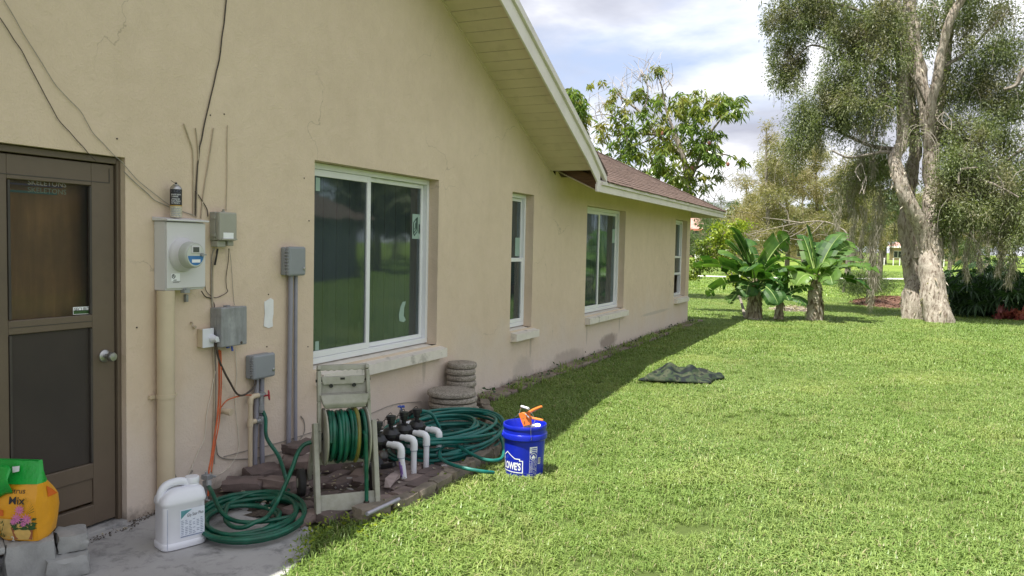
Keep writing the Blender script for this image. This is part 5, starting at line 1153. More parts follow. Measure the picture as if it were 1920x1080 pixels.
m = MB(); m.cyl((bx, by, bz+.10), (bx, by, bz+.125), .005, n=8)
for k in range(5): a = 2*math.pi*k/5; m.cyl((bx, by, bz+.125), (bx+.028*math.cos(a), by+.028*math.sin(a), bz+.125), .007, n=8)
m.build('tap_handle', M['blue_handle'], tp_, smooth=True)
hb = smooth_path([(bx+.05, by+.02, bz+.06), (bx+.08, by+.04, bz+.085), (bx+.14, by+.09, bz+.09), (bx+.19, by+.13, bz+.065), (bx+.22, by+.16, bz+.0)], 6)
m = MB(); m.tube(hb[:12], .020, 10); m.build('connector', M['black_plastic'], tp_, smooth=True)
# big tangled hose
pile = hb[10:]+smooth_path([hb[-1], V((-3.02, 5.28, .16)), V((-2.98, 5.2, .1)), V((-3.0, 5.05, .06))], 5)[1:]
lp = loops((-3.05, 5.42), 17.2, .42, .62, .04, .17, 21, .50, 30, rot=.12)
st = min(range(30), key=lambda i: (lp[i]-pile[-1]).length); lp = settle(lp[st:])
out = [on_z(880, 792, .16), on_z(912, 798, .15), on_z(935, 815, .13), on_z(944, 838, .11), on_z(940, 860, .10), on_z(910, 862, .11), on_z(878, 848, .13), on_z(852, 833, .14), on_z(830, 838, .13), on_z(824, 855, .12), on_z(840, 868, .12), on_z(872, 878, .11), on_z(905, 884, .09), on_z(925, 886, .06)]
th = thing('tangled_hose', (-3.06, 5.4, .02), 'large tangled pile of teal green hose behind the white valve pipes', 'hose')
P_ = pile+lp+smooth_path([lp[-1]]+out, 6)[1:]; P_ = relax(relax(P_, len(pile)), len(pile)+len(lp)-2)
m = MB(); m.tube(P_, HR, 9); m.build('hose', MAT('teal_hose', (.006, .13, .105), .4, .3, 10, (.03, .07, .06), 16, (.55, .8), 120, .08, .003), th, smooth=True)
# loose grey pipe on the border and a torn board
m = MB(); m.cyl(on_z(688, 964, .09), on_z(748, 936, .09), .0125, n=10); solo(m, 'loose_pipe', M['pvc_grey'], 'loose grey pipe lying on the border beside the reel cart', 'pipe', smooth=True)
m = MB(); pts_ = [(720, 915), (722, 898), (732, 889), (741, 884), (752, 886), (749, 897), (740, 904), (731, 916)]; m.prism([on_z(u, v, .075+.01*(i % 2)) for i, (u, v) in enumerate(pts_)], (0, 0, .007)); solo(m, 'torn_board', M['paver_b'], 'torn scrap of pinkish board lying beside the white pipes', 'board', bevel=.002)
bpy.context.scene.objects['torn_board'].data.materials[0] = MAT('board', (.34, .27, .25), .9, .15, 20)
m = MB(); m.lathe(on_z(720, 858, .05), [(.03, 0), (.035, .02), (.02, .04), (0, .045)], 7, cap=False); solo(m, 'white_stone', M['block'], 'pale stone on the dirt just left of the first white pipe', 'stone', bevel=.006)

# ================================================================== STEPPING STONES
def stone(x, y, z, r, h, label, seed):
    q = random.Random(seed); m = MB(); a = q.random()*6
    m.lathe((0, 0, 0), [(r*.93, 0), (r*.99, .010), (r*1.0, h*.5), (r*.99, h-.012), (r*.965, h-.003), (r*.93, h)], 40)
    rot = Matrix.Rotation(q.uniform(-.008, .008), 3, 'X') @ Matrix.Rotation(q.uniform(-.008, .008), 3, 'Y')
    o_ = V((x+q.uniform(-.018, .018), y+q.uniform(-.018, .018), z)); m.v = [tuple(rot @ V(p_)+o_) for p_ in m.v]
    return solo(m, 'stepping_stone', M['stone'], label, 'stepping stone', 'round stepping stones stacked by the wall', smooth=True)
pos_ = ['bottom of the wide front stack', 'second from the bottom of the wide front stack', 'middle of the wide front stack', 'second from the top of the wide front stack', 'topmost of the wide front stack']
for k in range(5): stone(-3.50, 6.32, .03+k*.053, (.235, .232, .222, .222, .222)[k], .047, 'round pebbled stepping stone, '+pos_[k], 40+k)
pos_ = ['bottom', 'second from bottom', 'third from bottom', 'fourth from bottom', 'fourth from top', 'third from top', 'second from top', 'topmost']
for k in range(8): stone(-3.635, 6.72, .03+k*.057, .142, .050, 'small round stepping stone, %s of the narrow stack at the wall' % pos_[k], 60+k)

# ================================================================== BUCKET
bc = V((-2.243, 5.10, 0))
bk = thing('bucket', tuple(bc), 'blue plastic bucket with white print standing on the lawn', 'bucket')
m = MB(); pr = [(.0, .02), (.120, .0), (.131, .006), (.133, .02), (.144, .262), (.150, .268), (.1575, .274), (.159, .30), (.1565, .308), (.149, .312), (.149, .338), (.152, .340), (.154, .346), (.1535, .362), (.151, .368), (.146, .368), (.1435, .360), (.137, .25), (.126, .03), (.0, .025)]
m.lathe(bc, pr, 56, cap=False); m.build('body', M['bucket'], bk, smooth=True)
AB = math.atan2(-bc.y, -bc.x)
m = MB()
for q in (-1.35, .28):
    a = AB+q; c_ = bc+V((.158*math.cos(a), .158*math.sin(a), .29)); m.cyl(c_-V((.01*math.cos(a), .01*math.sin(a), 0)), c_+V((.006*math.cos(a), .006*math.sin(a), 0)), .012, n=12)
m.build('ear', M['bucket'], bk)
ea = bc+V((.165*math.cos(AB+.28), .165*math.sin(AB+.28), .285)); eb = bc+V((.165*math.cos(AB-2.6), .165*math.sin(AB-2.6), .30))
g0 = on_y(978, 762, 5.09); g1 = on_y(991, 766, 5.03)
m = MB(); m.tube(smooth_path([ea, ea+V((-.005, .0, .09)), g1+V((.05, 0, -.075)), g1+V((.005, 0, -.006)), g1], 6), .0018, 6); m.tube(smooth_path([g0, g0-V((.008, 0, .012)), g0+V((-.03, .02, -.06)), eb+V((.0, 0, .06)), eb], 6), .0018, 6); m.build('bail', M['steel'], bk, smooth=True)
m = MB(); m.cyl(g0, g1, .0085, n=12); m.build('grip', M['pvc_white'], bk, smooth=True)
def bw(d=.0015):
    def fn(x, y): r_ = .133+(y-.02)/.242*.011+d; a = AB+x/.14; return bc+V((r_*math.cos(a), r_*math.sin(a), y))
    return fn
fn = bw(); x0 = -.186; m = MB()
out_ = [(0, 0), (.175, 0), (.175, .083), (.154, .083), (.154, .095), (.12, .095), (.052, .135), (.012, .108), (.012, .083), (0, .083)]
zb = .048
for (a, b) in zip(out_, out_[1:]+out_[:1]):
    d = V((b[0]-a[0], b[1]-a[1])); n_ = V((-d.y, d.x)).normalized()*.0032; t_ = d.normalized()*.0032; A_ = V(a)-t_; B_ = V(b)+t_; k = max(1, int(d.length/.012))
    for i in range(k):
        p0 = A_.lerp(B_, i/k); p1 = A_.lerp(B_, (i+1)/k); m.quad(fn(x0+p0.x-n_.x, zb+p0.y-n_.y), fn(x0+p1.x-n_.x, zb+p1.y-n_.y), fn(x0+p1.x+n_.x, zb+p1.y+n_.y), fn(x0+p0.x+n_.x, zb+p0.y+n_.y))
m.build('house_emblem', M['ink_white'], bk, recalc=False)
text_mesh("LOWE'S", .062, lambda x, y: fn(x0+.010+x, zb+.018+y*1.12), 'lettering', M['ink_white'], bk, bold=.0022, sx=.70)
lx0, lx1 = .037, .093
m = MB()
def bq2(mbx, xa, xb, za, zb_, f=fn): 
    for i in range(3): mbx.quad(f(xa+(xb-xa)*i/3, za), f(xa+(xb-xa)*(i+1)/3, za), f(xa+(xb-xa)*(i+1)/3, zb_), f(xa+(xb-xa)*i/3, zb_))
bq2(m, lx0, lx1, .187, .23)
for i in range(12):
    z_ = .132-i*.0085
    for k in range(5): 
        if rr.random() < .9: bq2(m, lx0+.003+k*.0103, lx0+.003+k*.0103+.0085*(.5+.5*rr.random()), z_-.003, z_)
for (xa, xb, za, zb_) in ((lx0, lx1, .0225, .0237), (lx0, lx0+.0012, .0225, .187), (lx1-.0012, lx1, .0225, .187)): bq2(m, xa, xb, za, zb_)
for k in range(22):
    a = 2*math.pi*k/22; b = 2*math.pi*(k+1)/22; cxx, czz = (lx0+lx1)/2, .161; m.quad(*[fn(cxx+r_*math.cos(q), czz+r_*math.sin(q)) for r_, q in ((.021, a), (.021, b), (.0245, b), (.0245, a))])
for (dx_, dz_, r_) in ((0, .007, .006), (-.005, -.004, .009), (.008, -.006, .008), (.003, .0, .007)): m.add([fn(cxx+dx_+r_*math.cos(k*.7), czz+dz_+r_*math.sin(k*.7)) for k in range(9)], [tuple(range(9))])
m.build('warning_print', M['ink_white'], bk, recalc=False)
fn2 = bw(.0022); m = MB()
for i in range(3):
    z_ = .218-i*.0125; m.add([fn2(lx0+.004, z_-.004), fn2(lx0+.012, z_-.004), fn2(lx0+.008, z_+.004)], [(0, 1, 2)]); bq2(m, lx0+.016, lx1-.005, z_-.0035, z_+.003, fn2)
    
for (a, b) in (((-.018, .016), (.018, -.016)),):
    d = V((b[0]-a[0], b[1]-a[1])); n_ = V((-d.y, d.x)).normalized()*.002; m.quad(*[fn2(cxx+p_[0]+s_*n_.x, .161+p_[1]+s_*n_.y) for p_, s_ in ((a, -1), (b, -1), (b, 1), (a, 1))])
m.build('warning_bars', M['bucket'], bk, recalc=False)
m = MB(); xa = .104
bq2(m, xa, xa+.026, .105, .150); m.build('barcode_field', M['ink_white'], bk, recalc=False)
m = MB()
for k in range(11): bq2(m, xa+.002, xa+.024, .110+k*.0035, .110+k*.0035+.0012+.0012*rr.random(), fn2)
m.build('barcode_bars', M['ink'], bk, recalc=False)
# what is in the bucket
for i, (u, v, lab, s_) in enumerate([(958, 804, 'white pipe fitting at the left inside the blue bucket', 1), (982, 805, 'white pipe fitting at the front inside the blue bucket', 1), (999, 795, 'white pipe elbow leaning by the orange tool in the bucket', 1.2), (1008, 798, 'white pipe coupling at the right inside the blue bucket', 1.3)]):
    c_ = on_y(u, v, 5.09+.02*i); c_.z = min(c_.z, .34)-.02; m = MB(); ax = V((rr.uniform(-.5, .5), rr.uniform(-.5, .5), 1)).normalized(); m.cyl(c_-ax*.03*s_, c_+ax*.025*s_, .017*s_, n=14); m.cyl(c_+ax*.008*s_, c_+ax*.026*s_, .021*s_, n=14); m.tube(smooth_path([c_-ax*.02, c_+V((.02, 0, .0)), c_+V((.045, .01, -.01))], 3), .016*s_, 12)
    solo(m, 'pipe_fitting', M['pvc_white'], lab, 'pipe fitting', 'white pipe fittings in the bucket', smooth=True)
m = MB(); m.lathe(bc+V((0, 0, .25)), [(0, 0), (.13, .0), (.13, .004), (0, .03)], 24, cap=False); solo(m, 'bucket_filling', M['pvc_white'], 'heap of white pipe scraps low inside the blue bucket', 'pipe scraps')
q = lambda u, v, y=5.14: on_y(u, v, y-.07)
ct = thing('pipe_cutter', tuple(q(985, 790)), 'orange ratchet pipe cutter standing open in the blue bucket', 'pipe cutter')
m = MB(); m.prism([q(972, 776, 5.13), q(979, 773, 5.13), q(990, 778, 5.13), q(993, 797, 5.13), q(981, 800, 5.13), q(977, 790, 5.13)], (.012, .022, 0)); m.build('head', M['cutter'], ct, bevel=.003)
m = MB(); m.tube(smooth_path([q(985, 777), q(996, 771), q(1006, 766), q(1016, 762)], 4), [.009, .010, .0105, .0105, .0105, .0105, .0105, .010, .0095, .009, .0085, .008, .007], 8); m.build('handle', M['cutter'], ct, smooth=True)
m = MB(); m.tube(smooth_path([q(986, 780), q(998, 784), q(1008, 786), q(1018, 788)], 4), [.009, .0095, .0095, .0095, .0095, .0095, .0095, .009, .0085, .0085, .008, .0075, .007], 8); m.build('handle', M['cutter'], ct, smooth=True)
m = MB(); m.prism([q(981, 800, 5.128), q(995, 797, 5.128), q(997, 803, 5.128), q(984, 812, 5.128)], (.006, .012, 0)); m.build('blade', M['steel'], ct, bevel=.001)
m = MB()
for (u, v) in ((981, 784), (988, 779), (997, 783)): m.lathe(q(u, v, 5.118), [(.004, -.004), (.0045, .002), (.0, .002)], 8, 'y', cap=False)
m.tube([q(985, 776, 5.12), q(992, 783, 5.12)], .004, 6); m.build('pivot', M['steel'], ct)
# camouflage sheet on the grass
nx_, ny_ = 64, 40; A_ = np.linspace(-1, 1, nx_); B2 = np.linspace(-1, 1, ny_); GA, GB = np.meshgrid(A_, B2, indexing='ij')
rr_ = np.sqrt(np.minimum(1, np.maximum(np.abs(GA), np.abs(GB))**2)); ang = np.arctan2(GB, GA); edge = 1+.07*np.sin(3*ang+1)+.05*np.sin(5*ang)
sq = np.maximum(np.abs(GA), np.abs(GB))
XX = -2.17+GA*.405*edge; YY = 9.72+GB*.40*edge+.10*GA
hz_ = .055+.10*np.exp(-((GA+.42)**2/.07+(GB-.15)**2/.35))+.085*np.exp(-((GA-.20)**2/.05+(GB-.2)**2/.3))+.014*np.sin(GA*11+GB*4)+.010*np.sin(GB*14-GA*3+1)+.012*np.sin(GA*5+GB*9)
ZZ = np.where(sq > .97, .015, np.maximum(.03, hz_*np.clip((1-sq)/.16, 0, 1)**.45))
idx = np.arange(nx_*ny_).reshape(nx_, ny_); qd = np.stack([idx[:-1, :-1], idx[1:, :-1], idx[1:, 1:], idx[:-1, 1:]], -1).reshape(-1, 4)
cm = np_mesh('camouflage_sheet', np.stack([XX, YY, ZZ+.03], -1).reshape(-1, 3), qd, M['camo'], smooth=True)
cm.modifiers.new('thick', 'SOLIDIFY').thickness = .012
tag(cm, 'folded camouflage sheet lying crumpled on the sunny lawn', 'sheet')

# ================================================================== BANANAS
def banana_leaf(base, az, elev, length, width, droop, seed, tears=.35, roll=0.0, petiole=.16):
    """one leaf: midrib curve with a V-shaped blade torn into strips"""
    r = random.Random(seed); n = 22; d = V((math.cos(az)*math.cos(elev), math.sin(az)*math.cos(elev), math.sin(elev))); p = V(base); C = [p.copy()]; lat = r.uniform(-.35, .35); roll += r.uniform(-.75, .75); sv = V((-math.sin(az), math.cos(az), 0))
    for i in range(n):
        d = (d+V((0, 0, -droop/n*(.35+1.6*i/n)))+sv*(lat/n)).normalized(); p = p+d*(length/n); C.append(p.copy())
    blade = MB(); i0 = int(n*petiole)
    side0 = V((-math.sin(az), math.cos(az), 0))
    def hw(t): return width*.5*min(1, (t/.16)**.6)*min(1, ((1-t)/.22)**.7)
    for sgn in (-1, 1):
        gap = {}; i = i0
        cuts = [False]*(n+1); dr = 0; sag = [0]*(n+1); cur = 0
        for i in range(i0+1, n):
            if r.random() < tears: cuts[i] = True; cur = r.uniform(-.15, .45)
            sag[i] = cur
        for i in range(i0, n):
            t0, t1 = (i-i0)/(n-i0), (i+1-i0)/(n-i0); P = []
            for (j, t) in ((i, t0), (i+1, t1)):
                tg = (C[min(j+1, n)]-C[max(j-1, 0)]).normalized(); s_ = (side0-tg*side0.dot(tg)).normalized(); u_ = s_.cross(tg)
                if u_.z < 0: u_ = -u_
                s_ = s_*math.cos(roll)+u_*math.sin(roll); u2 = s_.cross(tg); u2 = u2 if u2.z > 0 else -u2
                h = hw(t); sg = sag[i]; row = []
                for k in range(4):
                    q = k/3; up = .62*q-.42*q*q-sg*q*q
                    row.append(C[j]+s_*sgn*h*q*(1-.10*q)+u2*h*up+tg*h*q*(.28+(.12 if (cuts[i+1] and j == i+1) else 0)*-1))
                P.append(row)
            for k in range(3): blade.quad(P[0][k], P[0][k+1], P[1][k+1], P[1][k])
    return blade, C
def banana(name, loc, hstem, r0, r1, leaves, label, seed, group='banana plants on the lawn', husk=75):
    t = thing(name, tuple(loc), label, 'banana plant', group); loc = V(loc); r = random.Random(seed)
    m = MB(); n_ = 12; vs = []
    prof_ = [(r0*1.12, -.03), (r0*1.02, .10), (r0*.95, hstem*.35), (r0*.85, hstem*.65), (r1, hstem*.9), (r1*.75, hstem*1.12)]
    m.lathe(loc, prof_, 22); m.v = [(p[0]+.02*math.sin(p[2]*19+p[1]*30), p[1]+.02*math.sin(p[2]*15+p[0]*33), p[2]) for p in m.v]; m.build('trunk', M['ban_stem'], t, smooth=True)
    m = MB()
    for k in range(husk):
        a = r.random()*6.28; z = hstem*(.05+.85*r.random()); rr0 = (r0+(r1-r0)*z/hstem)*1.02; l_ = .12+.22*r.random(); w_ = .03+.05*r.random()
        p = loc+V((rr0*math.cos(a), rr0*math.sin(a), z)); o_ = V((math.cos(a), math.sin(a), 0)); s_ = V((-math.sin(a), math.cos(a), 0))
        m.quad(p+s_*w_, p-s_*w_, p-s_*w_*.6+o_*(.03+.05*r.random())-V((0, 0, l_*.6)), p+s_*w_*.7+o_*.03-V((0, 0, l_*.55))); m.quad(p-s_*w_*.6+o_*.05-V((0, 0, l_*.6)), p+s_*w_*.7+o_*.03-V((0, 0, l_*.55)), p+s_*.01+o_*.06-V((0, 0, l_)), p-s_*.02+o_*.07-V((0, 0, l_*.95)))
    m.build('dry_sheath', M['husk'], t, recalc=False, kind='stuff')
    for i, lf in enumerate(leaves):
        (az, el, ln, wd, dr, *o_) = lf; mt = M['leaf_ban_y' if (o_ and o_[0] == 'y') else 'leaf_ban']; tears = .5 if (o_ and o_[0] == 't') else .22
        b, C = banana_leaf(loc+V((0, 0, hstem*.98)), rad(az), rad(el), ln*.9*(.72 if (i and abs((az-(0 if seed == 3 else 180)+180) % 360-180) < 38 and seed != 8) else 1), wd*1.05, dr*1.05, seed*31+i, tears, rad(o_[1]) if len(o_) > 1 else 0)
        lo = b.build('leaf', mt, t, smooth=True, recalc=False)
        k = MB(); k.tube(C[:-1], [.024*(1-.85*j/(len(C)-2)) for j in range(len(C)-1)], 5); k.build('midrib', M['midrib'], lo, smooth=True)
bl = on_z(1413, 600, 0)
banana('banana_plant', bl, .85, .16, .09, [(150, 72, 1.6, .5, .45, '', 55), (45, 62, 1.65, .62, .75, '', -42), (110, 66, 1.5, .55, .8, '', 25), (150, 60, 1.55, .5, .9), (185, 38, 1.75, .52, 1.0), (200, 12, 1.35, .5, 1.2, 't'), (330, 30, 1.3, .55, 1.3), (20, 45, 1.6, .55, 1.1), (350, 58, 1.35, .5, .7), (275, 50, 1.2, .5, 1.4), (255, 15, .95, .5, 1.5), (305, 5, 1.15, .5, 1.3), (220, 55, 1.5, .5, 1.1), (120, 45, 1.4, .5, 1.1), (235, -5, 1.0, .42, 1.2, 't'), (160, 72, 1.3, .4, .3)],
       'left large banana plant with broad leaves and shaggy trunk', 3)
br_ = on_z(1527, 602, 0)
banana('banana_plant', br_, .98, .165, .10, [(125, 74, 1.5, .52, .4, '', 50), (55, 64, 1.6, .62, .8, '', -38), (95, 58, 1.5, .58, .9, '', 15), (40, 55, 1.6, .55, .9), (10, 35, 1.6, .55, 1.1, 't'), (355, 18, 1.45, .5, 1.1, 't'), (165, 50, 1.5, .5, 1.0), (185, 28, 1.55, .55, .9, 't'), (200, 10, 1.45, .55, 1.0, 'y', 10), (250, 30, 1.0, .5, 1.6, 'y'), (305, 30, 1.2, .5, 1.4), (135, 65, 1.5, .5, .8), (115, 40, 1.3, .5, 1.2), (330, 50, 1.4, .45, 1.2), (215, 45, 1.3, .45, 1.2), (285, 55, 1.1, .4, 1.5), (178, 8, 1.35, .5, .5, 't')],
       'right large banana plant standing alone on a stout shaggy trunk', 5)
bm_ = on_z(1461, 601, 0)
banana('banana_plant', bm_, .52, .08, .05, [(80, 65, .75, .3, .8), (20, 40, .9, .3, .9), (345, 15, .75, .28, 1.0), (200, 25, .75, .3, 1.0), (250, 20, .6, .3, 1.2), (300, 30, .55, .28, 1.3), (150, 50, .7, .28, .8)],
       'small young banana plant between the two large banana plants', 8, husk=14)
# ================================================================== SHRUBS AND SMALL TREES
def limb(pts, r0, r1, n=8, wob=.0, k=5):
    P = smooth_path(pts, k); m_ = len(P); m = MB(); m.tube(P, [r0+(r1-r0)*(i/(m_-1))**.8 for i in range(m_)], n); return m
def merge(ms):
    o = MB()
    for q in ms: o.add(q.v, q.f)
    return o
def crown(parent, name, blobs, n, sub, spread, L, Wd, mat, droop=.4, kind=None, shell=.45, up=0.0, zs=.8):
    P, D = clumpy(blobs, n, sub, spread, shell=shell, zs=zs); D = D*.7+RNG.normal(size=P.shape)*.5; D[:, 2] += up-droop
    v, q = leaf_cards(P, D, L*(.6+.8*RNG.random(len(P))), Wd*(.7+.6*RNG.random(len(P))))
    return np_mesh(name, v, q, M[mat], parent, kind=kind)
b0 = on_z(1398, 599, 0)
t = thing('leafy_shrub', tuple(b0), 'loose shrub with yellow green leaves on a thin leaning trunk behind the house corner', 'shrub')
Q = lambda u, v, y=20.6: on_y(u, v, y)
merge([limb([b0, Q(1388, 560), Q(1375, 530), Q(1355, 505), Q(1330, 485)], .04, .014), limb([Q(1376, 530), Q(1365, 490), Q(1352, 455), Q(1360, 430)], .022, .008), limb([Q(1340, 490), Q(1318, 495), Q(1298, 512)], .012, .005), limb([Q(1362, 485), Q(1385, 470), Q(1395, 440)], .014, .006)]).build('trunk', M['bark'], t, smooth=True)
crown(t, 'crown', [(tuple(Q(1362, 437)), (.42, .35, .26), 2.2), (tuple(Q(1335, 462)), (.38, .35, .25), 1.6), (tuple(Q(1322, 488)), (.35, .3, .2), 1.5), (tuple(Q(1300, 510)), (.18, .2, .25), .9), (tuple(Q(1390, 425)), (.22, .25, .18), .8), (tuple(Q(1350, 478)), (.4, .35, .2), 1.2), (tuple(Q(1380, 520)), (.25, .3, .2), .6)], 3200, 26, .055, .085, .042, 'leaf_shrub', .15)
# fallen leaves heaped by the bananas, red mulch at the tree
def heap(name, c, rx, ry, h, mat, label, cat, n, seed, strand=.09):
    r = np.random.default_rng(seed); nx_, ny_ = 30, 30; A, B_ = np.meshgrid(np.linspace(-1, 1, nx_), np.linspace(-1, 1, ny_), indexing='ij'); R = np.sqrt(A**2+B_**2)
    Z = h*np.clip(1-R**2, 0, 1)*(.75+.4*np.sin(A*5+1)*np.sin(B_*4))+.004; idx = np.arange(nx_*ny_).reshape(nx_, ny_); q = np.stack([idx[:-1, :-1], idx[1:, :-1], idx[1:, 1:], idx[:-1, 1:]], -1).reshape(-1, 4)
    k = (R[:-1, :-1].ravel() < 1); o = np_mesh(name, np.stack([c[0]+A*rx, c[1]+B_*ry, Z], -1).reshape(-1, 3), q[k], M[mat], smooth=True)
    tag(o, label, cat); a = r.random(n)*6.283; d = np.sqrt(r.random(n))*1.05; P = np.stack([c[0]+d*rx*np.cos(a), c[1]+d*ry*np.sin(a), h*np.clip(1-d**2, 0, 1)+.01], 1)
    D = r.normal(size=(n, 3)); D[:, 2] *= .25; v, q = leaf_cards(P, D, strand, strand*.25); np_mesh('mulch_chips', v, q, M['husk' if mat == 'dirt' else 'mulch'], o, kind='stuff', world=False); return o
c = on_z(1485, 583, 0); heap('leaf_heap', c, .62, .8, .12, 'dirt', 'low heap of dry brown leaves between the banana plants', 'leaf heap', 500, 5)
c = on_z(1672, 571, 0); heap('mulch_mound', c, 1.25, 2.4, .24, 'mulch', 'reddish mulch mound left of the peeling tree trunk', 'mulch', 2200, 6)
# casuarina sapling
sb = on_z(1624, 574, 0); t = thing('pine_sapling', tuple(sb), 'young feathery pine sapling standing before the mulch mound', 'sapling')
merge([limb([sb, sb+V((.02, 0, .7)), sb+V((.03, .02, 1.75))], .028, .006)]+[limb([sb+V((0, 0, z)), sb+V((.55*math.cos(a), .45*math.sin(a), z+.28))], .010, .003) for z, a in [(.25, 2.9), (.35, .3), (.5, 3.4), (.6, 5.8), (.7, 1.2), (.85, 3.0), (1.0, .2), (1.15, 2.6)]]).build('trunk', M['bark'], t, smooth=True)
crown(t, 'crown', [(tuple(sb+V((-.42, 0, .62))), (.36, .35, .34), 2), (tuple(sb+V((.38, 0, .60))), (.34, .35, .30), 1.6), (tuple(sb+V((-.1, 0, .45))), (.4, .4, .28), 1.4), (tuple(sb+V((0, 0, 1.1))), (.2, .2, .5), .8)], 5200, 30, .09, .16, .010, 'leaf_cas_g', -.05, up=.5)
# dark split-leaf shrubs on the right
def fan_shrub(loc, rx, h, n, label, seed):
    r = random.Random(seed); loc = V(loc); t = thing('dark_shrub', tuple(loc), label, 'shrub', 'dark shrubs beside the tree'); m = MB(); st = MB()
    for k in range(n):
        a = r.random()*6.283; el = rad(15+60*r.random()); ln = h*(.55+.5*r.random()); b = loc+V((r.uniform(-.5, .5)*rx, r.uniform(-.5, .5)*rx, 0)); d = V((math.cos(a)*math.cos(el), math.sin(a)*math.cos(el), math.sin(el))); e = b+d*ln; st.tube(smooth_path([b, b+d*ln*.6+V((0, 0, .08)), e], 2), .011, 5)
        s_ = V((-math.sin(a), math.cos(a), 0)); u_ = d.cross(s_); u_ = u_ if u_.z > 0 else -u_; L_ = .30+.2*r.random()
        fw_ = (d*.55-V((0, 0, .55+.3*r.random()))).normalized()
        for j in range(9):
            q = (j-4)/4; dd = (fw_*math.cos(q*1.9)+s_*math.sin(q*1.9)).normalized(); l_ = L_*(1-.35*abs(q)); w_ = .032
            ss = dd.cross(u_).normalized()*w_; mid = e+dd*l_*.5+u_*.03; tip = e+dd*l_-V((0, 0, .05)); m.quad(e, mid+ss, tip, mid-ss)
    st.build('stems', M['leaf_dark'], t, smooth=True); m.build('leaves', M['leaf_dark'], t, recalc=False)
for i, (u, v, rx, h, n, lab) in enumerate([(1815, 592, .9, 1.25, 95, 'dark shrub of split leaves right beside the pale tree trunk'), (1862, 594, .9, 1.35, 100, 'dark shrub of split leaves in the middle behind the red foliage'), (1915, 594, .9, 1.3, 90, 'dark shrub of split leaves at the far right edge'), (1850, 575, 1.2, 1.6, 95, 'dark taller shrub of split leaves behind the others')]):
    fan_shrub(on_z(u, v, 0), rx, h, n, lab, 70+i)
c = on_z(1893, 601, 0); t = thing('red_plants', tuple(c), 'low clump of red leaved plants under the dark shrubs', 'plant')
crown(t, 'leaves', [(tuple(c+V((x, y, .10))), (.24, .2, .10), 1) for x, y in [(-.05, .1), (.2, 0), (.45, .1), (.7, 0), (.95, .15)]], 260, 12, .05, .22, .13, 'leaf_red', -.2, up=.2)

# ================================================================== THE BIG PEELING TREE
TY = 21.6
T = lambda u, v, dy=0.0: on_y(u, v, TY+dy)
def ragged(mb_, amp, f=3.0):
    mb_.v = [(p[0]+amp*math.sin(p[2]*f*2.1+p[1]*9)+amp*.5*math.sin(p[2]*f*5.3+p[0]*17), p[1]+amp*math.sin(p[2]*f*1.7+p[0]*11), p[2]) for p in mb_.v]; return mb_
def tree_limbs(specs, n=12): return merge([ragged(limb(p, a, b, n, k=6), .018 if a > .15 else .008) for p, a, b in specs])
def flakes(parent, lims, n, mat, seed):
    r = np.random.default_rng(seed); P = np.concatenate([np.array(m.v) for m in lims]); k = r.integers(0, len(P), n); p = P[k]+r.normal(size=(n, 3))*.02
    c = P[(k//12)*12 % len(P)]; o_ = unit(r.normal(size=(n, 3))*np.array([1, 1, .2])); v, q = leaf_cards(p, o_+np.array([0, 0, -1.2]), .05+.09*r.random(n), .02+.03*r.random(n), r); return np_mesh('peeling_bark', v, q, M[mat], parent, kind='stuff')
base = T(1755, 607, -.5); t = thing('peeling_tree', tuple(base), 'tall tree with pale peeling trunks and hanging grey moss', 'tree')
specs = [([T(1761, 612, -.5), T(1757, 585, -.48), T(1748, 540, -.4), T(1746, 490, -.3), T(1746, 450, -.2), T(1749, 415, -.1), T(1749, 373, 0), T(1747, 320, .1), T(1745, 260, .1), T(1735, 200, .1), T(1722, 120, .2), T(1712, 60, .2), T(1705, -30, .3)], .33, .12),
         ([T(1740, 470, -.3), T(1730, 432, -.4), T(1710, 390, -.6), T(1692, 355, -.7), T(1684, 325, -.7), T(1678, 295, -.6), T(1692, 262, -.5), T(1691, 190, -.4), T(1690, 120, -.3), T(1683, 40, -.2), T(1680, -60, 0)], .20, .10),
         ([T(1713, 602, .2), T(1714, 560, .2), T(1716, 520, .4), T(1708, 480, .4), T(1702, 440, .4), T(1700, 400, .4), T(1706, 340, .6), T(1716, 280, .8), T(1708, 190, 1.0), T(1703, 100, 1.0), T(1697, -40, 1)], .31, .09),
         ([T(1722, 480, .3), T(1712, 440, .2), T(1704, 400, .2), T(1690, 370, .4)], .16, .05),
         ([T(1742, 330, .2), T(1741, 270, .0), T(1745, 205, -.2), T(1756, 150, -.3), T(1766, 100, -.3), T(1778, 45, -.4), T(1800, 5, -.4), T(1830, -40, -.5)], .13, .09),
         ([T(1748, 320, .3), T(1755, 240, .5), T(1765, 170, .7), T(1775, 110, .8), T(1780, 40, .9), T(1785, -50, 1)], .14, .09)]
lims = [ragged(limb(p, a, b, 14, k=6), .022 if a > .2 else .01) for p, a, b in specs]
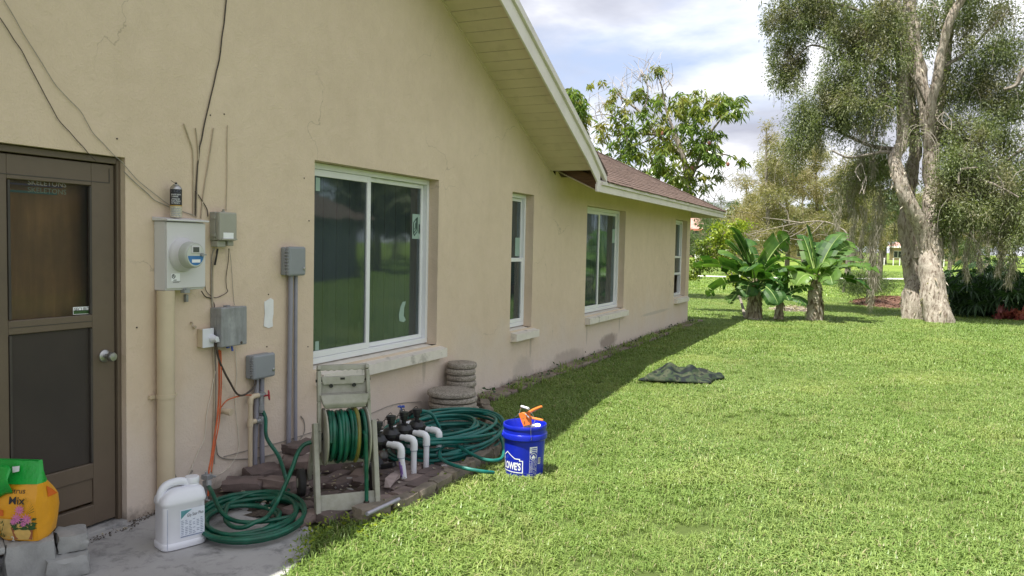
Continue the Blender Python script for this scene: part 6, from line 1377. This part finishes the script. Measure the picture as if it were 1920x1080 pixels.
# flare and fluting at the foot
for m_ in lims[:3]: m_.v = [((p[0]-base.x if 0 else p[0]), p[1], p[2]) for p in m_.v]
merge(lims).build('trunk', M['paperbark'], t, smooth=True)
thin = [([T(1690, 290, -.5), T(1660, 285, -.6), T(1628, 290, -.7), T(1590, 295, -.8), T(1560, 282, -.8)], .06, .02), ([T(1690, 280, -.5), T(1640, 275, -.3), T(1600, 260, -.2), T(1560, 240, 0), T(1530, 235, 0)], .06, .02), ([T(1690, 160, -.4), T(1640, 110, -.2), T(1590, 70, 0), T(1520, 50, .2), T(1460, 60, .3)], .08, .02), ([T(1690, 110, -.3), T(1640, 40, 0), T(1580, 10, 0), T(1500, 0, .4)], .07, .02),
        ([T(1560, 95, .1), T(1520, 85, .1), T(1490, 110, .1), T(1455, 130, .2)], .03, .01), ([T(1760, 130, -.3), T(1810, 100, 0), T(1850, 60, .4), T(1890, 20, .5)], .05, .02), ([T(1750, 300, .2), T(1800, 270, .3), T(1850, 240, .4), T(1920, 220, .5)], .06, .02), ([T(1752, 340, 0), T(1800, 335, -.5), T(1850, 340, -.8), T(1910, 370, -1)], .06, .02),
        ([T(1945, 110, -1), T(1918, 135, -1), T(1905, 160, -1), T(1882, 168, -1)], .07, .04), ([T(1740, 210, 0), T(1720, 160, -.5), T(1700, 130, -.6)], .035, .015), ([T(1955, 270, 0), T(1920, 280, 0), T(1890, 300, 0), T(1860, 330, .2)], .06, .02), ([T(1800, 318, -.9), T(1815, 316, -.9), T(1833, 314, -.9)], .035, .02), ([T(1798, 345, -.9), T(1797, 330, -.9), T(1803, 320, -.9)], .03, .025)]
merge([limb(p, a, b, 7) for p, a, b in thin]).build('branches', M['bark'], t, smooth=True)
flakes(t, lims[:3], 1100, 'husk', 3)
# foliage lobes traced from the photo, each with its own depth
def lobes(L_): return [(tuple(T(u, v, dy)), (ru/78, dd, rv/78), ru*rv/1000*w_) for u, v, ru, rv, dy, dd, w_ in L_]
mel = lobes([(1490, 40, 60, 55, .3, .8, 1.2), (1470, 110, 40, 60, .3, .6, 1.1), (1480, 150, 28, 30, .2, .5, .7), (1550, 20, 55, 40, .2, .8, 1), (1590, 75, 60, 55, 0, .9, 1.1), (1640, 40, 60, 50, -.4, .8, 1.0), (1660, 110, 45, 50, -.8, .6, .7), (1580, 150, 45, 45, -.2, .8, 1.0), (1550, 200, 55, 40, 0, .8, 1.2), (1610, 215, 60, 50, -.3, .9, 1.1), (1515, 250, 45, 35, .1, .7, 1.0), (1500, 215, 25, 25, .1, .5, .6), (1640, 170, 50, 50, -.6, .7, .6), (1490, 285, 30, 40, .2, .5, .6), (1650, 320, 45, 50, .2, .8, .7),
             (1800, 30, 70, 45, .4, 1, .75), (1870, 25, 45, 30, .6, .8, .6), (1830, 100, 60, 40, .4, 1, .6), (1900, 90, 35, 30, .6, .8, .6), (1800, 170, 50, 45, .5, .9, .8), (1870, 190, 55, 40, .5, .9, .7), (1780, 240, 40, 40, .3, .8, .8), (1850, 260, 65, 45, .2, 1, .9), (1910, 280, 40, 40, .2, .8, .6), (1800, 320, 55, 45, -.3, .9, 1.0), (1880, 340, 55, 45, -.3, .9, .8), (1830, 390, 60, 45, -.5, .8, .9), (1895, 420, 45, 55, -.5, .8, .8), (1790, 400, 35, 45, -.2, .6, .7), (1740, 60, 40, 60, .8, .6, .35), (1720, 220, 30, 60, 1.0, .5, .35), (1770, 440, 25, 30, -.1, .4, .35), (1610, 330, 35, 40, .4, .7, .6), (1585, 380, 30, 40, .5, .5, .4), (1668, 60, 22, 50, -.9, .3, .35), (1660, 200, 25, 40, -1.0, .3, .4), (1712, 250, 18, 24, -1.0, .3, .2), (1730, 20, 18, 30, -.9, .3, .2), (1790, 300, 35, 40, -.6, .4, .5), (1770, 350, 28, 40, -.6, .4, .5), (1850, 140, 60, 50, .5, .9, .6), (1900, 180, 40, 50, .5, .9, .6)])
crown(t, 'crown', mel, 185000, 46, .10, .07, .021, 'leaf_mel', .5, shell=.15, zs=1.5)
tq = []
for (c_, r_, w_) in mel:
    for k in range(5):
        a = V(c_)+V((random.uniform(-.7, .7)*r_[0], random.uniform(-.7, .7)*r_[1], random.uniform(-.1, .7)*r_[2])); dx = random.uniform(-.35, .35)
        tq.append(limb([a, a+V((dx*.7, random.uniform(-.1, .1), -.08)), a+V((dx*1.2, 0, -.35)), a+V((dx*1.3, 0, -.75))], .010, .003, 4, k=3))
merge(tq).build('twigs', M['twig'], t, smooth=True, kind='stuff')
# lobes above and beside the frame complete the crown
mel2 = lobes([(1480, -60, 80, 60, 0, 1.5, 1), (1600, -90, 90, 70, 0, 1.8, 1), (1720, -130, 100, 80, 0, 2, 1), (1850, -90, 90, 70, 0, 1.8, 1), (1990, 0, 80, 90, 0, 1.6, 1), (2010, 180, 70, 90, 0, 1.4, 1), (1990, 340, 60, 80, 0, 1.2, 1), (1700, 50, 120, 80, 2.2, 1.0, .5)])
crown(t, 'upper_crown', mel2, 16000, 24, .22, .13, .04, 'leaf_mel', .45, shell=.2)
def moss(parent, spots, seed, mat='moss'):
    r = np.random.default_rng(seed); P, D, L_ = [], [], []
    for (u, v0, v1, w_, n, dy) in spots:
        n = int(n*.7)
        top_ = np.array(T(u, v0, dy)); bot = np.array(T(u, v1, dy)); ln = top_[2]-bot[2]
        h = r.random(n)**.8; n_ = n; sw = (w_*.62/78)*(1-.7*h)
        strand = r.normal(size=(n, 2))*sw[:, None]*.5
        P.append(np.stack([top_[0]+strand[:, 0]+.04*np.sin(h*9+u), top_[1]+strand[:, 1], top_[2]-h*ln], 1)); D.append(np.stack([r.normal(size=n)*.35, r.normal(size=n)*.35, -np.ones(n)], 1)); L_.append(.10+.14*r.random(n))
    v, q = leaf_cards(np.concatenate(P), np.concatenate(D), np.concatenate(L_), .010, r); return np_mesh('hanging_moss', v, q, M[mat], parent, kind='stuff')
moss(t, [(1602, 390, 480, 12, 650, 0), (1620, 380, 500, 12, 650, 0), (1640, 360, 575, 16, 1300, -.1), (1646, 380, 540, 22, 1400, -.1), (1575, 330, 430, 20, 500, .1), (1600, 300, 390, 30, 700, .2), (1655, 330, 440, 26, 900, .2), (1680, 340, 470, 14, 400, .6), (1800, 330, 470, 26, 1200, -.4), (1820, 380, 520, 18, 1000, -.5), (1840, 400, 500, 22, 900, -.5), (1880, 380, 510, 26, 1200, -.5), (1900, 430, 530, 22, 900, -.5), (1860, 300, 420, 26, 800, -.3), (1790, 270, 380, 24, 700, 0), (1640, 220, 330, 24, 800, -.4), (1615, 230, 320, 26, 700, -.3), (1700, 150, 260, 20, 500, -.6), (1660, 150, 250, 20, 500, -.7), (1540, 210, 290, 24, 400, 0), (1910, 330, 430, 22, 700, -.3), (1770, 360, 450, 18, 500, -.2)], 12)
merge([limb([T(u, v, -.6), T(u+random.uniform(-14, 14), v+16, -.6), T(u+random.uniform(-22, 22), v+34, -.7)], .012, .004, 5, k=3) for u, v in [(1610, 240), (1625, 245), (1600, 230), (1655, 265), (1800, 310), (1830, 350), (1870, 330), (1890, 380), (1815, 270), (1770, 210), (1640, 90), (1650, 80), (1590, 110), (1845, 300), (1860, 410), (1880, 450), (1810, 420), (1615, 305), (1625, 330), (1580, 290)] for _ in range(3)]).build('dead_twigs', M['twig'], t, smooth=True, kind='stuff')

# ================================================================== MANGO TREE BEHIND THE HOUSE
def rosettes(parent, name, pts, nleaf, L, Wd, mat, seed):
    r = np.random.default_rng(seed); P, D = [], []
    for p_ in pts:
        k = int(nleaf*(.6+.8*r.random())); a = r.random(k)*6.283; el = -.35-.9*r.random(k)+.35*(r.random(k) < .25)
        D.append(np.stack([np.cos(a)*np.cos(el), np.sin(a)*np.cos(el), np.sin(el)], 1)); P.append(np.array(p_)[None, :]+r.normal(size=(k, 3))*.05)
    P = np.concatenate(P); D = np.concatenate(D); v, q = leaf_cards(P, D, L*(.65+.6*r.random(len(P))), Wd*(.8+.4*r.random(len(P))), r); return np_mesh(name, v, q, M[mat], parent)
MY = 25.0
G = lambda u, v, dy=0.0: on_y(u, v, MY+dy)
gb = on_y(1250, 560, MY); gb.z = 0; t = thing('mango_tree', tuple(gb), 'mango tree with drooping leaf tufts and bare top twigs behind the roof', 'tree')
mspec = [([V((gb.x, MY, 0)), G(1262, 480), G(1280, 400), G(1288, 345), G(1280, 290), G(1262, 250)], .16, .07), ([G(1288, 350), G(1310, 300), G(1325, 260), G(1350, 225)], .08, .03), ([G(1280, 290), G(1230, 250), G(1205, 215), G(1175, 190), G(1150, 170)], .07, .02), ([G(1230, 252), G(1180, 250), G(1150, 255)], .05, .02), ([G(1180, 280), G(1172, 240), G(1172, 205), G(1160, 175)], .05, .015), ([G(1275, 270), G(1250, 210), G(1240, 160), G(1225, 125)], .05, .012), ([G(1300, 320), G(1350, 290), G(1385, 300)], .04, .012), ([G(1205, 215), G(1215, 170), G(1200, 130)], .03, .008), ([G(1180, 235), G(1140, 215), G(1105, 220)], .025, .008), ([G(1260, 240), G(1200, 270), G(1160, 285)], .03, .012), ([G(1350, 225), G(1375, 215), G(1400, 212)], .02, .008)]
merge([limb(p, a, b, 8) for p, a, b in mspec]).build('trunk', M['bark'], t, smooth=True)
rr = random.Random(17); tw = []
for (u, v) in [(1130, 205), (1150, 170), (1165, 165), (1195, 140), (1205, 130), (1225, 125), (1240, 140), (1120, 190), (1110, 215), (1180, 155), (1255, 150), (1140, 240), (1120, 255), (1350, 330), (1370, 345), (1320, 360), (1345, 360), (1100, 230), (1215, 150), (1230, 155)]:
    for k in range(5):
        a = G(u+rr.uniform(-12, 12), v+rr.uniform(8, 22), rr.uniform(-.4, .4)); tw.append(limb([a, G(u+rr.uniform(-18, 18), v-rr.uniform(-4, 12), rr.uniform(-.4, .4)), G(u+rr.uniform(-28, 28), v-rr.uniform(8, 34), rr.uniform(-.5, .5))], .011, .004, 4, k=3))
merge(tw).build('bare_twigs', M['twig'], t, smooth=True, kind='stuff')
pts_ = []
def tufts(L_, y0):
    out_ = []
    for (u, v, ru, rv, n_, dd) in L_:
        for k in range(n_):
            a = rr.random()*6.283; q = math.sqrt(rr.random()); out_.append(tuple(on_y(u+ru*q*math.cos(a), v+rv*q*math.sin(a), y0+rr.uniform(-dd, dd))))
    return out_
pts_ = tufts([(1150, 270, 42, 45, 44, .8), (1185, 250, 35, 45, 34, .8), (1130, 240, 12, 10, 4, .4), (1250, 215, 60, 45, 50, 1), (1310, 195, 55, 25, 34, .9), (1360, 195, 40, 25, 26, .8), (1390, 212, 14, 10, 6, .4), (1290, 250, 65, 50, 62, 1), (1260, 300, 60, 45, 60, 1), (1320, 300, 40, 50, 34, .8), (1240, 345, 60, 35, 40, .8), (1290, 350, 40, 30, 24, .6), (1200, 310, 50, 35, 34, .8), (1160, 200, 30, 22, 12, .5), (1180, 170, 40, 15, 7, .5), (1225, 135, 18, 12, 7, .3), (1120, 165, 20, 15, 3, .3), (1345, 265, 25, 25, 10, .5), (1215, 185, 30, 20, 10, .6), (1390, 290, 20, 20, 5, .5)], MY)
rosettes(t, 'crown', pts_, 15, .24, .058, 'leaf_mango', 23)
m = MB()
for (u, v) in [(1352, 219), (1325, 282), (1365, 308), (1242, 250), (1330, 268), (1298, 315)]: m.lathe(G(u, v, -.6), [(.0, -.07), (.04, -.05), (.055, 0), (.04, .05), (.0, .065)], 10, cap=False)
m.build('fruit', MAT('fruit', (.22, .09, .06), .5, .3, 6), t, smooth=True)
gb2 = on_y(1040, 560, 21.0); t = thing('mango_tree', (-10.4, 22.0, 0), 'second mango tree with reddish new leaves, half hidden behind the gable', 'tree')
G2 = lambda u, v, dy=0.0: on_y(u, v, 22.0+dy)
merge([limb([V((-10.4, 22, 0)), V((-10.3, 22, 1.8)), G2(1040, 290), G2(1060, 220)], .15, .05), limb([G2(1040, 290), G2(1075, 260), G2(1090, 235)], .05, .02)]).build('trunk', M['bark'], t, smooth=True)
rosettes(t, 'crown', tufts([(1075, 195, 22, 28, 40, .6), (1090, 225, 14, 26, 24, .5), (1060, 190, 22, 20, 22, .6), (1080, 215, 20, 18, 20, .6), (1085, 250, 16, 20, 16, .5), (1040, 240, 40, 60, 70, .8), (1000, 260, 50, 60, 60, .8)], 22.0), 15, .24, .06, 'leaf_mango', 29)

# ================================================================== FAR FIELD
def feather_tree(u, v_top, y, wpx, label, seed, n=9000, hbase=.25, mat='leaf_cas', group='feathery pines across the field', lean=0.0, L=.20, Wd=.03):
    r = random.Random(seed); b = on_y(u, 500, y); b.z = 0; top_ = on_y(u+lean, v_top, y); H = top_.z; wm = wpx*y/1500*1.02
    t = thing('feathery_pine', tuple(b), label, 'tree', group); L_ = []; bl_ = []
    tr_ = [b, b+(top_-b)*.35+V((.1, 0, 0)), b+(top_-b)*.7, top_]
    L_.append(limb(tr_, .18*H/8, .03))
    for k in range(13):
        z = hbase+(1-hbase)*(k+.5)/13; a = r.random()*6.283; ln = wm*.62*(1.0-.5*z)*(.55+.7*r.random()); p0 = b+(top_-b)*(z*.93); p1 = p0+V((math.cos(a)*ln, math.sin(a)*ln*.7, ln*.25)); L_.append(limb([p0, (p0+p1)/2+V((0, 0, .15)), p1], .035*H/8, .012, 5, k=3))
        for q in (.45, .8, 1.0): c_ = p0.lerp(p1, q); bl_.append((tuple(c_), (wm*.15, wm*.15, H*.05), 1))
    bl_.append((tuple(top_), (wm*.08, wm*.08, H*.07), 1))
    merge(L_).build('trunk', M['bark'], t, smooth=True); crown(t, 'crown', bl_, int(n*1.7), 7, .17*H/8, L, Wd, mat, .2, shell=.1, up=.1)
feather_tree(1437, 240, 42, 130, 'thin airy pine right of the mango tree, paler than its neighbours', 1, 5200, .2)
feather_tree(1475, 285, 44, 150, 'feathery pine behind the left banana plant', 2, 8500, .2)
feather_tree(1530, 265, 46, 170, 'feathery olive pine behind the right banana plant', 3, 9500, .2)
feather_tree(1590, 300, 43, 150, 'feathery pine just left of the hanging moss', 4, 8500, .15)
feather_tree(1650, 280, 50, 150, 'dark feathery pine behind the forked trunk', 5, 7500, .2, 'leaf_cas_g')
feather_tree(1400, 345, 52, 110, 'low feathery pine above the yellow green shrub', 6, 5500, .1)
feather_tree(1850, 300, 48, 190, 'feathery pine behind the mossy branches on the right', 7, 7500, .15, 'leaf_cas_g')
feather_tree(1780, 330, 55, 130, 'feathery pine seen right of the pale trunk', 8, 6000, .2)
feather_tree(1352, 372, 70, 120, 'soft low pine peeping out past the eave of the near house', 9, 5000, .1, 'leaf_cas_g')
feather_tree(1330, 385, 85, 90, 'soft pine directly beside the far pink roofed house', 10, 4000, .1, 'leaf_cas_g')
feather_tree(1505, 330, 58, 210, 'wide soft pine filling the gap above the banana plants', 11, 9000, .12)
# grey fallen limbs hanging in front of the pines
db = on_y(1585, 470, 34); db.z = 0; t = thing('dead_branch_tree', tuple(db), 'leafless pale tree with long drooping grey branches', 'tree')
K = lambda u, v, dy=0.0: on_y(u, v, 34+dy)
sp_ = [([V((db.x, 34, 0)), K(1590, 450), K(1570, 425), K(1540, 415), K(1500, 418), K(1450, 428), K(1405, 440)], .055, .012), ([K(1530, 416), K(1490, 440), K(1470, 450), K(1445, 470)], .028, .008), ([K(1500, 418), K(1465, 412), K(1430, 408)], .035, .01), ([K(1545, 415), K(1520, 440), K(1505, 450), K(1470, 445)], .04, .01), ([K(1570, 425), K(1560, 400), K(1545, 380), K(1550, 350)], .035, .01), ([K(1470, 423), K(1462, 455), K(1450, 480)], .03, .008), ([K(1480, 420), K(1475, 395), K(1460, 380)], .03, .008)]
for k in range(15):
    u, v = rr.uniform(1405, 1560), rr.uniform(412, 445); sp_.append(([K(u, v), K(u-rr.uniform(5, 20), v+rr.uniform(-8, 16)), K(u-rr.uniform(15, 40), v+rr.uniform(-12, 34))], .016, .005))
merge([limb(p, a, b, 5, k=4) for p, a, b in sp_]).build('trunk', M['bark'], t, smooth=True)
# far tree line
def far_tree(x, y, h, w_, label, seed, n=1500, mat='leaf_far'):
    r = random.Random(seed); t = thing('far_tree', (x, y, 0), label, 'tree', 'trees on the far side of the field'); b = V((x, y, 0))
    merge([limb([b, b+V((r.uniform(-.3, .3), 0, h*.35)), b+V((r.uniform(-.6, .6), 0, h*.6))], .35, .12, 7), limb([b+V((0, 0, h*.35)), b+V((w_*.25, 0, h*.6))], .16, .06, 6), limb([b+V((0, 0, h*.32)), b+V((-w_*.25, 0, h*.58))], .16, .06, 6)]).build('trunk', M['bark'], t, smooth=True)
    bl_ = [((x+r.uniform(-.32, .32)*w_, y+r.uniform(-.25, .25)*w_, h*(.42+.45*r.random())), (w_*.24, w_*.22, h*.15), 1) for _ in range(9)]
    crown(t, 'crown', bl_, n, 10, h*.05, h*.075, h*.05, mat, .2, shell=.3)
fl = [(-46, 118, 11, 10), (-38, 150, 10, 9), (-30, 140, 6, 7), (-21.5, 120, 8, 8), (-19, 128, 11, 10), (-14, 122, 10, 11), (-9, 130, 12, 10), (-4, 118, 11, 11), (0, 126, 13, 11), (5, 120, 12, 11), (9, 132, 14, 12), (14, 122, 12, 12), (19, 130, 13, 12), (25, 124, 12, 11), (-52, 160, 9, 10), (31, 135, 13, 12), (-34, 165, 12, 10), (3, 150, 14, 12), (13, 150, 14, 13), (-6, 150, 14, 12)]
where = ['far left of the pink roofed house', 'behind the pink roofed house', 'low, beside the pink roofed house', 'between the far houses', 'over the brick far house', 'behind the left banana plant', 'behind the gap between the bananas', 'behind the right banana plant', 'left of the sapling, across the field', 'behind the sapling, across the field', 'seen through the forked trunk', 'just right of the pale trunk, far off', 'behind the dark shrubs, far off', 'near the right edge, far off', 'hidden left behind the house, far off', 'beyond the right edge, far off', 'tall, behind the far houses', 'tall, behind the sapling', 'tall, behind the pale trunk', 'tall, behind the right banana']
for i, ((x, y, h, w_), wh_) in enumerate(zip(fl, where)): far_tree(x, y, h*.82, w_*.9, 'distant bushy tree '+wh_, 500+i)
# houses across the field
def far_house(loc, w_, d_, h1, h2, label, red, seed, roofh=3.0):
    t = thing('far_house', loc, label, 'house', 'houses across the field'); x, y, _ = loc
    m = MB(); m.box2((x-w_/2, y, 0), (x+w_/2, y+d_, h2)); m.build('wall', M['house_pink'], t)
    if red: m = MB(); m.box2((x-w_/2-.05, y-.6, h1*.98), (x+w_/2+.05, y-.02, h1+.9)); m.build('balcony', M['house_red'], t)
    m = MB(); o_ = .7; m.add([(x-w_/2-o_, y-o_-.3, h2), (x+w_/2+o_, y-o_-.3, h2), (x+w_/2+o_, y+d_+o_, h2), (x-w_/2-o_, y+d_+o_, h2), (x-w_*.28, y+d_*.5, h2+roofh), (x+w_*.28, y+d_*.5, h2+roofh)], [(0, 1, 5, 4), (1, 2, 5), (2, 3, 4, 5), (3, 0, 4), (3, 2, 1, 0)]); m.build('roof', M['roof_far'], t)
    m = MB(); m.box2((x-w_/2-o_, y-o_-.33, h2-.35), (x+w_/2+o_, y-o_-.27, h2-.01)); m.build('fascia', M['house_red' if red else 'white_far'], t)
    nW = max(2, int(w_/3.2))
    for f_ in range(2 if h2 > 4 else 1):
        for k in range(nW):
            cx_ = x-w_/2+w_*(k+.5)/nW; zc_ = (1.25, h1+1.5)[f_]; fr_ = MB(); fr_.box2((cx_-.85, y-.07, zc_-.75), (cx_+.85, y-.01, zc_+.75)); wf = fr_.build('window', M['white_far'], t)
            for s_ in (-1, 1): pn = MB(); pn.box2((cx_+s_*.41-.36, y-.09, zc_-.66), (cx_+s_*.41+.36, y-.075, zc_+.66)); pn.build('pane', M['win_far'], wf)
far_house((-33.2, 148, 0), 5.4, 9, 2.6, 5.2, 'far pink roofed two storey house beside the near house corner', True, 1, 3.2)
far_house((-22.5, 138, 0), 9, 9, 2.4, 3.4, 'far low brown house seen between the shrub and bananas', False, 2, 2.2)
far_house((-11, 150, 0), 9, 9, 2.6, 2.9, 'far low house seen behind the banana leaves', False, 3, 2.2)
far_house((9, 190, 0), 16, 9, 2.6, 3.0, 'far pale house seen through the gap at the trunk', False, 4, 2.0)
# white posts far across the field
for i, (u, v0, v1) in enumerate([(1658, 480, 491), (1675, 478, 490), (1687, 478, 490), (1770, 480, 490)]):
    a = on_y(u, v1, 112); m = MB(); m.lathe((a.x, 112, 0), [(.06, 0), (.06, .75), (.08, .77), (.08, .83), (.0, .88)], 8, cap=False)
    solo(m, 'white_post', M['white_far'], 'small white post across the field, %s' % ['left of the forked trunk', 'second left of the forked trunk', 'touching the left edge of the trunk', 'right of the pale trunk'][i], 'post', 'white posts across the field')
m = MB(); a = on_z(1306, 484, 0); a = V((-24.0, 95, 0)); a = on_y(1308, 478, 95); m.box2((a.x-.35, 95, 0), (a.x+.35, 95.3, .9)); m.box2((a.x-.2, 94.97, .2), (a.x+.2, 94.995, .7)); solo(m, 'utility_cabinet', M['white_far'], 'small white cabinet on the far lawn below the pink roofed house', 'cabinet', bevel=.03)
# hedge of the far house
hx = -33; t = thing('far_hedge', (hx, 140, 0), 'clipped dark hedge in front of the pink roofed house', 'hedge'); crown(t, 'leaves', [((hx+k*1.2-3, 140, .6), (.8, .6, .55), 1) for k in range(6)], 1500, 12, .18, .3, .2, 'leaf_dark', 0)
# neighbour on the other side of the yard, seen only in the window glass
nb = thing('neighbour_house', (13, 21, 0), 'grey neighbouring house across the yard, mirrored in the windows', 'house')
m = MB(); m.box2((12, 12, 0), (20, 27.5, 2.6)); m.build('wall', M['wall_nb'], nb)
m = MB(); m.add([(11.4, 11.4, 2.5), (20.6, 11.4, 2.5), (20.6, 28.1, 2.5), (11.4, 28.1, 2.5), (16, 15, 4.9), (16, 24.5, 4.9)], [(0, 1, 4), (1, 2, 5, 4), (2, 3, 5), (3, 0, 4, 5), (3, 2, 1, 0)]); m.build('roof', M['shingle'], nb)
for i, (x, y, h, w_) in enumerate([(17, 36, 7, 7), (24, 46, 8, 8), (30, 58, 9, 9), (36, 74, 10, 10), (44, 90, 10, 10)]): far_tree(x, y, h, w_, 'bushy tree along the right hand yard, %s beyond the neighbouring house' % ['first', 'second', 'third', 'fourth', 'fifth'][i], 700+i, 2600)

# ================================================================== SMALL GROWTH AND DIRT
def ground_leaves(name, spots, n, L_, mat, h=.05, seed=1):
    r = np.random.default_rng(seed); k = r.integers(0, len(spots), n); S_ = np.array([(x, y, z, q) for x, y, z, q in spots])[k]
    P = np.stack([S_[:, 0]+r.normal(size=n)*S_[:, 3], S_[:, 1]+r.normal(size=n)*S_[:, 3], S_[:, 2]+h*r.random(n)**1.5], 1)
    D = np.stack([r.normal(size=n), r.normal(size=n), .3+.5*r.random(n)], 1); v, q = leaf_cards(P, D, L_*(.5+r.random(n)), L_*.55*(.6+.6*r.random(n)), r); return np_mesh(name, v, q, M[mat], None, kind='stuff')
gl_ = [(*on_z(u, v, .01)[:2], .01, q) for u, v, q in [(590, 1010, .03), (575, 1030, .03), (610, 995, .03), (650, 985, .025), (700, 985, .03), (735, 965, .03), (770, 950, .03), (555, 1050, .03), (690, 1000, .04), (830, 905, .03), (880, 880, .03), (925, 835, .03), (905, 790, .03), (725, 985, .03)]]
ground_leaves('weed_leaves', gl_, 420, .028, 'leaf_shrub', .07, 31)
wl_ = [(WX+.10+.1*random.random(), 7.2+k*.42+random.random()*.3, .02, .035) for k in range(24)]
ground_leaves('wall_weeds', wl_, 260, .05, 'leaf_dark', .10, 32)
dl_ = [(WX+.02+.03*random.random(), 3.12+.02*k, .012, .012) for k in range(24)]+[(WX+.06+.05*random.random(), 2.3+.035*k, .012, .014) for k in range(24)]+[(-3.0+.2*random.random(), 3.5+.05*random.random(), .014, .05) for k in range(8)]
ground_leaves('soil_crumbs', dl_, 700, .012, 'dirt', .01, 33)
